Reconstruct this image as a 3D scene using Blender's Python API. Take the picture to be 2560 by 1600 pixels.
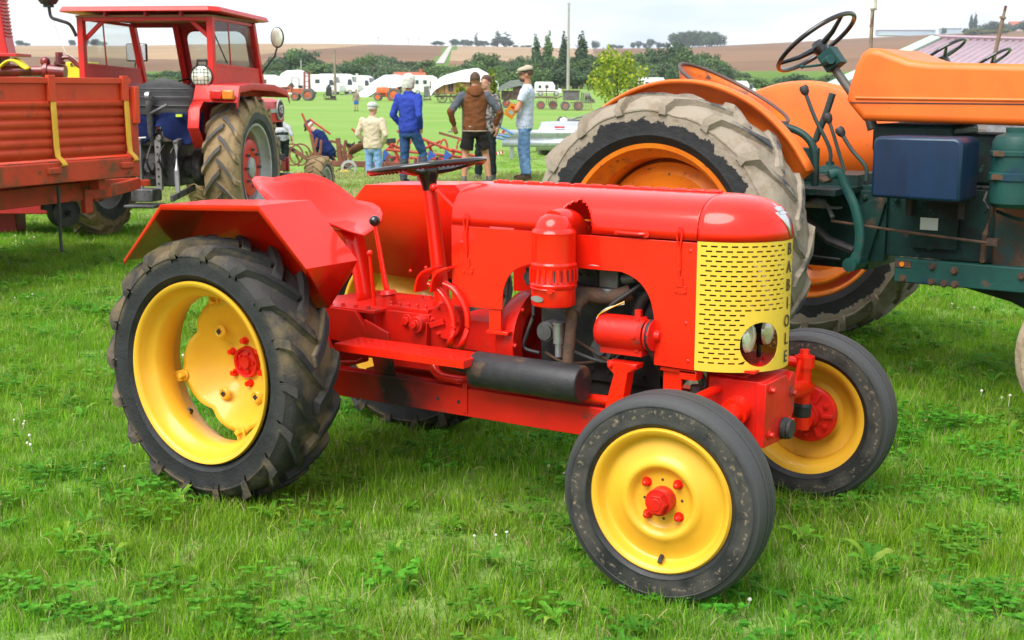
import bpy, bmesh, math, random
from mathutils import Vector as V, Matrix, kdtree, noise as mnoise
random.seed(7)
R_ = math.radians
scene = bpy.context.scene
for o in list(bpy.data.objects): bpy.data.objects.remove(o)
col = scene.collection

# ------------------------------------------------------------------ camera
CAM = V((1.5888, -3.9154, 1.4819)); YAW = 0.5689; PITCH = 0.1762; ROLL = 0.0024; FPX = 3268.93
FW = V((-math.sin(YAW)*math.cos(PITCH), math.cos(YAW)*math.cos(PITCH), -math.sin(PITCH)))
_r = V((math.cos(YAW), math.sin(YAW), 0)); _u = _r.cross(FW)
RT = math.cos(ROLL)*_r + math.sin(ROLL)*_u; UP = math.cos(ROLL)*_u - math.sin(ROLL)*_r
cd = bpy.data.cameras.new('camera'); cam = bpy.data.objects.new('camera', cd); col.objects.link(cam)
cd.sensor_width = 36; cd.lens = FPX/2560*36; cd.clip_start = .05; cd.clip_end = 6000
m = Matrix.Identity(4)
for i in range(3): m[i][0] = RT[i]; m[i][1] = UP[i]; m[i][2] = -FW[i]; m[i][3] = CAM[i]
cam.matrix_world = m
cd.dof.use_dof = True; cd.dof.focus_distance = 4.6; cd.dof.aperture_fstop = 11
scene.camera = cam
scene.render.resolution_x = 1024; scene.render.resolution_y = 640

# ------------------------------------------------------------------ sky, sun, exposure
SUN_EL = R_(54); SUN_AZ = R_(266)          # azimuth measured from +X, counter-clockwise
sun_dir = V((math.cos(SUN_EL)*math.cos(SUN_AZ), math.cos(SUN_EL)*math.sin(SUN_AZ), math.sin(SUN_EL)))
w = bpy.data.worlds.new('World'); scene.world = w; w.use_nodes = True
nt = w.node_tree; N = nt.nodes; L = nt.links; N.clear()
out = N.new('ShaderNodeOutputWorld'); bg = N.new('ShaderNodeBackground'); bg2 = N.new('ShaderNodeBackground'); mx = N.new('ShaderNodeMixShader')
sky = N.new('ShaderNodeTexSky'); sky.sky_type = 'NISHITA'; sky.sun_disc = False; sky.sun_elevation = SUN_EL; sky.sun_rotation = R_(90)-SUN_AZ
sky.air_density = 1.2; sky.dust_density = 1.5
L.new(sky.outputs[0], bg.inputs[0]); bg.inputs[1].default_value = .12
tc = N.new('ShaderNodeTexCoord'); mp = N.new('ShaderNodeMapping'); mp.inputs['Scale'].default_value = (1.6, 1.6, 7)
L.new(tc.outputs['Generated'], mp.inputs[0])
n1 = N.new('ShaderNodeTexNoise'); n1.inputs['Scale'].default_value = 3.2; n1.inputs['Detail'].default_value = 7; n1.inputs['Roughness'].default_value = .55
L.new(mp.outputs[0], n1.inputs[0])
cr = N.new('ShaderNodeValToRGB'); cr.color_ramp.elements[0].position = .36; cr.color_ramp.elements[0].color = (.60, .69, .81, 1)
cr.color_ramp.elements[1].position = .62; cr.color_ramp.elements[1].color = (1, 1, 1, 1)
L.new(n1.outputs[0], cr.inputs[0]); L.new(cr.outputs[0], bg2.inputs[0]); bg2.inputs[1].default_value = .37
mx.inputs[0].default_value = .93
L.new(bg.outputs[0], mx.inputs[1]); L.new(bg2.outputs[0], mx.inputs[2]); L.new(mx.outputs[0], out.inputs[0])
sl = bpy.data.lights.new('sun', 'SUN'); sl.energy = 1.5; sl.angle = R_(45); sl.color = (1, .96, .9)
so = bpy.data.objects.new('sun', sl); col.objects.link(so); so.rotation_euler = (-sun_dir).to_track_quat('-Z', 'Y').to_euler(); so.location = (0, 0, 30)
scene.view_settings.view_transform = 'Standard'; scene.view_settings.look = 'None'; scene.view_settings.gamma = 1
scene.view_settings.exposure = 1.84; scene.view_settings.use_curve_mapping = False

# ------------------------------------------------------------------ helpers
def ray(x, y): return FW + RT*((x-1280)/FPX) + UP*((800-y)/FPX)
FH = V((-math.sin(YAW), math.cos(YAW), 0)); RH = V((math.cos(YAW), math.sin(YAW), 0))
def sm(a, b, t):
    t = max(0, min(1, (t-a)/(b-a))); return t*t*(3-2*t)
def ridge_y(x):
    pts = [(-4000, 125), (0, 118), (300, 117), (640, 111), (850, 111), (1080, 115), (1300, 118), (1480, 122), (1700, 119), (1850, 111), (2000, 103), (2120, 95), (2300, 86), (2560, 74), (6500, 50)]
    for (a, b), (c, d) in zip(pts, pts[1:]):
        if x <= c: return b+(d-b)*(x-a)/(c-a)
    return 60
S_RIDGE = 1300.
def gz_sl(s, l):
    if s < 20: return 0.
    z = -.52*sm(22.6, 24.8, s)
    z += .15*sm(60, 100, s) + .42*sm(95, 140, s) + .4*sm(135, 175, s) + .75*sm(170, 250, s)
    if s > 320:
        ox = 1280+FPX*(l/s)/math.cos(PITCH)
        zr = CAM.z+(218-ridge_y(ox))/FPX*math.cos(PITCH)**2*S_RIDGE*1.0
        t = min(1, (s-320)/(S_RIDGE-320))
        z += (zr-1.2)*(t**.95)
        if s > S_RIDGE: z -= (s-S_RIDGE)*.06
    return z
def gz(x, y):
    d = V((x, y, 0))-V((CAM.x, CAM.y, 0)); return gz_sl(d.dot(FH), d.dot(RH))
def at_s(px, s, z=None):                 # ground point under photo column px at forward distance s
    d = ray(px, 218); k = s/d.dot(FH); p = CAM+d*k
    p.z = gz(p.x, p.y) if z is None else z
    return p
def hz(py, s):                           # height of a thing whose top shows on row py at forward distance s
    return CAM.z+(218-py)/FPX*s*.985

class MB:
    def __init__(s): s.v = []; s.f = []
    def add(s, vs, fs):
        o = len(s.v); s.v += [tuple(p) for p in vs]; s.f += [tuple(i+o for i in f) for f in fs]; return s
    def box(s, c, d, rot=None):
        c = V(c); h = V(d)/2; vs = []
        for x in (-1, 1):
            for y in (-1, 1):
                for z in (-1, 1):
                    p = V((x*h.x, y*h.y, z*h.z))
                    if rot is not None: p = rot @ p
                    vs.append(c+p)
        return s.add(vs, [(0, 1, 3, 2), (4, 6, 7, 5), (0, 4, 5, 1), (2, 3, 7, 6), (0, 2, 6, 4), (1, 5, 7, 3)])
    def frame(s, a, b, up=(0, 0, 1)):
        a = V(a); b = V(b); x = (b-a).normalized(); u = V(up)
        if abs(x.dot(u)) > .98: u = V((1, 0, 0)) if abs(x.x) < .9 else V((0, 1, 0))
        y = u.cross(x).normalized(); z = x.cross(y); return x, y, z
    def bar(s, a, b, w, h, up=(0, 0, 1)):
        x, y, z = s.frame(a, b, up); a = V(a); b = V(b)
        r = Matrix((x, y, z)).transposed(); return s.box((a+b)/2, ((b-a).length, w, h), r)
    def cyl(s, a, b, r, r2=None, n=16, cap=True):
        r2 = r if r2 is None else r2; x, y, z = s.frame(a, b); a = V(a); b = V(b); vs = []
        for p, q in ((a, r), (b, r2)):
            for i in range(n): t = 2*math.pi*i/n; vs.append(p+(y*math.cos(t)+z*math.sin(t))*q)
        fs = [(i, (i+1) % n, n+(i+1) % n, n+i) for i in range(n)]
        if cap: fs += [tuple(range(n-1, -1, -1)), tuple(range(n, 2*n))]
        return s.add(vs, fs)
    def tube(s, pts, r, n=8, closed=False, flat=1.0, up=(0, 0, 1)):
        pts = [V(p) for p in pts]; k = len(pts); vs = []
        rs = r if isinstance(r, (list, tuple)) else [r]*k
        for i, p in enumerate(pts):
            a = pts[i-1] if (i > 0 or closed) else p; b = pts[(i+1) % k] if (i < k-1 or closed) else p
            x, y, z = s.frame(a, b, up)
            for j in range(n): t = 2*math.pi*j/n; vs.append(p+(y*math.cos(t)+z*math.sin(t)*flat)*rs[i])
        fs = []
        for i in range(k if closed else k-1):
            for j in range(n):
                a = i*n+j; b = i*n+(j+1) % n; c = ((i+1) % k)*n+(j+1) % n; d = ((i+1) % k)*n+j; fs.append((a, b, c, d))
        if not closed: fs += [tuple(range(n-1, -1, -1)), tuple(range((k-1)*n, k*n))]
        return s.add(vs, fs)
    def lathe(s, prof, o=(0, 0, 0), ax=(0, 1, 0), n=48, closed=False, a0=0, a1=2*math.pi):
        o = V(o); a = V(ax).normalized(); t = V((0, 0, 1)) if abs(a.z) < .9 else V((1, 0, 0))
        u = t.cross(a).normalized(); w_ = a.cross(u); k = len(prof); vs = []
        full = abs(a1-a0-2*math.pi) < 1e-6; m_ = n if full else n+1
        for i in range(m_):
            g = a0+(a1-a0)*i/n; d = u*math.cos(g)+w_*math.sin(g)
            for r, h in prof: vs.append(o+d*r+a*h)
        fs = []
        for i in range(n):
            i2 = (i+1) % m_
            for j in range(k if closed else k-1):
                j2 = (j+1) % k; fs.append((i*k+j, i*k+j2, i2*k+j2, i2*k+j))
        return s.add(vs, fs)
    def prism(s, pts, o, u, v, th):      # outline in (u,v), centred thickness along u x v
        o = V(o); u = V(u); v = V(v); w_ = u.cross(v).normalized(); n = len(pts); vs = []
        for q in (-th/2, th/2):
            for a, b in pts: vs.append(o+u*a+v*b+w_*q)
        fs = [(i, (i+1) % n, n+(i+1) % n, n+i) for i in range(n)]+[tuple(range(n-1, -1, -1)), tuple(range(n, 2*n))]
        return s.add(vs, fs)
    def grid(s, rows, closed_u=False):
        m_ = len(rows); n = len(rows[0]); vs = [p for r in rows for p in r]; fs = []
        for i in range(m_-1):
            for j in range(n if closed_u else n-1): fs.append((i*n+j, i*n+(j+1) % n, (i+1)*n+(j+1) % n, (i+1)*n+j))
        return s.add(vs, fs)
    def ball(s, c, r, n=12, k=8, rot=None):
        c = V(c); r = V((r, r, r)) if isinstance(r, (int, float)) else V(r); rows = []
        for i in range(k+1):
            t = math.pi*i/k; row = []
            for j in range(n):
                g = 2*math.pi*j/n; p = V((r.x*math.sin(t)*math.cos(g), r.y*math.sin(t)*math.sin(g), r.z*math.cos(t)))
                row.append(c+(rot @ p if rot is not None else p))
            rows.append(row)
        return s.grid(rows, True)
    def mesh(s, name, smooth=35):
        me = bpy.data.meshes.new(name); me.from_pydata(s.v, [], s.f)
        b = bmesh.new(); b.from_mesh(me); bmesh.ops.remove_doubles(b, verts=b.verts, dist=1e-5); bmesh.ops.recalc_face_normals(b, faces=b.faces); b.to_mesh(me); b.free()
        if smooth:
            me.polygons.foreach_set('use_smooth', [True]*len(me.polygons)); me.set_sharp_from_angle(angle=R_(smooth))
        return me
    def build(s, name, mat, parent=None, bevel=0, solid=0, smooth=35, sub=0, loc=None, rot=None):
        me = s.mesh(name, smooth); me.materials.append(mat)
        return put(name, me, parent, bevel, solid, sub, loc, rot)
def put(name, me, parent=None, bevel=0, solid=0, sub=0, loc=None, rot=None):
    o = bpy.data.objects.new(name, me); col.objects.link(o); o.parent = parent
    if loc is not None: o.location = loc
    if rot is not None: o.rotation_euler = rot
    if solid: md = o.modifiers.new('solid', 'SOLIDIFY'); md.thickness = solid; md.offset = 0
    if bevel: md = o.modifiers.new('bevel', 'BEVEL'); md.width = bevel; md.segments = 2; md.limit_method = 'ANGLE'; md.angle_limit = R_(40); md.harden_normals = False
    if sub: md = o.modifiers.new('sub', 'SUBSURF'); md.levels = sub; md.render_levels = sub
    return o
def tag(o, label, cat=None, group=None, kind=None):
    if label: o['label'] = label
    if cat: o['category'] = cat
    if group: o['group'] = group
    if kind: o['kind'] = kind
    return o
def thing(name, label, cat, loc=(0, 0, 0), rz=0, group=None):
    o = bpy.data.objects.new(name, None); col.objects.link(o); o.location = loc; o.rotation_euler = (0, 0, rz); o.empty_display_size = .1
    return tag(o, label, cat, group)
def dup(root, loc=None, rz=None, label=None, scale=None, parent=None):
    r = root.copy(); col.objects.link(r); r.parent = parent
    if loc is not None: r.location = loc
    if rz is not None: r.rotation_euler = (0, 0, rz)
    if scale is not None: r.scale = scale
    if label: r['label'] = label
    for c in root.children: dup(c, parent=r)
    return r
def arc(c, r, a0, a1, n):                # points on a circle in a plane given as list of (x,y)
    return [(c[0]+r*math.cos(R_(a0+(a1-a0)*i/n)), c[1]+r*math.sin(R_(a0+(a1-a0)*i/n))) for i in range(n+1)]
def smooth_path(pts, k=6):
    pts = [V(p) for p in pts]; P = [pts[0]]+pts+[pts[-1]]; o = []
    for i in range(1, len(P)-2):
        for j in range(k):
            t = j/k; a, b, c, d = P[i-1], P[i], P[i+1], P[i+2]
            o.append(.5*((2*b)+(c-a)*t+(2*a-5*b+4*c-d)*t*t+(3*b-a-3*c+d)*t**3))
    return o+[pts[-1]]

# ------------------------------------------------------------------ materials
def pmat(name, c1, c2=None, scale=6, lo=.42, hi=.62, rough=.5, rvar=.1, metal=0, coat=0, bump=0, bscale=80, layers=(), spec=.5, coords='Object', stretch=None, trans=0):
    mt = bpy.data.materials.new(name); mt.use_nodes = True; n = mt.node_tree.nodes; l = mt.node_tree.links
    b = n['Principled BSDF']; b.inputs['Metallic'].default_value = metal; b.inputs['Coat Weight'].default_value = coat; b.inputs['Coat Roughness'].default_value = .08
    b.inputs['Specular IOR Level'].default_value = spec
    t = n.new('ShaderNodeTexCoord'); src = t.outputs[coords]
    if coords == 'World': pass
    if stretch:
        mp = n.new('ShaderNodeMapping'); mp.inputs['Scale'].default_value = stretch; l.new(src, mp.inputs[0]); src = mp.outputs[0]
    def noise(sc, det=8, rg=.6):
        q = n.new('ShaderNodeTexNoise'); q.inputs['Scale'].default_value = sc; q.inputs['Detail'].default_value = det; q.inputs['Roughness'].default_value = rg; l.new(src, q.inputs[0]); return q.outputs[0]
    def ramp(x, a, z):
        q = n.new('ShaderNodeMapRange'); q.inputs[1].default_value = a; q.inputs[2].default_value = z; q.clamp = True; l.new(x, q.inputs[0]); return q.outputs[0]
    def mix(f, a, z):
        q = n.new('ShaderNodeMix'); q.data_type = 'RGBA'; l.new(f, q.inputs[0])
        for s_, k in ((a, 6), (z, 7)):
            if isinstance(s_, tuple): q.inputs[k].default_value = (*s_, 1)
            else: l.new(s_, q.inputs[k])
        return q.outputs[2]
    def mixf(f, a, z):
        q = n.new('ShaderNodeMix'); l.new(f, q.inputs[0])
        for s_, k in ((a, 2), (z, 3)):
            if isinstance(s_, (int, float)): q.inputs[k].default_value = s_
            else: l.new(s_, q.inputs[k])
        return q.outputs[0]
    c2 = c2 or tuple(x*.86 for x in c1)
    f0 = ramp(noise(scale), lo, hi); c = mix(f0, c1, c2); r = mixf(ramp(noise(scale*3), .3, .7), max(.02, rough-rvar/2), rough+rvar/2)
    for lay in layers:
        lc, ls, la, lz, lr = lay[:5]
        if len(lay) > 5 and lay[5] == 'radial':      # mask grows with distance from the local y axis: (.., 'radial', r0, r1, amp)
            sx = n.new('ShaderNodeSeparateXYZ'); l.new(t.outputs['Object'], sx.inputs[0]); cb = n.new('ShaderNodeCombineXYZ'); l.new(sx.outputs[0], cb.inputs[0]); l.new(sx.outputs[2], cb.inputs[2])
            ln = n.new('ShaderNodeVectorMath'); ln.operation = 'LENGTH'; l.new(cb.outputs[0], ln.inputs[0])
            ad = n.new('ShaderNodeMath'); ad.operation = 'MULTIPLY_ADD'; l.new(noise(ls, 10, .65), ad.inputs[0]); ad.inputs[1].default_value = lay[8]; l.new(ln.outputs['Value'], ad.inputs[2])
            f = ramp(ad.outputs[0], lay[6]+lay[8]/2, lay[7]+lay[8]/2)
            if la: 
                mu = n.new('ShaderNodeMath'); mu.operation = 'MULTIPLY'; l.new(f, mu.inputs[0]); l.new(ramp(noise(ls*.6, 6), la, lz), mu.inputs[1]); f = mu.outputs[0]
        elif len(lay) > 5 and lay[5] == 'band':      # ring between r0 and r1
            sx = n.new('ShaderNodeSeparateXYZ'); l.new(t.outputs['Object'], sx.inputs[0]); cb = n.new('ShaderNodeCombineXYZ'); l.new(sx.outputs[0], cb.inputs[0]); l.new(sx.outputs[2], cb.inputs[2])
            ln = n.new('ShaderNodeVectorMath'); ln.operation = 'LENGTH'; l.new(cb.outputs[0], ln.inputs[0])
            mid = (lay[6]+lay[7])/2; sb = n.new('ShaderNodeMath'); sb.operation = 'SUBTRACT'; l.new(ln.outputs['Value'], sb.inputs[0]); sb.inputs[1].default_value = mid
            ab = n.new('ShaderNodeMath'); ab.operation = 'ABSOLUTE'; l.new(sb.outputs[0], ab.inputs[0])
            f1 = ramp(ab.outputs[0], (lay[7]-lay[6])/2, (lay[7]-lay[6])/4)
            mu = n.new('ShaderNodeMath'); mu.operation = 'MULTIPLY'; l.new(f1, mu.inputs[0]); l.new(noise(ls, 8), mu.inputs[1]); f = ramp(mu.outputs[0], la, lz)
        elif len(lay) > 5 and lay[5] == 'spot':      # stain around a point: (.., 'spot', centre, r_inner, r_outer)
            ds = n.new('ShaderNodeVectorMath'); ds.operation = 'DISTANCE'; l.new(t.outputs['Object'], ds.inputs[0]); ds.inputs[1].default_value = lay[6]
            ad = n.new('ShaderNodeMath'); ad.operation = 'MULTIPLY_ADD'; l.new(noise(ls, 8), ad.inputs[0]); ad.inputs[1].default_value = .22; l.new(ds.outputs['Value'], ad.inputs[2]); f = ramp(ad.outputs[0], lay[8]+.11, lay[7]+.11)
        else: f = ramp(noise(ls), la, lz)
        c = mix(f, c, lc); r = mixf(f, r, lr)
    l.new(c, b.inputs['Base Color']); l.new(r, b.inputs['Roughness'])
    if bump:
        bp = n.new('ShaderNodeBump'); bp.inputs['Strength'].default_value = bump; bp.inputs['Distance'].default_value = .01; l.new(noise(bscale), bp.inputs['Height']); l.new(bp.outputs[0], b.inputs['Normal'])
    if trans: b.inputs['Transmission Weight'].default_value = trans
    return mt
DUST = (.30, .24, .17); MUD = (.36, .27, .17)
M = {}
M['red'] = pmat('red_paint', (.80, .014, .003), (.74, .012, .003), 3, rough=.34, coat=.6, bump=.02, bscale=140, spec=.2, layers=(((.60, .022, .012), 2.2, .58, .85, .5), ((.40, .06, .04), 30, .72, .80, .7)))
M['red_cast'] = pmat('red_cast_paint', (.70, .012, .005), (.50, .011, .006), 7, rough=.4, coat=.15, spec=.3, bump=.12, bscale=60, layers=(((.20, .045, .03), 14, .62, .72, .65), ((.05, .02, .015), 9, .68, .78, .6)))
M['red_rail'] = pmat('red_rail_paint', (.68, .012, .005), (.56, .011, .005), 5, rough=.42, coat=.15, spec=.3, bump=.05, layers=(((.012, .006, .005), 9, 0, 0, .6, 'spot', (-1.27, -.24, .40), .06, .30), ((.20, .04, .025), 11, .64, .74, .7)))
M['yellow'] = pmat('yellow_paint', (.78, .43, .030), (.73, .38, .026), 4, rough=.38, coat=.2, spec=.35, bump=.02, layers=(((.42, .25, .06), 11, .68, .80, .6), ((.07, .04, .02), 40, .74, .78, .6)))
M['grille_yellow'] = pmat('grille_yellow_paint', (.74, .50, .05), (.70, .46, .042), 4, rough=.45, coat=.1, spec=.3, layers=(((.6, .40, .06), 9, .62, .8, .6),))
M['rubber_rear'] = pmat('mud_stained_tractor_rubber', (.010, .011, .013), (.020, .021, .023), 12, rough=.7, bump=.35, bscale=90, layers=(((.042, .038, .035), 3, .36, .56, .85, 'radial', .385, .45, .1), ((.15, .11, .06), 7, .46, .58, .95, 'radial', .40, .43, .06), ((.016, .017, .019), 9, .35, .5, .7, 'radial', .470, .478, .01)))
M['rubber_front'] = pmat('smooth_front_tyre_rubber', (.010, .011, .013), (.018, .019, .021), 14, rough=.55, bump=.15, bscale=120, layers=(((.045, .046, .048), 6, 0, 0, .6, 'radial', .278, .298, .012), ((.055, .050, .044), 9, .38, .62, .8, 'band', .215, .300), ((.21, .16, .105), 55, .54, .66, .95, 'band', .238, .286)))
M['black'] = pmat('black_enamel', (.012, .012, .014), rough=.22, coat=.5)
M['black_matt'] = pmat('black_grimy_metal', (.018, .018, .020), (.035, .032, .03), 9, rough=.6, bump=.2, layers=(((.08, .06, .045), 12, .6, .75, .8),))
M['engine'] = pmat('oily_engine_metal', (.014, .015, .017), (.040, .038, .034), 8, rough=.5, metal=.3, bump=.3, bscale=40, layers=(((.16, .12, .08), 13, .62, .74, .8),))
M['rust'] = pmat('rusty_exhaust_metal', (.10, .050, .028), (.045, .030, .024), 16, rough=.85, bump=.5, bscale=120)
M['muffler'] = pmat('black_scorched_muffler', (.03, .03, .033), (.055, .05, .05), 7, rough=.5, metal=.4, bump=.15, layers=(((.16, .085, .04), 9, .56, .70, .8),))
M['steel'] = pmat('dull_steel', (.42, .43, .44), (.30, .30, .31), 9, rough=.42, metal=.7)
M['steel_dull'] = pmat('oily_grey_steel', (.13, .13, .135), (.07, .07, .07), 9, rough=.5, metal=.5)
M['alu'] = pmat('polished_aluminium', (.72, .73, .75), rough=.3, metal=.85)
M['lettering'] = pmat('black_lettering', (.015, .015, .017), rough=.5)
M['lens'] = pmat('lamp_lens', (.80, .80, .66), (.70, .74, .60), 25, rough=.12, metal=.25, coat=.9)
M['dark_inside'] = pmat('dark_radiator', (.02, .02, .022), rough=.7)
M['wire_white'] = pmat('cream_wire', (.6, .58, .42), rough=.5)
# ------------------------------------------------------------------ ground and hills
def ground_material():
    mt = bpy.data.materials.new('meadow_ground'); mt.use_nodes = True; n = mt.node_tree.nodes; l = mt.node_tree.links; b = n['Principled BSDF']
    g = n.new('ShaderNodeNewGeometry')
    def noise(sc, det=6, rg=.6, st=None):
        q = n.new('ShaderNodeTexNoise'); q.inputs['Scale'].default_value = sc; q.inputs['Detail'].default_value = det; q.inputs['Roughness'].default_value = rg
        if st:
            mp = n.new('ShaderNodeMapping'); mp.inputs['Rotation'].default_value = (0, 0, -YAW); mp.inputs['Scale'].default_value = st; l.new(g.outputs['Position'], mp.inputs[0]); l.new(mp.outputs[0], q.inputs[0])
        else: l.new(g.outputs['Position'], q.inputs[0])
        return q.outputs[0]
    def ramp(x, pts):
        r = n.new('ShaderNodeValToRGB'); e = r.color_ramp.elements
        while len(e) < len(pts): e.new(.5)
        for k, (p, c) in enumerate(pts): e[k].position = p; e[k].color = (*c, 1)
        l.new(x, r.inputs[0]); return r.outputs[0]
    def mix(f, a, z):
        q = n.new('ShaderNodeMix'); q.data_type = 'RGBA'; l.new(f, q.inputs[0]); l.new(a, q.inputs[6]); l.new(z, q.inputs[7]); return q.outputs[2]
    fine = ramp(noise(38, 8, .7), [(.25, (.045, .14, .010)), (.5, (.10, .27, .020)), (.75, (.18, .36, .045))])
    broad = ramp(noise(.16, 5, .6, (.35, 1, 1)), [(.3, (.18, .30, .07)), (.52, (.26, .35, .11)), (.72, (.37, .39, .17))])
    cc = n.new('ShaderNodeMix'); cc.data_type = 'RGBA'; cc.inputs[0].default_value = .55; l.new(fine, cc.inputs[6]); l.new(broad, cc.inputs[7])
    straw = n.new('ShaderNodeMapRange'); straw.inputs[1].default_value = .56; straw.inputs[2].default_value = .68; l.new(noise(.17, 6, .7, (.05, 1, 1)), straw.inputs[0])
    sc = ramp(noise(25, 6), [(.3, (.26, .20, .09)), (.7, (.42, .34, .17))])
    # straw only past the bank, as dry swaths
    v = n.new('ShaderNodeVectorMath'); v.operation = 'DOT_PRODUCT'; sub = n.new('ShaderNodeVectorMath'); sub.operation = 'SUBTRACT'; l.new(g.outputs['Position'], sub.inputs[0]); sub.inputs[1].default_value = (CAM.x, CAM.y, 0); l.new(sub.outputs[0], v.inputs[0]); v.inputs[1].default_value = tuple(FH)
    far = n.new('ShaderNodeMapRange'); far.inputs[1].default_value = 13; far.inputs[2].default_value = 19; l.new(v.outputs['Value'], far.inputs[0])
    mu = n.new('ShaderNodeMath'); mu.operation = 'MULTIPLY'; l.new(straw.outputs[0], mu.inputs[0]); l.new(far.outputs[0], mu.inputs[1])
    l.new(mix(mu.outputs[0], cc.outputs[2], sc), b.inputs['Base Color']); b.inputs['Roughness'].default_value = .95; b.inputs['Specular IOR Level'].default_value = .1
    bp = n.new('ShaderNodeBump'); bp.inputs['Strength'].default_value = .6; bp.inputs['Distance'].default_value = .05; l.new(noise(30, 6), bp.inputs['Height']); l.new(bp.outputs[0], b.inputs['Normal'])
    return mt
def field_material(name, c1, c2, stripe, c3=None, rotz=0, sscale=.12):
    mt = bpy.data.materials.new(name); mt.use_nodes = True; n = mt.node_tree.nodes; l = mt.node_tree.links; b = n['Principled BSDF']
    g = n.new('ShaderNodeNewGeometry'); mp = n.new('ShaderNodeMapping'); mp.inputs['Rotation'].default_value = (0, 0, rotz); l.new(g.outputs['Position'], mp.inputs[0])
    wv = n.new('ShaderNodeTexWave'); wv.inputs['Scale'].default_value = sscale; wv.inputs['Distortion'].default_value = 1.2; wv.inputs['Detail'].default_value = 3; wv.inputs['Detail Scale'].default_value = .4; l.new(mp.outputs[0], wv.inputs[0])
    ns = n.new('ShaderNodeTexNoise'); ns.inputs['Scale'].default_value = .011; ns.inputs['Detail'].default_value = 8; l.new(g.outputs['Position'], ns.inputs[0])
    m1 = n.new('ShaderNodeMix'); m1.data_type = 'RGBA'; mr = n.new('ShaderNodeMapRange'); mr.inputs[1].default_value = .35; mr.inputs[2].default_value = .65; l.new(ns.outputs[0], mr.inputs[0]); l.new(mr.outputs[0], m1.inputs[0]); m1.inputs[6].default_value = (*c1, 1); m1.inputs[7].default_value = (*c2, 1)
    m2 = n.new('ShaderNodeMix'); m2.data_type = 'RGBA'; mu = n.new('ShaderNodeMath'); mu.operation = 'MULTIPLY'; l.new(wv.outputs[1], mu.inputs[0]); mu.inputs[1].default_value = stripe; l.new(mu.outputs[0], m2.inputs[0]); l.new(m1.outputs[2], m2.inputs[6]); m2.inputs[7].default_value = (*(c3 or tuple(x*.6 for x in c1)), 1)
    l.new(m2.outputs[2], b.inputs['Base Color']); b.inputs['Roughness'].default_value = 1; b.inputs['Specular IOR Level'].default_value = 0
    return mt
def to_px(p):
    d = V(p)-CAM; z = d.dot(FW); return 1280+FPX*d.dot(RT)/z, 800-FPX*d.dot(UP)/z
svals = [-40, -25, -15, -8, -4]+[i*1. for i in range(0, 21)]+[20+i*.4 for i in range(1, 16)]+[27, 28, 30, 33, 37, 42, 48, 55, 62, 70, 80, 90, 100, 110, 120, 130, 140, 150, 160, 175, 190, 210, 230, 250, 275, 300, 320]
def sheet(svals, nu, wide):
    b = MB(); rows = []
    for s in svals:
        row = []
        for j in range(nu+1):
            q = -1+2*j/nu; l_ = q*wide(s); z = gz_sl(s, l_)
            if s < 320: z += .03*mnoise.noise(V((s*.5, l_*.5, 0)))*sm(4, 9, s+abs(l_)*.5)
            row.append(V((CAM.x, CAM.y, 0))+FH*s+RH*l_+V((0, 0, z)))
        rows.append(row)
    return b.grid(rows)
b = sheet(svals, 90, lambda s: 45+max(0, s)*.75)
g = b.build('ground', ground_material(), smooth=60); tag(g, None, kind='structure')
hs = [320+i*4 for i in range(40)]+[480+i*8 for i in range(103)]+[1320, 1380, 1500, 1700]
b = sheet(hs, 420, lambda s: 45+s*.75)
hm = b.mesh('hills', 60)
FM = [field_material('brown_ploughed_field', (.22, .14, .09), (.17, .105, .068), .35, rotz=.4),
      field_material('tan_stubble_field', (.40, .28, .165), (.32, .22, .13), .5, (.22, .145, .09), rotz=.9, sscale=.05),
      field_material('pale_stubble_field', (.38, .28, .18), (.31, .22, .14), .4, (.24, .17, .11), rotz=.55, sscale=.06),
      field_material('green_verge', (.13, .22, .05), (.10, .17, .04), .2),
      field_material('reddish_ploughed_field', (.20, .12, .075), (.25, .155, .10), .3, rotz=1.3)]
for q in FM: hm.materials.append(q)
for p in hm.polygons:
    x, y = to_px(p.center)
    k = 0
    road = 1127-(y-116)*.62
    if x < 640: k = 1 if y < 140+.02*x else 0
    elif x < 930 and y < 137-(x-640)*.088: k = 1
    elif abs(x-road) < 13+(y-116)*.18: k = 3
    elif x > road and x < 1480: k = 2 if y < 152 else 4
    elif x < road and y > 147: k = 4
    elif x >= 1480: k = 4 if y < 165-(x-1480)*.03 and y > 135-(x-1480)*.045 else 0
    if y > 178: k = 3
    p.material_index = k
h = put('hills', hm); tag(h, None, kind='structure')
b = MB(); rows = []
for i in range(30):
    y = 116+i*1.5; x = 1127-(y-116)*.62
    lo_, hi_ = 330., 1299.
    for _ in range(40):
        s = (lo_+hi_)/2; p = at_s(x, s)
        if to_px(p)[1] > y: lo_ = s
        else: hi_ = s
    p = at_s(x, lo_); w_ = 1.7; rows.append([p-RH*w_+V((0, 0, .25)), p+RH*w_+V((0, 0, .25))])
tag(b.grid(rows).build('path', pmat('pale_farm_track', (.42, .39, .36), rough=.95, scale=.1)), None, kind='structure')
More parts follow.
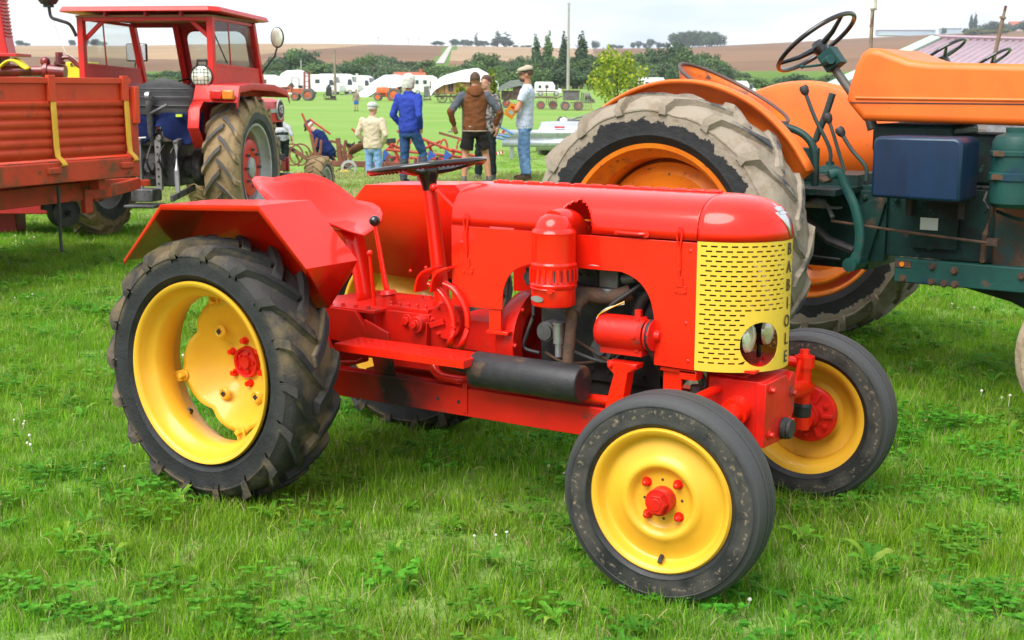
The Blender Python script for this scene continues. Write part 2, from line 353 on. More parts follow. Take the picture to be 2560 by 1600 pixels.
# ------------------------------------------------------------------ wheels (local: axle along y, centre at origin)
def tyre_mb(R, rim, w, n=0, lh=.03, lw=.045, skew=1., seg=64, ribs=0, flip=1):
    h = R-rim; b = MB()
    half = [(rim-.004, .33), (rim+.012, .41), (rim+.20*h, .465), (rim+.22*h, .480), (rim+.25*h, .480), (rim+.27*h, .476), (rim+.5*h, .5), (rim+.70*h, .488), (rim+.715*h, .500), (rim+.745*h, .498), (rim+.76*h, .483), (rim+.9*h, .44), (R-.02*h, .36)]
    if ribs:
        half += [(R, .30), (R, .20), (R-.010, .185), (R-.010, .165), (R+.002, .15), (R+.003, .07), (R-.008, .055), (R-.008, .04), (R+.003, .025)]
    else: half += [(R, .22), (R+.002, .08)]
    prof = [(r, -y*w) for r, y in half]+[(r, y*w) for r, y in reversed(half)]
    b.lathe(prof, n=seg, closed=True)
    for s_ in (-1, 1):
        for k in range(n):
            th = 2*math.pi*(k+(.5 if s_ > 0 else 0))/n; vs = []
            st = [((-.05, R-.02), (-.05, R+lh)), ((.12, R-.02), (.12, R+lh)), ((.30, R-.03), (.31, R+lh*.97)), ((.40, R-.06), (.47, R+lh*.62)), ((.43, R-.10), (.535, R-.10*h-.01)), ((.47, R-.30*h), (.525, R-.32*h))]
            for i, ((yb, rb), (yt, rt)) in enumerate(st):
                a = th+flip*skew*(.5*w/R)*(max(yt, 0)/.5)*1.15; g = lw/2/R*(1 if i < 4 else .9); jit = random.uniform(-.002, .002)
                for (y, r, q) in ((yb, rb, -1.25*g), (yt, rt+jit, -.8*g), (yt, rt+jit, .8*g), (yb, rb, 1.25*g)):
                    vs.append((math.cos(a+q)*r, s_*y*w, math.sin(a+q)*r))
            fs = []
            for i in range(len(st)-1):
                for j in range(4): fs.append((i*4+j, i*4+(j+1) % 4, i*4+4+(j+1) % 4, i*4+4+j))
            e = (len(st)-1)*4; fs += [(0, 1, 2, 3), (e, e+3, e+2, e+1)]; b.add(vs, fs)
    return b
def bolt_mb(b, c, ax, r, ln, n=6):
    c = V(c); ax = V(ax).normalized(); b.cyl(c, c+ax*ln*.25, r*1.35, n=14); b.cyl(c+ax*ln*.25, c+ax*ln, r, r*.92, n=n); return b

T = thing('small_tractor', 'small bright red vintage tractor with yellow wheels and yellow slotted grille', 'tractor')
WR, WF = -1.79, 0.
REAR_TY, FRONT_TY = .589, .588
rear_t = tyre_mb(.456, .325, .242, 18, .028, .044, 1.15, 72).mesh('tyre'); rear_t.materials.append(M['rubber_rear'])
front_t = tyre_mb(.309, .207, .148, ribs=1, seg=80).mesh('tyre', 30); front_t.materials.append(M['rubber_front'])
def rear_wheel(s_):
    f = lambda y: y*s_           # y given for the outer side negative on the near wheel
    rr = .329; b = MB()
    b.lathe([(rr, f(-.104)), (rr-.004, f(-.112)), (rr-.013, f(-.110)), (rr-.019, f(-.098)), (rr-.022, f(-.075)), (rr-.045, f(-.055)), (rr-.055, f(-.045)), (rr-.055, f(.03)), (rr-.03, f(.05)), (rr-.022, f(.075)), (rr-.015, f(.1)), (rr-.002, f(.104))], n=80)
    wh = b.build('rear_wheel', M['yellow'], T, solid=.006, smooth=65, loc=(WR, -REAR_TY*s_, .478))
    put('tyre', rear_t, wh)
    b = MB(); rows = []; NT = 96
    ears = [15, 105, 194.5, 281]
    for i in range(13):
        row = []
        for j in range(NT):
            th = 360*j/NT; d = min(abs((th-e+180) % 360-180) for e in ears)
            e = max(0, 1-(d/46)**1.5); rmax = .208+.040*e+.012*(d < 7)
            r = .03+(rmax-.03)*i/12
            y = .055+.105*max(0, 1-(r/.225)**2.2)
            if r < .095: y = .055+.105*(1-(.095/.225)**2.2)+.004
            for ha in (127, 238, 38, 308):
                px_, pz_ = .142*math.cos(R_(ha)), .142*math.sin(R_(ha)); dd = math.hypot(r*math.cos(R_(th))-px_, r*math.sin(R_(th))-pz_)
                y -= .008*max(0, 1-(dd/.028)**2)
            row.append((r*math.cos(R_(th)), f(y), r*math.sin(R_(th))))
        rows.append(row)
    dsc = b.grid(rows, True).build('wheel_disc', M['yellow'], wh, solid=.006)
    b = MB()
    for e in ears:
        c, q = math.cos(R_(e)), math.sin(R_(e)); rad = V((c, 0, q)); tn = V((-q, 0, c)); rot = Matrix((rad, V((0, 1, 0)), tn)).transposed()
        b = MB(); b.box(rad*.262+V((0, f(.046), 0)), (.05, .010, .042), rot); b.box(rad*.276+V((0, f(.022), 0)), (.008, .05, .042), rot)
        bolt_mb(b, rad*.243+V((0, f(.052), 0)), (0, -s_, 0), .014, .03, 4)
        b.build('rim_lug', M['yellow'], wh, bevel=.002)
    for ha in (127, 238, 38, 308):
        c = V((.142*math.cos(R_(ha)), f(.086), .142*math.sin(R_(ha)))); b = MB(); b.lathe([(.012, f(.0)), (.018, f(-.003)), (.022, f(.0)), (.026, f(.008))], c, n=20); b.build('pressed_boss', M['yellow'], wh)
        b = MB(); b.prism([(.011, 0), (0, .011), (-.011, 0), (0, -.011)], c+V((0, f(-.0035), 0)), (1, 0, 0), (0, 0, 1), .004); b.build('slot_hole', M['dark_inside'], wh)
    b = MB(); b.lathe([(.0, f(.125)), (.022, f(.122)), (.026, f(.135)), (.044, f(.138)), (.048, f(.128)), (.056, f(.126)), (.060, f(.146))], n=40)
    for k in range(5): bolt_mb(b, (.034*math.cos(k*1.2566), f(.14), .034*math.sin(k*1.2566)), (0, -s_, 0), .006, .012)
    b.build('hub', M['red_cast'], wh)
    for k in range(6):
        a = R_(97+60*k); b = MB(); bolt_mb(b, (.08*math.cos(a), f(.146), .08*math.sin(a)), (0, -s_, 0), .011, .026); b.build('wheel_nut', M['red'], wh)
    b = MB(); b.tube([(-.19, f(.03), -.2), (-.175, f(.02), -.185), (-.165, f(-.005), -.17)], .006); b.build('valve', M['black_matt'], wh)
    return wh
def front_wheel(s_):
    f = lambda y: y*s_; rr = .213; b = MB()
    b.lathe([(rr-.001, f(-.052)), (rr+.002, f(-.060)), (rr-.003, f(-.066)), (rr-.010, f(-.064)), (rr-.018, f(-.052)), (rr-.022, f(-.035)), (rr-.030, f(-.028)), (rr-.034, f(-.026)), (.160, f(-.036)), (.135, f(-.040)), (.122, f(-.050)), (.112, f(-.058)), (.102, f(-.056)), (.092, f(-.040)), (.085, f(-.032)), (.070, f(-.030)), (.03, f(-.030)), (.0, f(-.030))], n=72)
    b.lathe([(rr-.034, f(-.025)), (rr-.040, f(.0)), (rr-.036, f(.03)), (rr-.020, f(.045)), (rr-.012, f(.052)), (rr, f(.056)), (rr+.001, f(.052))], n=72)
    wh = b.build('front_wheel', M['yellow'], T, solid=.004, smooth=60, loc=(WF, -FRONT_TY*s_, .311), rot=(0, 0, .0727))
    put('tyre', front_t, wh)
    b = MB(); b.cyl((0, f(-.03), 0), (0, f(-.058), 0), .040, .038, n=30); b.cyl((0, f(-.058), 0), (0, f(-.064), 0), .034, n=30); b.cyl((0, f(-.064), 0), (0, f(-.074), 0), .040, n=30); b.cyl((0, f(-.074), 0), (0, f(-.098), 0), .034, .030, n=6); b.cyl((0, f(-.098), 0), (0, f(-.100), 0), .02, .018, n=24)
    b.build('hub_cap', M['red_cast'], wh, bevel=.0015)
    for k, a in enumerate((48, 138, 228, 318)):
        c = V((.068*math.cos(R_(a)), f(-.030), .068*math.sin(R_(a)))); b = MB(); bolt_mb(b, c, (0, -s_, 0), .011, .022); b.ball(c+V((0, f(-.022), 0)), .009, 10, 6); b.build('wheel_nut', M['red'], wh)
    b = MB()
    for a in (3, 93, 183, 273): b.cyl((.058*math.cos(R_(a)), f(-.0325), .058*math.sin(R_(a))), (.058*math.cos(R_(a)), f(-.0335), .058*math.sin(R_(a))), .004, n=10)
    b.build('rivet_holes', M['dark_inside'], wh)['kind'] = 'stuff'
    b = MB(); b.tube([(0, f(-.03), -.172), (.002, f(-.05), -.176), (.003, f(-.058), -.185)], .007); b.build('valve', M['black_matt'], wh)
    b = MB(); b.lathe([(.0, f(-.012)), (.045, f(-.012)), (.102, f(-.016)), (.106, f(.006)), (.098, f(.014)), (.05, f(.02)), (.046, f(.05)), (.0, f(.05))], n=36)
    for k in range(6):
        a = k*math.pi/3; d = V((math.cos(a), 0, math.sin(a))); b.bar(d*.05+V((0, f(.024), 0)), d*.092+V((0, f(.02), 0)), .012, .014, (0, 1, 0)); d2 = V((math.cos(a+.5), 0, math.sin(a+.5))); bolt_mb(b, d2*.075+V((0, f(.018), 0)), (0, s_, 0), .008, .012)
    b.build('brake_drum', M['red_cast'], wh, bevel=.001)
    return wh
for s_ in (1, -1): rear_wheel(s_); front_wheel(s_)

# ------------------------------------------------------------------ hood, nose, grille, panels
HW, ZS, ZT, XB, XN, XF = .2, 1.013, 1.146, -1.036, -.103, .118
def sec(t, n=2.7): return (max(0, math.cos(t))**(2/n), ZS+(ZT-ZS)*max(0, math.sin(t))**(2/n))
b = MB(); rows = []; NX = 240
for i in range(NX+1):
    x = XB+(XN-.003-XB)*i/NX; row = []
    for j in range(33):
        t = math.pi*j/32; r, z = sec(t if t <= math.pi/2 else math.pi-t); row.append((x, (-1 if t <= math.pi/2 else 1)*HW*r, z))
    rows.append(row)
b.grid(rows)
keep = []
for f_ in b.f:
    c = sum((V(b.v[i]) for i in f_), V())/4
    if c.y < 0 and ((c.x+.545)/.068)**2+((c.z-ZS)/.100)**2 < 1: continue
    keep.append(f_)
b.f = keep
b.build('hood', M['red'], T, solid=.004, smooth=50)
b = MB(); b.bar((XB+.05, 0, ZT+.004), (XN-.02, 0, ZT+.004), .022, .007)
for i in range(14): b.cyl((XB+.06+i*.063, 0, ZT+.006), (XB+.105+i*.063, 0, ZT+.006), .006, n=8)
b.build('hood_hinge', M['red'], T, bevel=.001)
b = MB(); rows = []
for i in range(41):
    a = -math.pi/2+math.pi*i/40; row = []
    for j in range(17):
        r, z = sec(math.pi/2*j/16); row.append((XN+(XF-XN)*r*math.cos(a), HW*r*math.sin(a), z))
    rows.append(row)
b.grid(rows).build('nose_cowl', M['red'], T, solid=.004, smooth=60)
def nose_pt(y, z, off=.004):            # point on the nose front near y=0
    lo_, hi_ = 0, math.pi/2
    for _ in range(30):
        t = (lo_+hi_)/2
        if sec(t)[1] < z: lo_ = t
        else: hi_ = t
    r = sec(lo_)[0]; return V((XN+(XF-XN)*math.sqrt(max(0, r*r-(y/HW)**2))+off, y, z+off*.4))
lf = [(0, 1.020), (.016, 1.050), (.034, 1.072), (.046, 1.098), (.032, 1.092), (.026, 1.112), (.013, 1.101), (0, 1.122)]
b = MB()
for s_ in (-1, 1):
    for k in range(len(lf)-1):
        (y0, z0), (y1, z1) = lf[k], lf[k+1]; b.add([nose_pt(0, z0), nose_pt(s_*y0, z0), nose_pt(s_*y1, z1), nose_pt(0, z1)], [(0, 1, 2, 3)])
b.build('leaf_emblem', M['alu'], T, solid=.003)
# grille: sheet wrapped round the nose plan, with cut slots and the lamp hole
NA = 400; tab = [(0., 0.)]; pa = 0
for i in range(1, NA+1):
    a = math.pi/2*i/NA; p0 = (math.cos(pa)*(XF-XN), math.sin(pa)*HW); p1 = (math.cos(a)*(XF-XN), math.sin(a)*HW); tab.append((tab[-1][0]+math.dist(p0, p1), a)); pa = a
QL = tab[-1][0]
def plan(u, off=0):                      # u: arc length from the centre line, negative = near side
    q = abs(u); lo_ = min(NA-1, int(q/QL*NA))
    while lo_ > 0 and tab[lo_][0] > q: lo_ -= 1
    while lo_ < NA-1 and tab[lo_+1][0] < q: lo_ += 1
    f_ = (q-tab[lo_][0])/(tab[lo_+1][0]-tab[lo_][0]); a = tab[lo_][1]+f_*(tab[lo_+1][1]-tab[lo_][1])
    nx, ny = math.cos(a)/(XF-XN), math.sin(a)/HW; k = off/math.hypot(nx, ny); sgn = -1 if u < 0 else 1
    return XN+(XF-XN)*math.cos(a)+nx*k, sgn*(HW*math.sin(a)+ny*k)
ZB = .603; RP = .0153; SH = .0052; PITCH_S = QL/10.4; SLEN = .0205
us = set([0.]); NS = 10
for k in range(11):
    for hh in (0, .5):
        u = QL-(.012+(k+hh)*PITCH_S); us.add(round(u, 5)); us.add(round(u-SLEN, 5))
us.add(QL); us = sorted(q for q in us if -1e-6 <= q <= QL+1e-9); us = [-q for q in reversed(us) if q > 0]+us
zs = [ZB]; NR = 26
for k in range(NR):
    z = ZS-.012-k*RP-SH; zs += [z, z+SH]
zs.append(ZS-.001); zs = sorted(set(round(z, 5) for z in zs if z >= ZB))
HU, HZ, HR = -.118, .690, .071            # lamp hole (arc position, height, radius); mirrored
def slot(u0, u1, z0, z1):
    if abs((z1-z0)-SH) > .0008: return False
    row = round((ZS-.012-SH-z0)/RP); um = QL-abs((u0+u1)/2); hh = row % 2
    k = (um-.012-SLEN/2)/PITCH_S-hh*.5
    if abs(k-round(k)) > .28 or round(k) < 0: return False
    if abs((u0+u1)/2) < .024 or z0 < ZB+.012: return False
    if row >= 14 and um > .150-hh*.014: return False
    return True
b = MB(); idx = {}; pos = {}
for i, u in enumerate(us):
    for j, z in enumerate(zs):
        uu, zz = u, z
        for hu in (HU, -HU):
            d = math.hypot(uu-hu, zz-HZ)
            if HR*.80 < d < HR*1.16: uu, zz = hu+(uu-hu)*HR/d, HZ+(zz-HZ)*HR/d
        pos[i, j] = (u, z, uu, zz); x, y = plan(uu); idx[i, j] = len(b.v); b.v.append((x, y, zz))
for i in range(len(us)-1):
    for j in range(len(zs)-1):
        cs = [pos[i, j], pos[i+1, j], pos[i+1, j+1], pos[i, j+1]]
        if any(math.hypot(c[0]-hu, c[1]-HZ) < HR*.80 for c in cs for hu in (HU, -HU)): continue
        if slot(us[i], us[i+1], zs[j], zs[j+1]): continue
        b.f.append((idx[i, j], idx[i+1, j], idx[i+1, j+1], idx[i, j+1]))
b.build('grille', M['grille_yellow'], T, solid=.002, smooth=0)
for k, ch in enumerate('BABIOLE'):
    fc = bpy.data.curves.new('letter', 'FONT'); fc.body = ch; fc.size = .054; fc.align_x = 'CENTER'; fc.extrude = .0006; fc.offset = .0006
    to = bpy.data.objects.new('tmp', fc); col.objects.link(to); dg = bpy.context.evaluated_depsgraph_get(); me = bpy.data.meshes.new_from_object(to.evaluated_get(dg)); bpy.data.objects.remove(to)
    me.materials.append(M['lettering']); o = put('letter', me, T); o.matrix_local = Matrix(((0, 0, 1, XF+.0035), (1.0, 0, 0, 0), (0, 1.0, 0, .966-k*.0575), (0, 0, 0, 1)))
# side panels
cut = [(-.825, .729), (-.821, .794), (-.797, .849), (-.763, .877), (-.709, .896), (-.369, .896), (-.330, .884), (-.294, .861), (-.265, .822), (-.250, .775), (-.245, .74), (-.243, .604)]
cs = smooth_path([(x, 0, z) for x, z in cut[:5]], 4)+smooth_path([(x, 0, z) for x, z in cut[5:11]], 4)+[V((cut[11][0], 0, cut[11][1]))]
outl = [(XB, ZS-.006), (XB, .725)]+[(p.x, p.z) for p in cs]+[(XN-.001, .602), (XN-.001, ZS-.006)]
for s_ in (-1, 1):
    sp = MB().prism(outl, (0, s_*(HW+.001), 0), (1, 0, 0), (0, 0, 1), .004).build('side_panel', M['red'], T, bevel=.001)
    for lx in (-.975, -.165):
        b = MB(); y = s_*(HW+.006)
        b.tube([(lx, y, .985), (lx-.006, y+s_*.004, 1.035), (lx+.004, y+s_*.002, 1.052), (lx+.012, y+s_*.003, 1.035), (lx+.006, y, .985)], .0035, 8)
        b.cyl((lx, y, .990), (lx+.004, y, .915), .0075, n=10); b.cyl((lx+.004, y, .915), (lx+.004, y, .885), .004, n=8)
        b.box((lx+.010, y-s_*.002, .855), (.04, .004, .025)); b.prism([(-.012, .0), (.014, .0), (.008, .03), (-.006, .03)], (lx+.006, y, .865), (1, 0, 0), (0, 0, 1), .006)
        for dx in (-.006, .026): b.ball((lx+dx, y+s_*.001, .85), .004, 8, 6)
        b.build('latch', M['red'], T, bevel=.0008)
    b = MB()
    for px_, pz_ in ((-.995, .76), (-.995, .95), (-.125, .98), (-.125, .63), (-.135, .75)): b.ball((px_, s_*(HW+.003), pz_), (.007, .003, .007), 10, 6)
    b.build('panel_screws', M['red'], sp)['kind'] = 'stuff'
b = MB(); y = -HW-.004
b.tube(smooth_path([(-.388, y+.006, 1.024), (-.375, y-.006, 1.024), (-.31, y-.010, 1.024), (-.285, y-.006, 1.024), (-.272, y+.006, 1.024)], 4), .006, 8); b.cyl((-.279, y+.008, 1.024), (-.279, y-.006, 1.024), .012, n=14); b.cyl((-.384, y+.008, 1.024), (-.384, y-.004, 1.024), .009, n=14)
b.build('hood_handle', M['red'], T)
# lamps inside the grille
for s_ in (-1, 1):
    c = V((.020, s_*.078, .700)); b = MB(); b.lathe([(0, -.07), (.03, -.062), (.046, -.03), (.050, 0), (.050, .006)], c, (1, 0, 0), n=28); lampo = b.build('headlamp', M['black'], T)
    MB().lathe([(.049, .004), (.044, .014), (.025, .022), (0, .025)], c, (1, 0, 0), n=28).build('lamp_glass', M['lens'], lampo)
    MB().cyl(c+V((-.02, 0, -.045)), c+V((-.02, 0, -.09)), .008).build('lamp_stalk', M['black'], lampo)
b = MB(); b.box((-.02, 0, .606), (.2, .30, .008)); 
for q in ((.03, .05), (.05, -.03), (-.02, -.1)): bolt_mb(b, (q[0], q[1], .61), (0, 0, 1), .006, .01)
b.build('lamp_shelf', M['red_cast'], T)
b = MB(); b.box((-.135, 0, .80), (.06, .36, .37))
for i in range(24): b.box((-.103, 0, .63+i*.015), (.006, .34, .004))
b.build('radiator', M['dark_inside'], T)

# ------------------------------------------------------------------ engine bay
b = MB(); b.box((-.50, .02, .66), (.46, .24, .32)); b.box((-.50, .0, .84), (.40, .18, .08)); b.box((-.52, .02, .49), (.44, .20, .12))
for i in range(4):
    b.cyl((-.66+i*.1, -.02, .88), (-.66+i*.1, -.02, .91), .02, n=10)
for i in range(6): b.cyl((-.70+i*.075, -.10, .80), (-.70+i*.075, -.115, .80), .010, n=6)
for i in range(7): bolt_mb(b, (-.72+i*.065, -.10, .535), (0, -1, 0), .007, .012)
b.build('engine_block', M['engine'], T, bevel=.006)
b = MB(); b.tube(smooth_path([(-.62, -.10, .80), (-.60, -.14, .80), (-.50, -.15, .80), (-.41, -.15, .805), (-.37, -.13, .82)], 5), .028, 12); b.tube(smooth_path([(-.52, -.15, .80), (-.53, -.20, .78), (-.525, -.24, .75)], 4), .026, 12)
b.build('exhaust_manifold', M['rust'], T)
for k in range(4):
    b = MB(); b.cyl((-.66+k*.085, -.06, .875), (-.66+k*.085, -.10, .905), .011, n=10); b.build('spark_plug', M['steel'], T); MB().tube(smooth_path([(-.66+k*.085, -.10, .905), (-.63+k*.06, -.13, .90), (-.56+k*.03, -.12, .86)], 4), .004, 6).build('plug_lead', M['black'], T)
b = MB(); b.box((-.44, -.13, .86), (.07, .05, .06)); b.cyl((-.44, -.15, .83), (-.44, -.15, .80), .026, n=18); b.cyl((-.40, -.13, .86), (-.35, -.13, .87), .018, n=14); b.build('carburettor', M['steel_dull'], T, bevel=.004)
b = MB(); b.cyl((-.68, -.10, .66), (-.68, -.155, .66), .035, n=20); b.cyl((-.68, -.155, .66), (-.68, -.165, .66), .028, n=20); b.build('fuel_pump', M['steel_dull'], T); b = MB(); b.cyl((-.47, -.10, .62), (-.47, -.14, .62), .045, n=6); b.cyl((-.47, -.14, .62), (-.47, -.155, .62), .02, n=12); b.build('core_plug', M['steel_dull'], T)
for k in range(3): MB().tube(smooth_path([(-.70+.03*k, -.12, .58+.03*k), (-.60, -.15, .56+.05*k), (-.48+.04*k, -.14, .58), (-.36, -.12, .64+.04*k)], 5), .005, 7).build('fuel_pipe', M['steel_dull'] if k % 2 else M['rust'], T)
MB().tube(smooth_path([(-.22, -.08, .86), (-.27, -.11, .84), (-.33, -.11, .80), (-.36, -.10, .74)], 5), .022, 12).build('radiator_hose', M['black_matt'], T)
MB().tube([(-.525, -.235, .78), (-.528, -.245, .70), (-.530, -.255, .62), (-.530, -.26, .57)], .019, 14).build('exhaust_pipe', M['rust'], T)
MB().lathe([(.0, .0), (.17, .0), (.175, .004), (.17, .010), (0, .012)], (-.47, -.03, .905), (0, 0, 1), n=36).build('cylinder_cover', M['steel'], T)
b = MB(); b.cyl((-.60, -.20, .59), (-.60, -.20, .635), .013, n=14); b.cyl((-.60, -.20, .635), (-.60, -.20, .70), .019, n=16); b.cyl((-.60, -.20, .70), (-.60, -.20, .708), .022, n=16); b.build('oil_filler', M['steel'], T)
b = MB(); b.tube(smooth_path([(-.72, -.12, .83), (-.725, -.16, .80), (-.72, -.17, .72), (-.735, -.18, .66), (-.755, -.17, .60), (-.70, -.16, .585)], 5), .006, 8); b.tube(smooth_path([(-.30, -.13, .87), (-.35, -.16, .83), (-.41, -.19, .78), (-.44, -.17, .74)], 5), .007, 8); b.box((-.735, -.13, .845), (.05, .05, .06)); b.cyl((-.735, -.15, .845), (-.735, -.175, .845), .022, n=16)
b.build('hose', M['black_matt'], T)['kind'] = 'stuff'
for k in range(3): MB().tube(smooth_path([(-.36, -.19, .79+.004*k), (-.41, -.215-.004*k, .775-.003*k), (-.44, -.225, .745), (-.435, -.235, .72-.006*k)], 5), .002, 6).build('wire', M[('wire_white', 'black', 'yellow')[k]], T)
b = MB(); b.cyl((-.438, -.205, .70), (-.425, -.205, .70), .050, .056, n=28); b.cyl((-.425, -.205, .70), (-.282, -.205, .70), .056, n=28); b.cyl((-.282, -.205, .70), (-.270, -.205, .70), .056, .048, n=28); b.box((-.30, -.205, .764), (.02, .016, .03)); b.box((-.35, -.205, .64), (.15, .05, .02))
for k in range(6): b.box((-.290, -.205+.057*math.cos(k*1.05), .70+.057*math.sin(k*1.05)), (.014, .008, .008))
b.build('generator', M['red_cast'], T)
b = MB(); b.lathe([(.012, 0), (.05, 0), (.050, .006), (.038, .010), (.050, .014), (.050, .020), (.02, .026), (.014, .04), (0, .04)], (-.262, -.205, .70), (1, 0, 0), n=32); b.build('generator_pulley', M['red_cast'], T)
c1, c2, r1_, r2_ = V((-.250, -.205, .70)), V((-.250, -.02, .56)), .046, .075; d = (c2-c1).normalized(); pn = V((0, -d.z, d.y)); ang = math.atan2(pn.z, pn.y); pts = []
for i in range(13): a = ang+math.pi*i/12; pts.append(c1+V((0, math.cos(a)*r1_, math.sin(a)*r1_)))
for i in range(13): a = ang+math.pi+math.pi*i/12; pts.append(c2+V((0, math.cos(a)*r2_, math.sin(a)*r2_)))
MB().tube(pts, .007, 8, closed=True).build('fan_belt', M['black_matt'], T)
b = MB(); b.lathe([(.0, 0), (.07, 0), (.075, .02), (.0, .02)], (-.26, -.02, .56), (1, 0, 0), n=28); b.lathe([(.0, 0), (.055, 0), (.05, .03), (.0, .03)], (-.24, -.0, .74), (1, 0, 0), n=24)
for k in range(4): a = k*math.pi/2+.3; b.bar((-.20, 0, .74), (-.20, .15*math.cos(a), .74+.15*math.sin(a)), .05, .004, (1, .4, 0))
b.build('fan', M['black_matt'], T)
# air cleaner
AC = V((-.572, -.285, 0)); b = MB()
b.lathe([(.0, .776), (.055, .776), (.070, .782), (.073, .79), (.073, .838), (.077, .842), (.079, .852), (.075, .858), (.074, .905), (.077, .912), (.077, .918), (.072, .924), (.072, 1.012), (.074, 1.020), (.070, 1.028), (.062, 1.034), (.060, 1.045), (.048, 1.066), (.028, 1.078), (.0, 1.082)], AC, (0, 0, 1), n=40)
b.tube(smooth_path([AC+V((.0, .0, 1.045)), AC+V((.002, .03, 1.048)), AC+V((.004, .06, 1.046)), AC+V((.006, .10, 1.035)), AC+V((.006, .14, 1.0))], 5), [.046]*20+[.044], 18)
ac = b.build('air_cleaner', M['red'], T)
b = MB()
for k in range(22):
    a = 2*math.pi*k/22; d = V((math.cos(a), math.sin(a), 0)); b.bar(AC+d*.0765+V((0, 0, .862)), AC+d*.0765+V((0, 0, .905)), .008, .006, d)
b.build('cooling_fin', M['red'], ac)
b = MB()
for k in range(9):
    a = R_(-62+k*9); d = V((math.cos(a), math.sin(a), 0)); t_ = V((-d.y, d.x, 0)); b.bar(AC+d*.0756+t_*.006+V((0, 0, .866)), AC+d*.0756+t_*.006+V((0, 0, .902)), .004, .002, d)
b.build('air_slot', M['dark_inside'], ac)
b = MB(); b.tube(smooth_path([AC+V((-.045, -.066, .845)), AC+V((-.01, -.084, .842)), AC+V((.03, -.078, .840)), AC+V((.045, -.070, .838))], 4), .004, 8); b.cyl(AC+V((.03, -.070, .838)), AC+V((.034, -.082, .838)), .010, n=12); b.build('clip', M['red'], ac)
d = V((-.25, -.968, 0)); tx = V((.968, -.25, 0)); b = MB(); b.prism([(.028*math.cos(R_(a)), .010*math.sin(R_(a))) for a in range(0, 360, 20)], AC+d*.0745+V((0, 0, .808)), tx, (0, 0, 1), .003); b.build('maker_plate', M['steel'], ac)
# muffler
b = MB(); b.lathe([(0, 0), (.058, 0), (.062, .006), (.062, .415), (.058, .425), (.0, .426)], (-.872, -.30, .533), (1, 0, 0), n=36); b.tube([(-.872, -.30, .53), (-.90, -.295, .532), (-.98, -.275, .535), (-1.01, -.27, .535)], [.024, .022, .02, .016], 14)
b.build('muffler', M['muffler'], T, bevel=.003)

# ------------------------------------------------------------------ chassis, gearbox, controls
for s_ in (-1, 1):
    b = MB(); y = s_*.235
    b.box((-.86, y, .392), (1.76, .006, .10)); b.box((-.86, y-s_*.027, .440), (1.76, .055, .006)); b.box((-.86, y-s_*.027, .344), (1.76, .055, .006))
    b.build('chassis_rail', M['red_rail'], T, bevel=.002)
    b = MB()
    for x in (-1.075, -.985, -1.32, -.30): b.cyl((x, y+s_*.0032, .39), (x, y+s_*.0045, .39), .007, n=12)
    b.build('rail_holes', M['dark_inside'], T)
    b = MB(); b.prism([(-.04, 0), (.045, 0), (.02, .16), (-.09, .20)], (-1.33, y-s_*.02, .44), (1, 0, 0), (0, 0, 1), .012); b.prism([(-.03, 0), (.03, 0), (-.06, .16), (-.12, .16)], (-1.54, y-s_*.02, .40), (1, 0, 0), (0, 0, 1), .012)
    b.tube([(-1.70, y+s_*.02, .45), (-1.43, y+s_*.02, .485), (-1.40, y+s_*.02, .50)], .007, 8); b.bar((-.955, y+s_*.006, .48), (-.955, y+s_*.006, .355), .02, .006, (0, 1, 0)); b.box((-.955, y+s_*.02, .47), (.02, .06, .006))
    b.build('rail_bracket', M['red_rail'], T, bevel=.0015)['kind'] = 'stuff'
    # step plate with raised tread
    b = MB(); y0, y1 = (-.40, -.255) if s_ < 0 else (.255, .40)
    b.box((-1.13, (y0+y1)/2, .578), (.56, y1-y0, .006)); b.box((-1.13, y0 if s_ < 0 else y1, .566), (.56, .005, .022)); b.box((-.852, (y0+y1)/2, .566), (.005, y1-y0, .022))
    st = b.build('step_plate', M['red'], T)
    b = MB(); k = 0
    for i in range(34):
        for j in range(8):
            x = -1.40+i*.0163; y = y0+.010+j*.0178; r45 = Matrix.Rotation(R_(45 if (i+j) % 2 else -45), 3, 'Z'); b.box((x, y, .5818), (.013, .004, .0026), r45)
    b.build('tread_bumps', M['red'], st, smooth=0)
b = MB(); b.tube(smooth_path([(-1.12, -.20, .50), (-1.09, -.215, .475), (-1.0, -.22, .465), (-.45, -.225, .47), (-.28, -.225, .475)], 5), .016, 12); b.build('brake_rod_tube', M['red'], T)
b = MB(); b.box((-1.56, 0, .60), (.30, .34, .13)); b.box((-1.56, 0, .665), (.34, .40, .012)); b.prism([(-1.70, .56), (-1.70, .67), (-1.47, .665), (-1.385, .548), (-1.45, .53)], (0, -.20, 0), (1, 0, 0), (0, 0, 1), .02); b.prism([(-1.70, .56), (-1.70, .67), (-1.47, .665), (-1.385, .548), (-1.45, .53)], (0, .20, 0), (1, 0, 0), (0, 0, 1), .02)
for i in range(5): bolt_mb(b, (-1.68+i*.06, -.17, .671), (0, 0, 1), .008, .012)
b.build('rear_housing', M['red_cast'], T, bevel=.004)
b = MB(); b.box((-1.31, .0, .60), (.24, .26, .13)); b.box((-1.31, 0, .672), (.20, .22, .014)); b.box((-1.31, 0, .50), (.22, .20, .10))
for i in range(5):
    for yy in (-.095, .095): bolt_mb(b, (-1.39+i*.04, yy, .679), (0, 0, 1), .008, .014)
bolt_mb(b, (-1.29, -.13, .635), (0, -1, 0), .018, .018); b.cyl((-1.22, -.12, .632), (-1.22, -.175, .632), .034, .030, n=20); bolt_mb(b, (-1.22, -.175, .632), (0, -1, 0), .014, .016); b.prism([(-.04, 0), (.03, 0), (.025, -.09), (-.02, -.10)], (-1.215, -.14, .64), (1, 0, 0), (0, 0, 1), .02)
b.cyl((-1.415, -.08, .66), (-1.415, -.08, .715), .032, .028, n=20); b.cyl((-1.415, -.08, .715), (-1.417, -.08, .732), .034, .026, n=20)
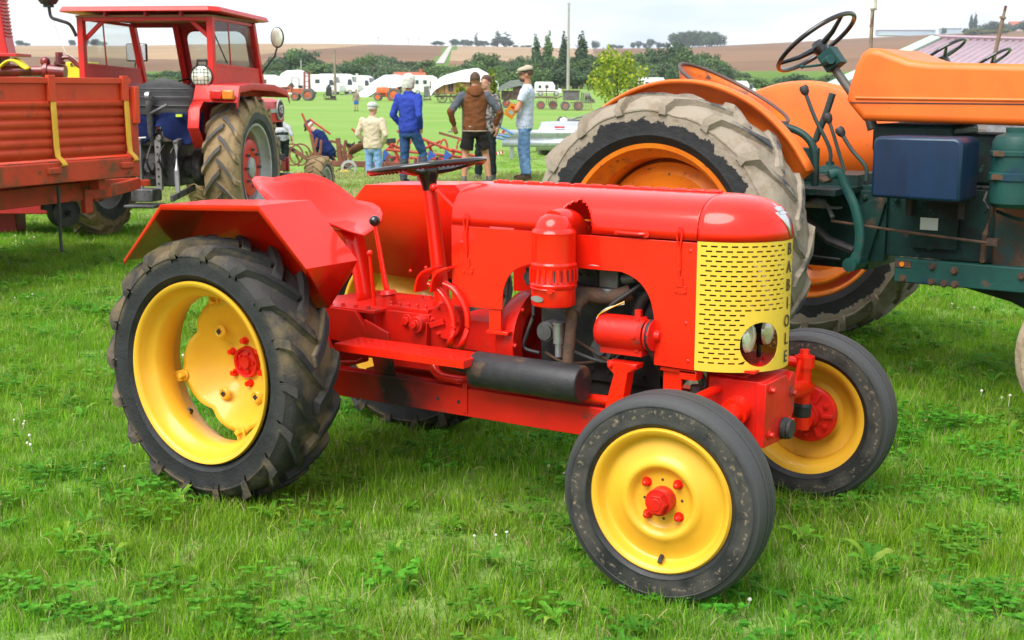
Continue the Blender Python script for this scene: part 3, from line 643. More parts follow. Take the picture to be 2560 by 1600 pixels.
b.build('gearbox', M['red_cast'], T, bevel=.005)
b = MB(); b.cyl((-1.10, -.10, .655), (-1.10, -.155, .655), .072, .066, n=30)
for k in range(6): a = k*1.047; bolt_mb(b, (-1.10+.055*math.cos(a), -.155, .655+.055*math.sin(a)), (0, -1, 0), .007, .012)
b.box((-1.09, 0, .585), (.24, .24, .08)); b.box((-1.0, 0, .61), (.22, .26, .11)); b.bar((-1.10, -.165, .655), (-1.16, -.165, .635), .012, .02)
b.lathe([(.10, 0), (.135, .03), (.165, .06), (.175, .10), (.175, .13), (.12, .132)], (-.93, 0, .60), (1, 0, 0), n=32)
for k in range(8): a = k*.785; bolt_mb(b, (-.80, .168*math.cos(a), .60+.168*math.sin(a)), (1, 0, 0), .009, .012)
b.build('bell_housing', M['red_cast'], T, bevel=.003)
b = MB(); b.box((-.86, -.19, .70), (.05, .012, .10)); b.box((-.85, -.17, .645), (.09, .06, .012)); b.build('cowl_bracket', M['red'], T, bevel=.002); MB().box((-.86, .19, .70), (.05, .012, .10)).build('cowl_bracket', M['red'], T, bevel=.002)
# levers
b = MB(); b.tube([(-1.417, -.08, .72), (-1.43, -.08, .76), (-1.473, -.08, .975)], [.012, .011, .008], 10); gl = b.build('gear_lever', M['red'], T); MB().ball((-1.475, -.08, .988), .021, 18, 12).build('lever_knob', M['black'], gl)
b = MB(); b.tube([(-1.463, -.10, .62), (-1.466, -.10, .66), (-1.484, -.10, .86)], [.010, .007, .006], 8); b.ball((-1.484, -.10, .868), .012, 12, 8); b.cyl((-1.463, -.075, .645), (-1.463, -.115, .645), .014, n=12); b.build('range_lever', M['red'], T)
b = MB(); b.tube([(-1.62, -.30, .80), (-1.63, -.30, .70), (-1.66, -.28, .672), (-1.80, -.26, .672)], .006, 8); b.build('fender_stay', M['red'], T)
# pedals
for px_, py_, dz in ((0, -.205, 0), (.075, -.215, .008)):
    b = MB(); b.tube(smooth_path([(-1.135+px_, py_, .795+dz), (-1.09+px_, py_, .775+dz), (-1.045+px_, py_, .725), (-1.028+px_*.9, py_, .66), (-1.035+px_*.8, py_-.01, .60), (-1.06+px_*.7, py_+.02, .575)], 6), .013, 12, flat=.8); pd = b.build('pedal_arm', M['red'], T)
    b = MB(); a_, c_ = V((-1.172+px_, py_, .765+dz)), V((-1.100+px_, py_, .855+dz)); u = (c_-a_).normalized(); rows = []
    for i in range(7):
        t_ = i/6; p = a_+(c_-a_)*t_+V((.75, 0, -.6))*(-.05*math.sin(math.pi*t_)*.5); rows.append([p+V((0, -.035, 0)), p+V((0, .035, 0))])
    b.grid(rows).build('pedal_pad', M['red'], pd, solid=.008, bevel=.001)
# steering
SB, ST = V((-1.215, 0, .64)), V((-1.283, 0, 1.150)); ax = (ST-SB).normalized()
b = MB(); b.cyl(SB, SB+ax*.47, .030, .026, n=24); b.cyl(SB, SB+ax*.06, .045, .04, n=24); b.box(SB+V((0, 0, -.01)), (.10, .10, .05)); b.build('steering_column', M['red'], T)
u = V((ax.z, 0, -ax.x)); v = V((0, 1, 0)); SC = ST+ax*.045
b = MB(); NP = 60; vs = []
pts = [SC+(u*math.cos(2*math.pi*i/NP)+v*math.sin(2*math.pi*i/NP))*.210 for i in range(NP)]
b.tube(pts, [.0135]*NP, 14, closed=True, up=tuple(ax), flat=.85)
sw = b.build('steering_wheel', M['black'], T)
b = MB()
for i in range(72):
    a = 2*math.pi*i/72; b.ball(SC+(u*math.cos(a)+v*math.sin(a))*.209-ax*.009, (.006, .006, .006), 6, 4)
b.build('finger_grip', M['black'], sw)
b = MB()
for k in range(3):
    a = R_(40+120*k); d = u*math.cos(a)+v*math.sin(a); b.tube([SC-ax*.02+d*.02, SC-ax*.018+d*.09, SC+d*.205], [.024, .018, .012], 10, up=tuple(ax), flat=.7)
b.build('spoke', M['black'], sw)
b = MB(); b.lathe([(.024, -.09), (.030, -.05), (.040, -.025), (.046, .0), (.042, .016), (.03, .020), (.0, .021)], SC-ax*.01, ax, n=28); b.build('wheel_hub', M['black'], sw)
b = MB(); b.ball((-1.245, -.02, 1.118), .016, 14, 10); b.tube([(-1.245, -.02, 1.118), (-1.16, -.02, 1.055), (-1.13, -.02, 1.035)], .007, 8); b.cyl((-1.13, -.03, 1.035), (-1.13, 0, 1.035), .012, n=12); b.bar((-1.13, -.01, 1.035), (-1.04, -.01, 1.02), .02, .008); b.build('throttle_lever', M['red'], T)

# ------------------------------------------------------------------ seat and mudguards
b = MB(); rows = []
for i in range(25):
    a = 2*math.pi*i/24; row = []
    for j in range(11):
        r = j/10; ca, sa = math.cos(a), math.sin(a)           # ca>0 front
        qx = math.copysign(abs(ca)**.72, ca); qy = math.copysign(abs(sa)**.80, sa); x = -1.815+(.225 if ca > 0 else .205)*qx*r; y = .235*qy*r
        back = max(0, -ca); side = abs(sa)
        lip = r**2.2*(.175*back**.85+.080*side**1.3*(1-.65*max(0, ca)))
        thigh = .03*max(0, ca)*r**3*(abs(sa)*2.2-1.0)
        row.append((x-.03*back*r**3, y, .935+lip+thigh+.012*r))
    rows.append(row)
b.grid(rows).build('seat', M['red'], T, solid=.006, smooth=70)
b = MB(); rows = []
for p in smooth_path([(-1.76, 0, .928), (-1.70, 0, .938), (-1.655, 0, .925), (-1.628, 0, .86), (-1.60, 0, .76), (-1.588, 0, .672), (-1.62, 0, .664)], 5): rows.append([p+V((0, -.055, 0)), p+V((0, .055, 0))])
b.grid(rows).build('seat_spring', M['red'], T, solid=.008)
for s_ in (-1, 1):
    yo, yi = s_*.70, s_*.44; P = [(-2.143, .858), (-1.937, 1.071), (-1.472, 1.090), (-1.268, .894)]
    b = MB(); b.grid([[(x, yo, z), (x, yi, z)] for x, z in P]); b.add([(x, yi, z) for x, z in P]+[(-1.30, yi, .84), (-1.40, yi, .715), (-1.62, yi, .69), (-1.95, yi, .70), (-2.10, yi, .80)], [(0, 1, 2, 3, 4, 5, 6, 7, 8)])
    b.grid([[(x, yo, z), (x-(.0), yo, z-.018)] for x, z in P])
    b.add([(-1.268, yo, .894), (-1.268, yi, .894), (-1.40, yi, .715)], [(0, 1, 2)])
    mg = b.build('mudguard', M['red'], T, solid=.004, smooth=20)
    b = MB()
    for q in ((-1.9, .98), (-1.62, .74), (-1.55, .76), (-1.48, .80), (-1.70, .72)): b.ball((q[0], yi-s_*.004, q[1]), (.009, .005, .009), 10, 6)
    b.build('bolt_heads', M['red'], mg)
    b = MB(); b.lathe([(.06, 0), (.075, .02), (.075, .12), (.11, .13), (.11, .16)], (-1.79, s_*.14, .478), (0, s_, 0), n=28); b.cyl((-1.79, s_*.3, .478), (-1.79, s_*.45, .478), .05, n=20); b.build('axle_trumpet', M['red_cast'], T)
b = MB(); b.box((-1.80, 0, .52), (.24, .26, .26)); b.lathe([(.0, -.1), (.10, -.1), (.13, -.02), (.13, .06), (0, .06)], (-1.80, 0, .52), (0, 1, 0), n=28); b.build('differential', M['red_cast'], T, bevel=.008)
# ------------------------------------------------------------------ front axle
b = MB(); ow = [(-.07, -.105), (.085, -.105), (.085, .07), (.055, .10), (-.07, .10)]
b.prism([(-.128, .10), (.05, .10), (.075, .075), (.105, .10), (.128, .095), (.128, -.03), (.095, -.075), (.06, -.115), (-.128, -.105)], (.095, 0, .468), (0, 1, 0), (0, 0, 1), .03); b.box((.0, 0, .475), (.18, .235, .19)); b.box((-.03, 0, .565), (.10, .16, .02))
for q in ((-.09, .075), (.10, .03), (-.09, -.07), (.085, -.06)): bolt_mb(b, (.11, q[0], .468+q[1]), (1, 0, 0), .011, .018)
b.build('axle_block', M['red_cast'], T, bevel=.004)
b = MB(); b.lathe([(0, .03), (.03, .03), (.034, .022), (.03, .018), (.036, .012), (.036, 0)], (.112, .03, .395), (1, 0, 0), n=24); b.build('pivot_cap', M['black_matt'], T)
for s_ in (-1, 1):
    b = MB(); b.cyl((.015, s_*.10, .478), (.015, s_*.50, .425), .032, n=24); b.cyl((.015, s_*.10, .478), (.015, s_*.16, .47), .045, n=24); b.prism([(0, 0), (.05, .0), (0, .09)], (.015, s_*.43, .45), (0, -s_, 0), (0, 0, 1), .012); b.build('axle_tube', M['red'], T)
    b = MB(); b.cyl((.015, s_*.475, .28), (.015, s_*.475, .53), .027, n=22); b.cyl((.015, s_*.475, .505), (.015, s_*.475, .545), .036, n=22); bolt_mb(b, (.015, s_*.475, .545), (0, 0, 1), .018, .024); b.cyl((.015, s_*.475, .311), (.0, s_*.56, .311), .036, n=22); b.build('kingpin', M['red'], T)
    b = MB(); b.lathe([(.028, 0), (.032, .01), (.030, .03), (.033, .04), (.028, .05)], (.015, s_*.475, .325), (0, 0, 1), n=20); b.build('rubber_boot', M['black_matt'], T)
    b = MB(); b.tube([(.015, s_*.475, .52), (-.04, s_*.44, .53), (-.06, s_*.40, .53)], [.02, .018, .014], 10); b.cyl((-.055, s_*.40, .50), (-.055, s_*.40, .56), .016, n=14); b.build('steering_arm', M['red'], T)
MB().cyl((-.055, -.40, .535), (-.055, .40, .535), .014, n=14).build('tie_rod', M['red'], T)
for s_ in (-1, 1):
    b = MB(); b.box((-.19, s_*.17, .50), (.065, .012, .20)); b.box((-.165, s_*.165, .592), (.125, .05, .012)); b.box((-.13, s_*.165, .58), (.06, .05, .03)); b.build('radiator_post', M['red'], T, bevel=.002)
b = MB(); b.prism([(-.055, 0), (.055, 0), (.05, -.018), (.022, -.03), (.008, -.11), (.02, -.16), (-.06, -.16), (-.045, -.10), (-.028, -.04), (-.052, -.02)], (-.335, -.225, .608), (1, 0, 0), (0, 0, 1), .05)
bolt_mb(b, (-.375, -.25, .597), (0, -1, 0), .008, .01); bolt_mb(b, (-.295, -.25, .597), (0, -1, 0), .008, .01); b.build('engine_mount', M['red'], T, bevel=.004)
b = MB(); b.tube(smooth_path([(-.13, -.10, .58), (-.10, -.12, .53), (-.16, -.13, .49), (-.12, -.14, .46)], 5), .008, 8); b.cyl((-.12, -.14, .49), (-.12, -.14, .54), .02, n=16); b.build('steering_linkage', M['black_matt'], T)
# ------------------------------------------------------------------ red tractor with cab
M['red_old'] = pmat('weathered_red_paint', (.62, .024, .018), (.55, .020, .015), 4, rough=.42, coat=.15, spec=.3, layers=(((.30, .05, .035), 8, .62, .75, .6),))
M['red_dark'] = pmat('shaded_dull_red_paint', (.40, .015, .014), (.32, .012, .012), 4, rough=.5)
M['glass'] = bpy.data.materials.new('window_glass'); M['glass'].use_nodes = True
_n = M['glass'].node_tree.nodes; _l = M['glass'].node_tree.links; _n.remove(_n['Principled BSDF']); _g = _n.new('ShaderNodeBsdfGlossy'); _g.inputs['Roughness'].default_value = .03; _t = _n.new('ShaderNodeBsdfTransparent'); _t.inputs[0].default_value = (.86, .90, .90, 1); _m = _n.new('ShaderNodeMixShader'); 
_m.inputs[0].default_value = .08; _l.new(_t.outputs[0], _m.inputs[1]); _l.new(_g.outputs[0], _m.inputs[2]); _l.new(_m.outputs[0], _n['Material Output'].inputs[0])
M['cast_grey'] = pmat('greasy_grey_casting', (.17, .17, .175), (.07, .07, .072), 7, rough=.5, metal=.4, bump=.2, layers=(((.05, .04, .035), 11, .55, .7, .7),))
M['rim_grey'] = pmat('silver_rim_paint', (.42, .43, .43), (.32, .32, .31), 5, rough=.5, layers=(((.25, .19, .13), 6, .58, .75, .9),))
def muddy(name, R, mud=(.29, .205, .105), mud2=(.20, .14, .075), r0=.8, amp=.16):
    return pmat(name, (.045, .046, .048), (.075, .07, .065), 10, rough=.8, bump=.5, bscale=60, layers=((mud, 6, 0, 0, .95, 'radial', R*r0, R*(r0+.03), R*amp), (mud2, 24, .5, .62, .95, 'radial', R*r0, R*(r0+.03), R*.1), ((.075, .07, .065), 10, 0, 0, .8, 'radial', R+.022, R+.030, .014)))
M['mud_cab'] = muddy('straw_mud_tyre', .665); M['mud_cab_front'] = muddy('straw_mud_front_tyre', .33, r0=.72)
M['fabric_navy'] = pmat('navy_cotton', (.012, .022, .085), (.008, .014, .055), 9, rough=.95, bump=.4, bscale=18, spec=.1)
M['black_plastic'] = pmat('black_seat_vinyl', (.02, .02, .022), (.035, .035, .037), 6, rough=.5)
M['amber'] = pmat('amber_lens', (.75, .22, .02), rough=.2, coat=.6); M['red_lens'] = pmat('red_lens', (.6, .015, .01), rough=.2, coat=.6)
M['white_paint'] = pmat('white_paint', (.78, .78, .77), rough=.5)
K = thing('cab_tractor', 'red tractor with windowed cab and muddy rear wheels hitched to the trailer', 'tractor', (-8.34, 5.261, 0), 1.994)
def big_wheel(name, parent, R, rim, w, x, y, s_, tyre_me, rim_mat, disc_mat, disc_r=.55, dish=.03, bolts=8, rot=None, z=None, deep=False):
    """s_=1: outer face towards local -y"""
    f = lambda q: q*s_; b = MB(); hw_ = w*.38
    b.lathe([(rim+.004, f(-hw_)), (rim, f(-hw_-.012)), (rim-.016, f(-hw_-.008)), (rim-.024, f(-hw_*.7)), (rim-.06, f(-hw_*.4)), (rim-.07, f(hw_*.3)), (rim-.03, f(hw_*.6)), (rim-.012, f(hw_)), (rim+.003, f(hw_+.005))], n=64)
    wh = b.build(name, rim_mat, parent, solid=.008, loc=(x, y, R+.02 if z is None else z), rot=rot)
    put('tyre', tyre_me, wh)
    b = MB(); dr = rim*disc_r; dp = [(rim-.066, f(.02)), (dr*1.2, f(dish))] if not deep else [(rim-.066, f(.12)), (rim*.83, f(.12)), (rim*.80, f(.03)), (rim*.70, f(.0)), (dr*1.05, f(.02))]
    b.lathe(dp+[(dr, f(-dish*.3)), (dr*.96, f(-dish*1.4)), (dr*.6, f(-dish*1.8)), (dr*.45, f(-dish*1.5)), (.0, f(-dish*1.5))], n=56)
    b.build('wheel_disc', disc_mat, wh, solid=.008)
    for k in range(bolts):
        a = 2*math.pi*k/bolts; b = MB(); bolt_mb(b, (dr*.62*math.cos(a), f(-dish*1.9), dr*.62*math.sin(a)), (0, -s_, 0), .013, .03); b.build('wheel_nut', M['cast_grey'], wh)
    MB().lathe([(dr*.36, 0), (dr*.34, .02), (dr*.2, .035), (0, .037)], (0, f(-dish*1.5), 0), (0, -s_, 0), n=24).build('hub', M['rim_grey'], wh)
    return wh
tm = tyre_mb(.665, .42, .346, 19, .035, .055, 1.1, 64).mesh('tyre'); tm.materials.append(M['mud_cab'])
for s_ in (1, -1): big_wheel('rear_wheel', K, .699, .43, .346, 0, -.775*s_, s_, tm, M['rim_grey'], M['red_old'], .66, .05, z=.695)
tm = tyre_mb(.325, .20, .216, 16, .014, .03, .6, 44).mesh('tyre'); tm.materials.append(M['mud_cab_front'])
for s_ in (1, -1): big_wheel('front_wheel', K, .33, .205, .216, 2.75, -.72*s_, s_, tm, M['rim_grey'], M['red_old'], .8, .02, 6, z=.335)
# body
b = MB(); b.box((.0, 0, .74), (.62, .42, .44)); b.cyl((0, -.62, .70), (0, .62, .70), .11, n=24); b.cyl((0, -.40, .70), (0, -.30, .70), .19, n=28); b.cyl((0, .30, .70), (0, .40, .70), .19, n=28); b.box((.95, 0, .72), (1.4, .34, .42)); b.box((-.25, 0, .98), (.34, .36, .12))
b.build('transmission', M['cast_grey'], K, bevel=.02)
b = MB(); b.box((1.9, 0, .84), (1.2, .40, .42)); b.box((1.9, .0, 1.03), (1.0, .30, .1)); b.cyl((2.3, -.22, .80), (2.5, -.22, .80), .08); b.cyl((1.6, -.21, .9), (1.6, -.25, .9), .07); b.box((2.62, 0, .80), (.3, .5, .2)); b.build('engine', M['cast_grey'], K, bevel=.015)
b = MB(); rows = []
for x, sc in ((1.05, .98), (1.10, 1), (2.72, .96), (2.82, .93), (2.86, .86)):
    row = []
    for yy, zz in ((-.30, 1.07), (-.31, 1.25), (-.29, 1.32), (-.20, 1.355), (0, 1.365), (.20, 1.355), (.29, 1.32), (.31, 1.25), (.30, 1.07)): row.append((x, yy*sc, 1.07+(zz-1.07)*(sc if x < 2.8 else sc*.98)))
    rows.append(row)
b.grid(rows); b.add(rows[-1], [tuple(range(9))]); bn = b.build('bonnet', M['red_old'], K, bevel=.006)
for s_ in (-1, 1):
    MB().box((2.1, s_*.309, 1.205), (1.3, .01, .045)).build('bonnet_stripe', M['rim_grey'], bn)
    c = V((2.60, s_*.302, 1.215)); b = MB(); b.lathe([(.0, .012), (.10, .012), (.118, .014), (.125, .0)], c, (0, s_, 0), n=32); b.build('badge_ring', M['rim_grey'], bn)
    MB().cyl(c+V((0, s_*.01, 0)), c+V((0, s_*.017, 0)), .098, n=32).build('badge_face', M['black'], bn)
    fc = bpy.data.curves.new('n', 'FONT'); fc.body = '65'; fc.size = .13; fc.align_x = 'CENTER'; fc.align_y = 'CENTER'; fc.extrude = .001; fc.offset = .003
    to = bpy.data.objects.new('tmp', fc); col.objects.link(to); dg = bpy.context.evaluated_depsgraph_get(); me = bpy.data.meshes.new_from_object(to.evaluated_get(dg)); bpy.data.objects.remove(to); me.materials.append(M['white_paint'])
    o = put('badge_number', me, bn); o.matrix_local = Matrix(((-s_, 0, 0, c.x), (0, 0, s_, c.y+s_*.0195), (0, 1, 0, c.z), (0, 0, 0, 1)))
b = MB(); b.box((2.845, 0, 1.13), (.05, .5, .26)); b.build('front_grille', M['black_matt'], K)
b = MB(); b.box((2.75, 0, .40), (.14, 1.1, .12)); b.cyl((2.75, -.62, .335), (2.75, .62, .335), .04); b.box((2.55, 0, .52), (.8, .36, .10)); b.build('front_axle', M['cast_grey'], K, bevel=.01)
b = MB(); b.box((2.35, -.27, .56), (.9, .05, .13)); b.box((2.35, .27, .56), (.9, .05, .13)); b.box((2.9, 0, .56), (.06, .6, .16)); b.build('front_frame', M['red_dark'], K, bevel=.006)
b = MB()
for k in range(3): b.tube(smooth_path([(2.0, -.30, .60+.03*k), (2.3, -.36, .66+.02*k), (2.6, -.34, .62+.03*k)], 5), .014, 8)
b.build('hydraulic_hoses', M['black_matt'], K)['kind'] = 'stuff'
# mudguards
for s_ in (-1, 1):
    prof = [(-.56, 1.345), (-.53, 1.37), (-.46, 1.50), (-.10, 1.525), (.55, 1.51), (.95, 1.46), (1.03, 1.38)]
    b = MB(); b.grid([[(x, s_*.50, z), (x, s_*.93, z-.012)] for x, z in prof]); b.grid([[(x, s_*.93, z-.012), (x, s_*.935, z-.075)] for x, z in prof]); b.add([(x, s_*.505, z) for x, z in prof]+[(1.0, s_*.505, .95), (-.55, s_*.505, .90)], [tuple(range(len(prof)+2))]); b.grid([[(x, s_*.50, z), (x, s_*.61, z)] for x, z in ((-.56, .92), (-.70, 1.10), (-.66, 1.27), (-.56, 1.345))])
    mg = b.build('mudguard', M['red_old'], K, solid=.008, smooth=25, bevel=.003)
    b = MB(); b.box((-.56, s_*.74, 1.405), (.06, .12, .085)); b.build('tail_lamp', M['red_lens'], mg, bevel=.01)
    b = MB(); b.box((-.56, s_*.855, 1.405), (.06, .105, .085)); b.build('indicator_lamp', M['amber'], mg, bevel=.01)
# cab
CY = .645
for s_ in (-1, 1):
    MB().bar((-.40, s_*CY, 1.45), (-.40, s_*CY, 2.14), .06, .075).build('cab_post', M['red_old'], K, bevel=.006)
    MB().bar((-.36, s_*(CY-.01), 1.98-.06), (-.36, s_*(CY-.24), 2.13), .03, .04).build('cab_brace', M['red_old'], K, bevel=.004)
    MB().bar((1.0, s_*CY, 1.45), (.74, s_*CY, 2.12), .06, .07).build('cab_pillar', M['red_old'], K, bevel=.006)
    b = MB(); b.prism([(-.43, 1.44), (1.02, 1.40), (.945, 1.64), (-.43, 1.68)], (0, s_*CY, 0), (1, 0, 0), (0, 0, 1), .03); b.prism([(.1, .90), (1.02, .90), (1.02, 1.40), (.1, 1.42)], (0, s_*(CY-.02), 0), (1, 0, 0), (0, 0, 1), .02); b.build('cab_side_panel', M['red_old'], K, bevel=.004)
    b = MB(); b.prism([(-.37, 1.69), (.915, 1.655), (.745, 2.10), (-.37, 2.12)], (0, s_*CY, 0), (1, 0, 0), (0, 0, 1), .008); sw_ = b.build('side_window', M['glass'], K)
    b = MB(); b.bar((-.37, s_*CY, 1.685), (.92, s_*CY, 1.65), .035, .03); b.bar((-.37, s_*CY, 2.115), (.75, s_*CY, 2.10), .035, .03); b.bar((.10, s_*CY, 1.68), (.06, s_*CY, 2.11), .014, .012); b.build('window_frame', M['red_old'], sw_, bevel=.003)
b = MB(); RO = [(-.58, .775, 2.175), (-.58, -.70, 2.175), (-.50, -.79, 2.17), (.93, -.77, 2.14), (1.02, -.68, 2.135), (1.02, .68, 2.135), (.93, .77, 2.14), (-.50, .80, 2.17)]
top = [(x*.97+.01, y*.97, z+.045) for x, y, z in RO]
b.add(RO+top, [tuple(range(8))[::-1], tuple(range(8, 16))]+[(i, (i+1) % 8, 8+(i+1) % 8, 8+i) for i in range(8)])
rf = b.build('cab_roof', M['red_old'], K, bevel=.006)
for yy in (-.05, -.4, .35): MB().box((-.50, yy, 2.155), (.05, .02, .05)).build('roof_rib', M['red_dark'], rf)
MB().box((-.40, 0, 2.12), (.05, 1.26, .06)).build('roof_beam', M['red_old'], rf, bevel=.004)
MB().box((.2, 0, 2.135), (1.3, 1.35, .02)).build('roof_lining', pmat('tan_hardboard', (.30, .17, .09), rough=.8), rf)
MB().bar((1.0, .17, 1.42), (.74, .17, 2.11), .06, .06).build('windscreen_post', M['red_old'], K, bevel=.005)
MB().bar((1.0, -CY, 1.43), (1.0, CY, 1.43), .06, .06).build('windscreen_sill', M['red_old'], K, bevel=.005)
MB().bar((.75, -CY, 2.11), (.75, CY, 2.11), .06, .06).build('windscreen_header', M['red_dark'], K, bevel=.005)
def screen(y0, y1):                      # rounded window panel in the sloping front plane
    def P(y, t): return V((1.0-.25*t, y, 1.45+.66*t))
    def rr(y0, y1, t0, t1, r, k=6):
        o = []
        for cy_, ct, a0 in ((y1-r, t1-r/.7, 0), (y0+r, t1-r/.7, 90), (y0+r, t0+r/.7, 180), (y1-r, t0+r/.7, 270)):
            for i in range(k+1): a = R_(a0+90*i/k); o.append((cy_+r*math.cos(a), ct+r/.7*math.sin(a)))
        return o
    O = rr(y0, y1, .0, 1, .01); I = rr(y0+.06, y1-.06, .08, .90, .10); n = len(O); b = MB()
    b.add([P(*q) for q in O]+[P(*q) for q in I], [(i, (i+1) % n, n+(i+1) % n, n+i) for i in range(n)])
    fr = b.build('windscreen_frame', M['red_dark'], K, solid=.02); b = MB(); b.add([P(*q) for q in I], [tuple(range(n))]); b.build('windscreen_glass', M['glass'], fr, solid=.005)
screen(-CY+.03, .14)
b = MB(); b.tube([(.78, -.2, 2.08), (.93, -.30, 1.72)], .008, 6); b.build('wiper', M['black'], K)
# seat, lamp, mirrors, linkage
b = MB(); rows = []
for i in range(13):
    a = -1.05+2.1*i/12; hh = .30+.05*math.cos(a*1.5); row = []
    for j in range(7):
        t_ = j/6; row.append((-.36-.10*math.cos(a)+.06*t_, -.155+.30*math.sin(a)/.87*(1-.16*(1-t_)), 1.21+hh*t_-.05*abs(a)*t_))
    rows.append(row)
b.grid(rows).build('seat_back', M['black_plastic'], K, solid=.03, smooth=50, bevel=.004)
b = MB(); b.box((-.15, -.155, 1.20), (.42, .46, .08)); b.box((-.20, -.155, 1.08), (.2, .2, .18))
b.build('seat_cushion', M['black_plastic'], K, bevel=.02)
for dz in (.07, .15, .23): 
    b = MB(); b.tube([(-.36-.115*math.cos(a_), -.155+.30*math.sin(a_)/.87*.97, 1.23+dz) for a_ in [(-.95+1.9*i/10) for i in range(11)]], .007, 6); b.build('seat_rib', M['black_plastic'], K)
c = V((-.45, -.555, 1.575)); b = MB(); b.lathe([(0, .10), (.06, .095), (.10, .05), (.112, 0), (.105, -.01)], c, (1, 0, 0), n=28); b.box(c+V((.03, 0, -.13)), (.03, .05, .08)); b.tube([c+V((.03, -.05, .10)), c+V((.03, -.045, .15)), c+V((.03, .045, .15)), c+V((.03, .05, .10))], .014, 8); wl = b.build('work_lamp', M['black_matt'], K)
MB().lathe([(.10, 0), (.07, -.018), (0, -.025)], c, (1, 0, 0), n=28).build('lamp_glass', M['lens'], wl)
b = MB()
for k in range(5): b.box(c+V((-.02, -.07+.035*k, 0)), (.004, .004, .17)); b.box(c+V((-.02, 0, -.07+.035*k)), (.004, .17, .004))
b.build('lamp_guard', M['black_matt'], wl)
b = MB(); b.tube([(.93, -.66, 1.60), (1.05, -.78, 1.80), (1.08, -.80, 1.90)], .010, 8); mr = b.build('mirror_arm', M['black_matt'], K); b = MB(); b.ball((1.09, -.80, 1.99), (.02, .075, .11), 18, 10); b.build('mirror', M['black_matt'], mr); MB().ball((1.076, -.80, 1.99), (.012, .064, .098), 18, 10).build('mirror_glass', M['lens'], mr)
b = MB(); b.tube([(.95, .66, 1.58), (1.10, .80, 1.68), (1.15, .80, 1.78)], .010, 8); mr = b.build('mirror_arm', M['black_matt'], K); MB().box((1.15, .79, 1.84), (.03, .24, .19)).build('mirror', M['black_matt'], mr, bevel=.03); MB().box((1.131, .79, 1.84), (.006, .21, .165)).build('mirror_glass', M['alu'], mr, bevel=.002)
b = MB(); b.tube(smooth_path([(-.40, .70, 1.95), (-.42, .75, 2.06), (-.44, .85, 2.10), (-.45, .92, 2.13), (-.45, .935, 2.22)], 4), .016, 8); bc = b.build('beacon_arm', M['black_matt'], K); MB().cyl((-.45, .94, 2.22), (-.45, .94, 2.25), .05).build('beacon_socket', M['black_matt'], bc); b = MB(); b.lathe([(.0, 0), (.07, 0), (.105, .05), (.11, .09), (.0, .10)], (-.45, .94, 2.25), (0, 0, 1), n=20); b.build('beacon', M['black_matt'], bc)
b = MB(); b.tube([(-.40, .70, 1.72), (-.44, .80, 1.80), (-.44, .86, 1.95), (-.45, .9, 2.1)], .004, 6); b.build('lamp_cable', M['white_paint'], bc)
b = MB(); b.lathe([(.20, -.01), (.212, 0), (.20, .01)], (.45, -.05, 1.46), (-.5, 0, .86), n=36, closed=True); b.tube([(.45, -.05, 1.46), (.65, -.05, 1.15)], .02, 10)
for k in range(3): a = k*2.094; b.tube([(.45, -.05, 1.46), V((.45, -.05, 1.46))+V((.86, 0, .5))*.2*math.cos(a)+V((0, 1, 0))*.2*math.sin(a)], .01, 6)
b.build('steering_wheel', M['black'], K)
# rear linkage
def link(pts, r, mat='cast_grey', name='link_arm', n=10): return MB().tube(pts, r, n).build(name, M[mat], K)
link([(-.42, -.05, .93), (-.50, -.05, 1.05), (-.52, -.05, 1.36)], .030, name='top_link'); b = MB(); b.lathe([(.018, -.02), (.045, -.02), (.045, .02), (.018, .02)], (-.52, -.05, 1.39), (0, 1, 0), n=20, closed=True); b.build('link_eye', M['steel'], K)
link([(-.52, -.05, 1.22), (-.54, -.18, 1.28), (-.54, -.24, 1.31)], .016, name='link_handle'); link([(-.50, .0, 1.0), (-.52, .22, .98), (-.52, .33, .94)], .012, 'steel', 'lever')
for s_ in (-1, 1):
    b = MB(); b.bar((-.30, s_*.30, .98), (-.62, s_*.34, .95), .05, .06); b.build('lift_arm', M['cast_grey'], K, bevel=.008)
    link([(-.60, s_*.34, .94), (-.66, s_*.36, .70), (-.68, s_*.37, .50)], .024, 'steel', 'lift_rod')
    b = MB(); b.bar((-.10, s_*.30, .50), (-.95, s_*.42, .46), .03, .06); b.build('lower_link', M['cast_grey'], K, bevel=.006)
    b = MB(); b.box((-.46, s_*.10, .74), (.04, .06, .48)); b.build('hitch_plate', M['steel'], K, bevel=.004)
    b = MB()
    for k in range(6): b.cyl((-.481, s_*.10, .56+.07*k), (-.484, s_*.10, .56+.07*k), .012, n=10)
    b.build('hitch_holes', M['dark_inside'], K)['kind'] = 'stuff'
b = MB(); b.cyl((-.30, 0, .72), (-.40, 0, .72), .13, .12, n=24); b.cyl((-.40, 0, .72), (-.47, 0, .72), .05, n=16); b.build('power_take_off', M['cast_grey'], K)
b = MB(); b.box((-.55, .0, .46), (.22, .22, .12)); b.box((-.60, 0, .36), (.3, .30, .03)); b.build('drawbar_hook', M['cast_grey'], K, bevel=.01)
b = MB(); b.box((-.40, -.16, 1.02), (.10, .16, .12)); b.cyl((-.45, -.2, 1.04), (-.52, -.2, 1.06), .035); b.cyl((-.45, -.12, 1.0), (-.5, -.12, 1.0), .03); b.build('hydraulic_valve', M['steel'], K, bevel=.008)
for k in range(5):
    link(smooth_path([(-.42, -.30+.14*k, .95), (-.55, -.26+.12*k, .86-.03*k), (-.50, -.28+.13*k, .70), (-.36, -.25+.12*k, .62)], 4), .010, 'black_matt', 'hydraulic_hose', 7)
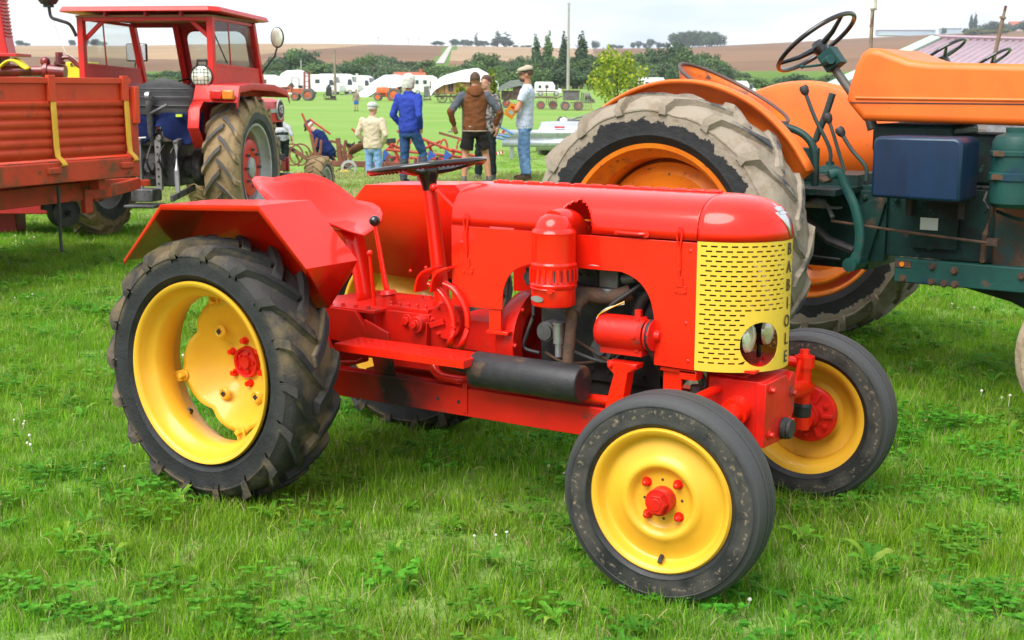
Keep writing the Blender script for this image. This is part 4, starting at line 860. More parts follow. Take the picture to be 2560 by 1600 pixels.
# jacket draped below the seat
JK = thing('work_jacket', 'navy blue work jacket draped below the black seat of the cab tractor', 'jacket', (-8.34, 5.261, 0), 1.994)
b = MB(); rows = []
for i in range(22):
    t_ = i/21; row = []
    for j in range(26):
        q = j/25; y = .16-.70*q; z = 1.235-.34*t_*(.75+.25*math.sin(q*9+1)*.6); x = -.37-.07*math.sin(q*13+t_*2)*(.3+t_)*.5-.05*t_-.10*math.sin(math.pi*q)
        if .38 < q < .50: z = 1.235-.13*t_
        row.append((x, y, z))
    rows.append(row)
b.grid(rows).build('cloth', M['fabric_navy'], JK, solid=.012, smooth=70)
MB().grid([[(-.465, .155, 1.2-.3*k/6), (-.45, .19, 1.2-.3*k/6)] for k in range(7)]).build('grey_lining', M['rim_grey'], JK, solid=.01)
b = MB(); b.box((-.49, .10, 1.205), (.02, .05, .05)); b.box((-.50, -.34, 1.21), (.02, .06, .025)); b.build('reflective_tape', pmat('lime_tape', (.55, .75, .05), rough=.5), JK)

# ------------------------------------------------------------------ red drop-side trailer
P1 = CAM+ray(0, 443)*9.57; P2 = CAM+ray(328, 406)*10.85; hd = math.atan2(P2.y-P1.y, P2.x-P1.x)
M['red_trailer'] = pmat('chipped_orange_red_paint', (.68, .068, .018), (.62, .055, .015), 5, rough=.5, coat=.05, spec=.25, bump=.04, layers=(((.30, .07, .035), 6, .60, .72, .7), ((.12, .07, .04), 14, .69, .75, .8)))
M['red_rusty'] = pmat('rust_streaked_red_paint', (.56, .058, .020), (.44, .05, .02), 4, rough=.6, spec=.25, bump=.1, layers=(((.17, .075, .035), 5, .50, .64, .85), ((.10, .06, .04), 15, .6, .7, .9)))
M['strap_yellow'] = pmat('yellow_latch_paint', (.78, .42, .02), (.7, .36, .02), 6, rough=.5, layers=(((.3, .16, .05), 18, .62, .72, .8),))
TR = thing('farm_trailer', 'rusty orange-red drop-side trailer with ribbed boards and yellow latch bars', 'trailer', (P2.x, P2.y, 0), hd)
LN = 4.4
for s_ in (0, 1):
    y = 1.85*s_; sg = -1 if s_ == 0 else 1
    b = MB(); pr = [(0, .93), (0, 1.36)]; prof = [(.93, 0)]
    for k in range(5): z = .955+k*.072; prof += [(z, .0), (z+.010, .022), (z+.045, .022), (z+.066, .0)]
    prof += [(1.325, .0), (1.33, .026), (1.365, .026), (1.365, 0)]
    b.grid([[(-.05, y+sg*o_, z), (-LN, y+sg*o_, z)] for z, o_ in prof]).build('ribbed_side_board', M['red_trailer'], TR, solid=.006, smooth=30)
    b = MB(); b.box((-LN/2, y, 1.455), (LN, .02, .17)); b.box((-LN/2, y+sg*.012, 1.525), (LN, .05, .045)); b.build('upper_side_board', M['red_trailer'], TR, bevel=.004)
    b = MB(); b.box((-LN/2, y, .825), (LN, .10, .155)); b.build('bed_frame', M['red_rusty'], TR, bevel=.006)
    for x in (-.075, -.90, -1.9, -2.9, -3.9):
        MB().box((x, y+sg*.03, 1.465), (.075, .03, .20)).build('stake_socket', M['red_trailer'], TR, bevel=.004)
        b = MB(); b.grid([[(x+.01+a-.028, y+sg*(.035+o_), z), (x+.01+a+.028, y+sg*(.035+o_), z)] for z, o_, a in ((1.37, .0, 0), (1.20, .005, 0), (1.02, .005, .005), (.95, .010, .008), (.915, .03, .035), (.885, .04, .05), (.875, .02, .05))]); lt = b.build('latch_bar', M['strap_yellow'], TR, solid=.010, bevel=.003)
        MB().box((x-.045, y+sg*.06, .845), (.13, .035, .05)).build('hinge_block', M['red_rusty'], TR, bevel=.008)
for yy in (.0, 1.85): MB().box((.03, yy, 1.10), (.07, .07, .72)).build('corner_post', M['red_rusty'], TR, bevel=.005)
MB().box((.06, .92, 1.13), (.03, 1.9, .60)).build('head_board', M['red_trailer'], TR, bevel=.005)
MB().box((-LN, .92, 1.13), (.03, 1.9, .60)).build('tail_board', M['red_trailer'], TR, bevel=.005)
MB().box((-LN/2, .92, .90), (LN, 1.78, .02)).build('bed_floor', M['red_rusty'], TR)
MB().box((.03, -.045, 1.33), (.055, .05, .30)).build('latch_handle', M['red_trailer'], TR, bevel=.006)
for yy in (.30, 1.55): MB().bar((-LN+.2, yy, .60), (.05, yy, .635), .07, .15).build('chassis_beam', M['red_rusty'], TR, bevel=.006)
for x in (-.28, -1.6, -3.0): MB().box((x, .92, .70), (.08, 1.7, .10)).build('cross_member', M['red_rusty'], TR, bevel=.005)
MB().box((-.25, .27, .62), (.09, .05, .34)).build('stand_post', M['red_rusty'], TR, bevel=.005)
eye = V((.98, .77, .60))
for yy in (.30, 1.45): MB().bar((-.15, yy, .585), eye, .06, .10).build('drawbar', M['red_rusty'], TR, bevel=.006)
MB().lathe([(.03, -.025), (.075, -.025), (.075, .025), (.03, .025)], eye+V((.06, 0, 0)), (0, 0, 1), n=20, closed=True).build('towing_eye', M['red_rusty'], TR)
b = MB(); b.lathe([(.02, -.06), (.085, -.065), (.120, -.055), (.128, 0), (.120, .055), (.085, .065), (.02, .06)], (-.36, .42, .46), (-.35, -1, 0), n=36); jw = b.build('jockey_wheel', M['black_matt'], TR); b = MB(); b.bar((-.55, .46, .52), (-.30, .42, .46), .05, .05); bolt_mb(b, (-.38, .345, .46), (-.3, -1, 0), .02, .05); b.build('wheel_arm', M['black_matt'], jw)
MB().tube(smooth_path([(-.80, .05, .72), (-.80, .05, .50), (-.805, .05, .30), (-.80, .05, .20)], 4), .013, 8).build('hanging_hose', M['black_matt'], TR)
tm2 = tyre_mb(.40, .22, .26, ribs=1, seg=40).mesh('tyre'); tm2.materials.append(M['mud_cab'])
for s_ in (1, -1): big_wheel('trailer_wheel', TR, .40, .22, .26, -2.9, .92-s_*.78, s_, tm2, M['rim_grey'], M['red_rusty'], .8, .02, 6, z=.41)
MB().cyl((-2.9, .2, .41), (-2.9, 1.64, .41), .045).build('axle', M['red_rusty'], TR)
MB().box((-2.9, .92, .50), (.2, 1.3, .12)).build('spring_block', M['red_rusty'], TR)

# ------------------------------------------------------------------ red loader with toothed mast and yellow strap behind the trailer
M['red_mast'] = pmat('bright_machine_red', (.55, .015, .014), (.48, .012, .012), 5, rough=.4, coat=.2)
base = at_s(20, 13.2); LD = thing('loader_machine', 'red machine with toothed mast and greasy ram standing behind the trailer', 'farm machine', (base.x, base.y, 0), YAW)
U_ = 13.4/FPX                              # metres per photo pixel at that distance
def q2(px_, py_): return (px_-20)*U_, CAM.z+(218-py_)*U_
b = MB(); pts = [q2(-16, -120), q2(18, -120), q2(20, 0), q2(29, 100), q2(36, 143), q2(-30, 143), q2(-30, 100)]; b.prism(pts, (0, 0, 0), (1, 0, 0), (0, 0, 1), .22); ms = b.build('mast', M['red_mast'], LD, bevel=.008)
for k in range(20):
    t_ = k/19; x, z = q2(20+11*t_*1.0, -60+160*t_); MB().cyl((x, -.08, z), (x, .08, z), .009, n=8).build('mast_tooth', M['red_mast'], ms)
fc = bpy.data.curves.new('n', 'FONT'); fc.body = 'PERARD'; fc.size = .09; fc.extrude = .001; to = bpy.data.objects.new('tmp', fc); col.objects.link(to); dg = bpy.context.evaluated_depsgraph_get(); me = bpy.data.meshes.new_from_object(to.evaluated_get(dg)); bpy.data.objects.remove(to); me.materials.append(M['white_paint'])
x, z = q2(12, 42); o = put('mast_lettering', me, ms); o.matrix_local = Matrix(((0, -1, 0, x), (0, 0, -1, -.115), (1, 0, 0, z), (0, 0, 0, 1)))
x0, z0 = q2(-30, 145); x1, z1 = q2(64, 143); b = MB(); b.box(((x0+x1)/2, 0, z0), (x1-x0, .4, .03)); b.build('base_plate', M['red_mast'], LD, bevel=.004)
x, z = q2(-12, 165); b = MB(); b.box((x, 0, (z+.0)), (.25, .25, .18)); b.box((x, .1, z/2), (.28, .28, z)); b.box((x+.2, .1, .3), (1.2, .9, .12)); b.build('pedestal', M['red_dark'], LD, bevel=.01)
x0, z0 = q2(-40, 184); x1, z1 = q2(118, 182); x2, z2 = q2(170, 186); b = MB(); b.cyl((x0, -.1, z0), (x1, -.1, z1), .055, .05, n=18); b.cyl((x1, -.1, z1), (x2, -.1, z2), .075, .07, n=20); b.cyl((x1+.02, -.1, z1), (x1+.05, -.1, z1), .09, n=20); b.ball((x1+.02, -.1, z1+.09), .05, 12, 8); bolt_mb(b, (x1+.16, -.1, z1+.06), (0, 0, 1), .04, .12); b.tube(smooth_path([(x1+.16, -.1, z1+.12), (x1+.25, -.1, z1+.13), (x1+.33, -.1, z1+.06), (x1+.40, -.1, z1+.02)], 4), .022, 8); b.build('ram', pmat('greasy_red_ram', (.22, .012, .012), (.10, .012, .012), 6, rough=.3, coat=.4), LD)
b = MB(); rows = []
for i in range(11):
    t_ = i/10; x, z = q2(18+72*t_, 178-20*math.sin(math.pi*min(1, t_*1.15))); rows.append([(x, -.22, z), (x, -.08, z+.02)])
b.grid(rows).build('yellow_strap', pmat('yellow_strap_webbing', (.85, .66, .01), rough=.5), LD, solid=.02)
x, z = q2(0, 130); b = MB(); b.tube(smooth_path([(x-.1, -.12, z-.05), (x+.05, -.13, z-.1), (x+.1, -.12, z-.2), (x+.25, -.1, z-.18)], 4), .02, 8); b.build('hydraulic_hose', M['black_matt'], LD)
# yellow machine glimpsed behind
base = at_s(195, 17.0); U_ = 17.2/FPX; YM = thing('yellow_machine', 'yellow machine panel with black numerals behind the trailer and cab tractor', 'farm machine', (base.x, base.y, 0), YAW)
def q3(px_, py_): return (px_-195)*U_, CAM.z+(218-py_)*U_
pts = [q3(168, 160), q3(217, 160), q3(217, 172), q3(168, 172)]
MB().prism([q3(165, 160), q3(217, 160), q3(217, 236), q3(165, 236)], (0, .3, 0), (1, 0, 0), (0, 0, 1), .5).build('body_panel', pmat('machine_yellow', (.80, .60, .02), rough=.5), YM, bevel=.01)
fc = bpy.data.curves.new('n', 'FONT'); fc.body = '677'; fc.size = .075; fc.extrude = .001; fc.offset = .002; to = bpy.data.objects.new('tmp', fc); col.objects.link(to); dg = bpy.context.evaluated_depsgraph_get(); me = bpy.data.meshes.new_from_object(to.evaluated_get(dg)); bpy.data.objects.remove(to); me.materials.append(M['lettering'])
x, z = q3(176, 171); o = put('panel_number', me, YM); o.matrix_local = Matrix(((1, 0, 0, x), (0, 0, -1, .045), (0, 1, 0, z), (0, 0, 0, 1)))
for xx in (-.12, .12): MB().cyl((xx, .02, 0), (xx, .58, 0), .32 if False else .3, n=28).build('machine_wheel', M['black_matt'], YM).location.z = .3
MB().box((0, .3, .72), (.4, .5, 1.0)).build('machine_frame', M['black_matt'], YM, bevel=.01)
# ------------------------------------------------------------------ large orange tractor with green chassis
M['orange'] = pmat('matt_orange_paint', (.80, .155, .012), (.76, .125, .010), 3, rough=.5, coat=.1, bump=.02, layers=(((.62, .16, .03), 5, .60, .8, .6), ((.28, .10, .04), 26, .70, .75, .8)))
M['orange_worn'] = pmat('worn_orange_paint', (.72, .17, .010), (.62, .10, .01), 4, rough=.5, bump=.05, layers=(((.16, .09, .075), 3.5, .50, .57, .75), ((.10, .055, .05), 12, .60, .68, .8)))
M['orange_rim'] = pmat('orange_rim_paint', (.80, .22, .008), (.72, .15, .008), 5, rough=.45, coat=.15, layers=(((.42, .12, .02), 8, .6, .76, .75), ((.14, .07, .035), 26, .62, .70, .8)))
M['green'] = pmat('oily_blue_green_paint', (.008, .040, .034), (.006, .028, .026), 5, rough=.5, coat=.05, spec=.3, bump=.2, bscale=40, layers=(((.008, .009, .009), 3.2, .46, .62, .55), ((.085, .05, .03), 8, .62, .72, .8), ((.03, .11, .10), 14, .64, .72, .5)))
M['green_lt'] = pmat('faded_blue_green_paint', (.012, .070, .058), (.009, .050, .045), 5, rough=.5, spec=.3, bump=.15, layers=(((.008, .025, .07), 6, .56, .68, .5), ((.01, .012, .012), 4, .56, .68, .6), ((.10, .05, .03), 9, .66, .73, .8)))
M['green_rust'] = pmat('rust_eaten_green_paint', (.16, .055, .018), (.06, .035, .02), 6, rough=.75, bump=.3, layers=(((.015, .05, .045), 4, .50, .60, .55), ((.012, .014, .014), 7, .56, .68, .5)))
M['blue_box'] = pmat('blue_toolbox_paint', (.003, .026, .066), (.003, .018, .046), 4, rough=.38, coat=.15, spec=.35, bump=.03, stretch=(3, 3, .5), layers=(((.04, .14, .12), 30, .74, .76, .6),))
M['mud_orange'] = pmat('dry_mud_tyre', (.010, .011, .013), (.018, .018, .020), 12, rough=.75, bump=.6, bscale=36, layers=(((.29, .245, .19), 8, 0, 0, .95, 'radial', .592, .597, .20), ((.22, .17, .12), 18, .50, .66, .95, 'radial', .60, .61, .12), ((.05, .053, .06), 9, .44, .54, .8, 'radial', .712, .722, .03)))
OX, OY, OP = -1.156, 2.753, -.064
O = thing('orange_tractor', 'large orange tractor with dark green chassis and dry mud caked on its tyres', 'tractor', (OX, OY, 0), OP)
_tb = tyre_mb(.70, .476, .36, 17, .022, .055, 1.1, 120)
_tb.v = [tuple(V(v_)*(1+(.022*mnoise.noise(V(v_)*9)+.012*mnoise.noise(V(v_)*23))*sm(.60, .66, math.hypot(v_[0], v_[2])))) for v_ in _tb.v]
tm = _tb.mesh('tyre', 40); tm.materials.append(M['mud_orange'])
for s_ in (1, -1): big_wheel('rear_wheel', O, .735, .483, .36, 0, -.90*s_, s_, tm, M['orange_rim'], M['orange_rim'], .50, .045, z=.735, deep=True)
tmf = tyre_mb(.36, .22, .2, ribs=1, seg=48).mesh('tyre'); tmf.materials.append(muddy('dry_mud_front_tyre', .36, (.40, .315, .22), (.3, .225, .145), .7))
FXX = 2.0
for s_ in (1, -1): big_wheel('front_wheel', O, .36, .225, .2, FXX, -.66*s_, s_, tmf, M['orange_rim'], M['orange_rim'], .8, .03, 6, z=.36)
# hood
b = MB(); b.prism([(.648, 1.425), (.655, 1.48), (.688, 1.595), (.715, 1.648), (.75, 1.672), (.80, 1.668), (.87, 1.643), (.95, 1.615), (1.05, 1.602), (1.4, 1.592), (2.0, 1.578), (2.38, 1.56), (2.42, 1.5), (2.42, 1.418), (2.42, 1.300), (.735, 1.325), (.66, 1.405)], (0, 0, 0), (1, 0, 0), (0, 0, 1), .60)
hd_ = b.build('hood', M['orange'], O, smooth=50); md = hd_.modifiers.new('bevel', 'BEVEL'); md.width = .032; md.segments = 4; md.limit_method = 'ANGLE'; md.angle_limit = R_(60)
for s_ in (-1, 1): MB().tube([(.70, s_*.300, 1.435), (2.40, s_*.300, 1.425)], .008, 8).build('hood_ridge', M['orange'], hd_)
for s_ in (-1, 1): MB().box((1.53, s_*.3012, 1.412), (1.72, .004, .005)).build('hood_seam', M['dark_inside'], hd_)
b = MB(); b.cyl((1.49, -.06, 1.56), (1.49, -.06, 1.625), .022, n=14); b.lathe([(.0, 0), (.066, 0), (.070, .006), (.070, .085), (.078, .088), (.078, .098), (.072, .102), (.066, .125), (.04, .135), (0, .137)], (1.49, -.06, 1.625), (0, 0, 1), n=28); b.build('air_intake_cap', pmat('rusty_blue_grey_cap', (.10, .12, .17), (.14, .10, .09), 9, rough=.7, layers=(((.16, .09, .05), 14, .55, .66, .9),)), O)
# mudguards: shell over each rear wheel
for s_ in (-1, 1):
    b = MB(); rows = []; yo, yi = s_*.76, s_*.66
    for i in range(29):
        a = R_(150-122*i/28); rr = .782; cx_, cz_ = -.02, .735
        p = lambda r, y: (cx_+r*math.cos(a), y, cz_+r*math.sin(a)); rows.append([p(rr-.014, yo+s_*.002), p(rr-.003, yo+s_*.004), p(rr+.004, yo-s_*.006), p(rr+.004, (yo+yi)/2), p(rr-.008, yi+s_*.012), p(rr-.04, yi)])
    b.grid(rows); lower = [(.48, yi, .95), (.20, yi, .88), (-.55, yi, .90)]; inner = [r[5] for r in rows]; b.add(inner+lower, [tuple(range(len(inner)+3))])
    b.build('mudguard', M['orange'], O, solid=.006, smooth=40)
# seat: a bucket sheet, high at the back
b = MB(); rows = []
for i in range(41):
    a = math.pi*2*i/40; ca, sa = math.cos(a), math.sin(a); row = []
    bx = max(0, -ca)
    ztop = 1.455-.155*ca+.0*bx
    for j in range(8):
        t_ = j/7; row.append((-.11+.305*ca*(1-.10*(1-t_)), .245*sa*(1-.10*(1-t_)), 1.285+(ztop-1.285)*t_))
    rows.append(row)
b.grid(rows); cs_ = [r[0] for r in rows[:-1]]; b.add(cs_, [tuple(range(len(cs_)))])
b.build('seat', M['orange_worn'], O, solid=.008, smooth=45)
MB().tube([r[7] for r in rows[:-1]], .010, 8, closed=True).build('seat_rim', pmat('rubbed_seat_edge', (.13, .085, .075), rough=.6, metal=.3), O)
MB().box((-.1, 0, 1.14), (.20, .16, .28)).build('seat_pillar', M['green'], O, bevel=.01)
# steering
hub = V((.372, 0, 1.690)); ax = V((-.62, 0, .78)).normalized(); u = V((ax.z, 0, -ax.x)); v = V((0, 1, 0)); b = MB()
b.tube([hub+ax*.03+(u*math.cos(2*math.pi*i/60)+v*math.sin(2*math.pi*i/60))*.226 for i in range(60)], .0125, 12, closed=True, up=tuple(ax)); sw = b.build('steering_wheel', M['black'], O)
b = MB()
for i in range(64): a = 2*math.pi*i/64; b.ball(hub+ax*.023+(u*math.cos(a)+v*math.sin(a))*.224, .006, 6, 4)
b.build('finger_grip', M['black'], sw)['kind'] = 'stuff'
for k in range(3):
    a = R_(100+120*k); d = u*math.cos(a)+v*math.sin(a); MB().tube([hub+d*.02, hub+d*.12+ax*.005, hub+ax*.028+d*.222], [.018, .013, .010], 10).build('spoke', M['black'], sw)
MB().lathe([(.0, .03), (.03, .028), (.045, .0), (.034, -.04), (.026, -.06)], hub, ax, n=24).build('wheel_hub', M['black'], sw)
b = MB(); b.tube([hub, hub-ax*.45, (.68, 0, 1.28)], [.022, .022, .03], 16); b.build('steering_column', pmat('bare_column_steel', (.12, .12, .11), (.07, .08, .07), 7, rough=.5, metal=.4), O)
b = MB(); b.box((.445, -.005, 1.625), (.09, .09, .10), Matrix.Rotation(-.65, 3, 'Y')); b.cyl((.43, -.05, 1.61), (.47, -.08, 1.625), .026, n=14); b.tube([(.42, -.04, 1.60), (.36, -.10, 1.59), (.335, -.12, 1.588)], .007, 8); b.ball((.335, -.12, 1.588), .011, 10, 6); b.build('column_switch_box', M['green_lt'], O, bevel=.012)
# levers
def lever(name, pts, r, knob=None):
    b = MB(); b.tube(smooth_path(pts, 4), r, 9); o_ = b.build(name, pmat('worn_lever_paint', (.02, .05, .045), (.05, .05, .045), 9, rough=.5) if name not in M else M[name], O)
    if knob:
        p = V(pts[0]); MB().lathe([(0, .035), (.018, .032), (.024, .018), (.020, -.004), (.009, -.02)], p, tuple((V(pts[0])-V(pts[1])).normalized()), n=16).build('lever_knob', M['black_matt'], o_)
    return o_
lever('gear_lever', [(.370, -.15, 1.462), (.43, -.15, 1.33), (.515, -.15, 1.18), (.52, -.15, 1.09)], .010, True)
lever('hand_brake', [(.505, -.12, 1.455), (.47, -.12, 1.34), (.425, -.12, 1.22), (.41, -.12, 1.10)], .018)
lever('range_lever', [(.523, -.20, 1.325), (.55, -.20, 1.26), (.62, -.20, 1.07)], .009, True)
lever('hydraulic_lever', [(.603, -.22, 1.26), (.66, -.22, 1.18), (.735, -.22, 1.10), (.742, -.22, 1.03)], .010, True)
MB().lathe([(.075, 0), (.074, .012), (.05, .035), (.022, .045), (.02, .06)], (.525, -.16, 1.055), (0, 0, 1), n=24).build('lever_boot', M['green'], O)
b = MB(); b.tube(smooth_path([(.36, -.55, 1.305), (.46, -.55, 1.295), (.55, -.55, 1.26), (.60, -.55, 1.20), (.615, -.55, 1.10), (.615, -.55, 1.02)], 5), .018, 12); b.box((.56, -.54, 1.12), (.13, .03, .16)); b.build('mudguard_stay', M['green'], O, bevel=.004)
# transmission and engine
b = MB(); b.box((.30, 0, .80), (.95, .44, .42)); b.cyl((0, -.72, .735), (0, .72, .735), .13, n=28); b.box((.52, -.10, 1.03), (.40, .34, .06)); b.box((.45, -.38, .99), (.55, .36, .03)); b.prism([(.22, .60), (.86, .64), (.86, .98), (.22, 1.0)], (0, -.21, 0), (1, 0, 0), (0, 0, 1), .06)
for k in range(6): bolt_mb(b, (.30+.09*k, -.24, .95), (0, -1, 0), .012, .014)
b.cyl((.50, -.24, .88), (.50, -.28, .88), .04, n=20); b.build('transmission', M['green'], O, bevel=.012)
b = MB(); b.box((1.18, 0, .84), (.72, .42, .34)); b.box((1.10, -.225, .83), (.22, .03, .22)); b.prism([(.78, .62), (.86, .93), (.83, .96), (.72, .90), (.74, .62)], (0, -.24, 0), (1, 0, 0), (0, 0, 1), .05)
for q in ((.90, .95), (.99, .94), (1.02, .80), (1.19, .80), (1.08, .72)): bolt_mb(b, (q[0], -.225, q[1]), (0, -1, 0), .014, .016)
b.build('engine_block', M['green'], O, bevel=.010)
MB().box((1.62, -.01, .86), (.5, .43, .44)).build('rusted_engine_side', M['green_rust'], O, bevel=.012)
b = MB(); b.box((1.65, 0, 1.15), (1.4, .40, .24)); b.box((.95, 0, 1.24), (.4, .4, .14)); b.build('cylinder_head', M['green'], O, bevel=.02)
MB().box((1.075, -.245, .84), (.085, .006, .058)).build('data_plate', M['white_paint'], O)
MB().box((.85, -.235, .98), (.012, .004, .03)).build('paper_tag', M['white_paint'], O)
rb = MB(); rb.box((1.62, -.33, .620), (1.33, .05, .116)); rail = rb.build('side_rail', M['green_lt'], O, bevel=.006)
MB().box((1.62, .33, .620), (1.33, .05, .116)).build('side_rail', M['green_lt'], O, bevel=.006)
for q in ((1.14, .652), (1.245, .640), (1.14, .578), (1.20, .575), (1.25, .575), (1.0, .582), (1.55, .64), (1.6, .58)):
    b = MB(); bolt_mb(b, (q[0], -.355, q[1]), (0, -1, 0), .014, .016); b.build('rail_bolt', M['rust'], O)
b = MB(); b.box((1.0, -.357, .652), (.075, .006, .032)); rfl = b.build('reflector_plate', M['rust'], O); MB().cyl((.995, -.36, .652), (.995, -.366, .652), .012, n=16).build('reflector', M['amber'], rfl)
b = MB(); b.prism([(1.2, .56), (2.3, .56), (2.3, .42), (1.62, .44), (1.48, .50)], (0, 0, 0), (1, 0, 0), (0, 0, 1), .5); b.build('sump', M['green'], O, bevel=.01)
b = MB(); b.box((FXX, 0, .45), (.14, 1.0, .10)); b.cyl((FXX, -.62, .36), (FXX, .62, .36), .035); b.build('front_axle', M['green'], O, bevel=.01)
MB().box((2.36, 0, 1.05), (.10, .56, .50)).build('radiator_grille', M['orange'], O, bevel=.02)
b = MB(); b.prism([(-.205, -.135), (.205, -.14), (.205, .11), (.195, .135), (.17, .145), (-.17, .145), (-.198, .135), (-.205, .11)], (1.12, -.48, 1.12), (1, 0, 0), (0, 0, 1), .26); tb = b.build('toolbox', M['blue_box'], O, bevel=.014)
b = MB(); b.box((1.12, -.35, 1.0), (.3, .2, .03)); b.box((1.0, -.3, .95), (.03, .06, .14)); b.box((1.25, -.3, .95), (.03, .06, .14)); b.build('toolbox_bracket', M['black_matt'], O)
b = MB(); b.lathe([(.0, .955), (.085, .955), (.105, .975), (.105, 1.075), (.112, 1.078), (.112, 1.108), (.105, 1.112), (.105, 1.185), (.112, 1.188), (.112, 1.205), (.105, 1.21), (.105, 1.245), (.090, 1.272), (.05, 1.288), (.05, 1.31), (0, 1.31)], (1.50, -.40, 0), (0, 0, 1), n=36); oc = b.build('oil_bath_filter', M['green_lt'], O, smooth=30)
for zz in (1.094, 1.197): MB().box((1.455, -.50, zz), (.05, .02, .022)).build('clamp', M['rust'], oc)
MB().tube([(1.40, -.46, 1.02), (1.405, -.51, .99), (1.43, -.52, .955), (1.40, -.47, .93)], .006, 8).build('filter_clip', M['black_matt'], oc)
# clutch pedal, rods
b = MB(); pts = smooth_path([(.665, -.50, 1.07), (.70, -.47, 1.075), (.735, -.46, 1.01), (.785, -.46, .92), (.815, -.46, .80), (.81, -.46, .70), (.79, -.46, .645)], 5); b.tube(pts, [.030 if i > len(pts)-6 else .024 for i in range(len(pts))], 10, flat=.7, up=(0, 1, 0)); b.cyl((.785, -.36, .645), (.785, -.50, .645), .034, n=20); b.build('clutch_pedal', M['green_lt'], O)
MB().box((.635, -.50, 1.052), (.06, .09, .016), Matrix.Rotation(.5, 3, 'Y')).build('pedal_pad', M['rust'], O, bevel=.004)
b = MB(); b.tube([(.45, -.40, .92), (.62, -.40, .915), (.66, -.42, .86)], .012, 8); b.box((.55, -.38, .905), (.26, .05, .010)); b.ball((.56, -.38, .93), (.05, .03, .02), 10, 6); b.build('brake_linkage', M['steel'], O)
b = MB(); b.tube([(.66, -.44, .845), (1.0, -.42, .815), (1.42, -.40, .785)], .007, 8); b.build('control_rod', M['rust'], O)
b = MB(); b.tube([(1.40, -.34, .95), (1.375, -.36, .82), (1.365, -.34, .69)], .014, 8); b.box((1.42, -.38, .79), (.05, .05, .03)); b.build('drain_pipe', M['rust'], O)
b = MB(); b.tube([(.50, -.35, .83), (.62, -.36, .74), (.75, -.36, .70)], .022, 8); b.tube([(.10, -.4, .68), (.70, -.4, .655)], .006, 6); b.build('brake_rod', M['black_matt'], O)
MB().tube(smooth_path([(1.42, -.36, .93), (1.55, -.40, .90), (1.8, -.40, .895)], 4), .008, 8).build('fuel_pipe', M['green'], O)
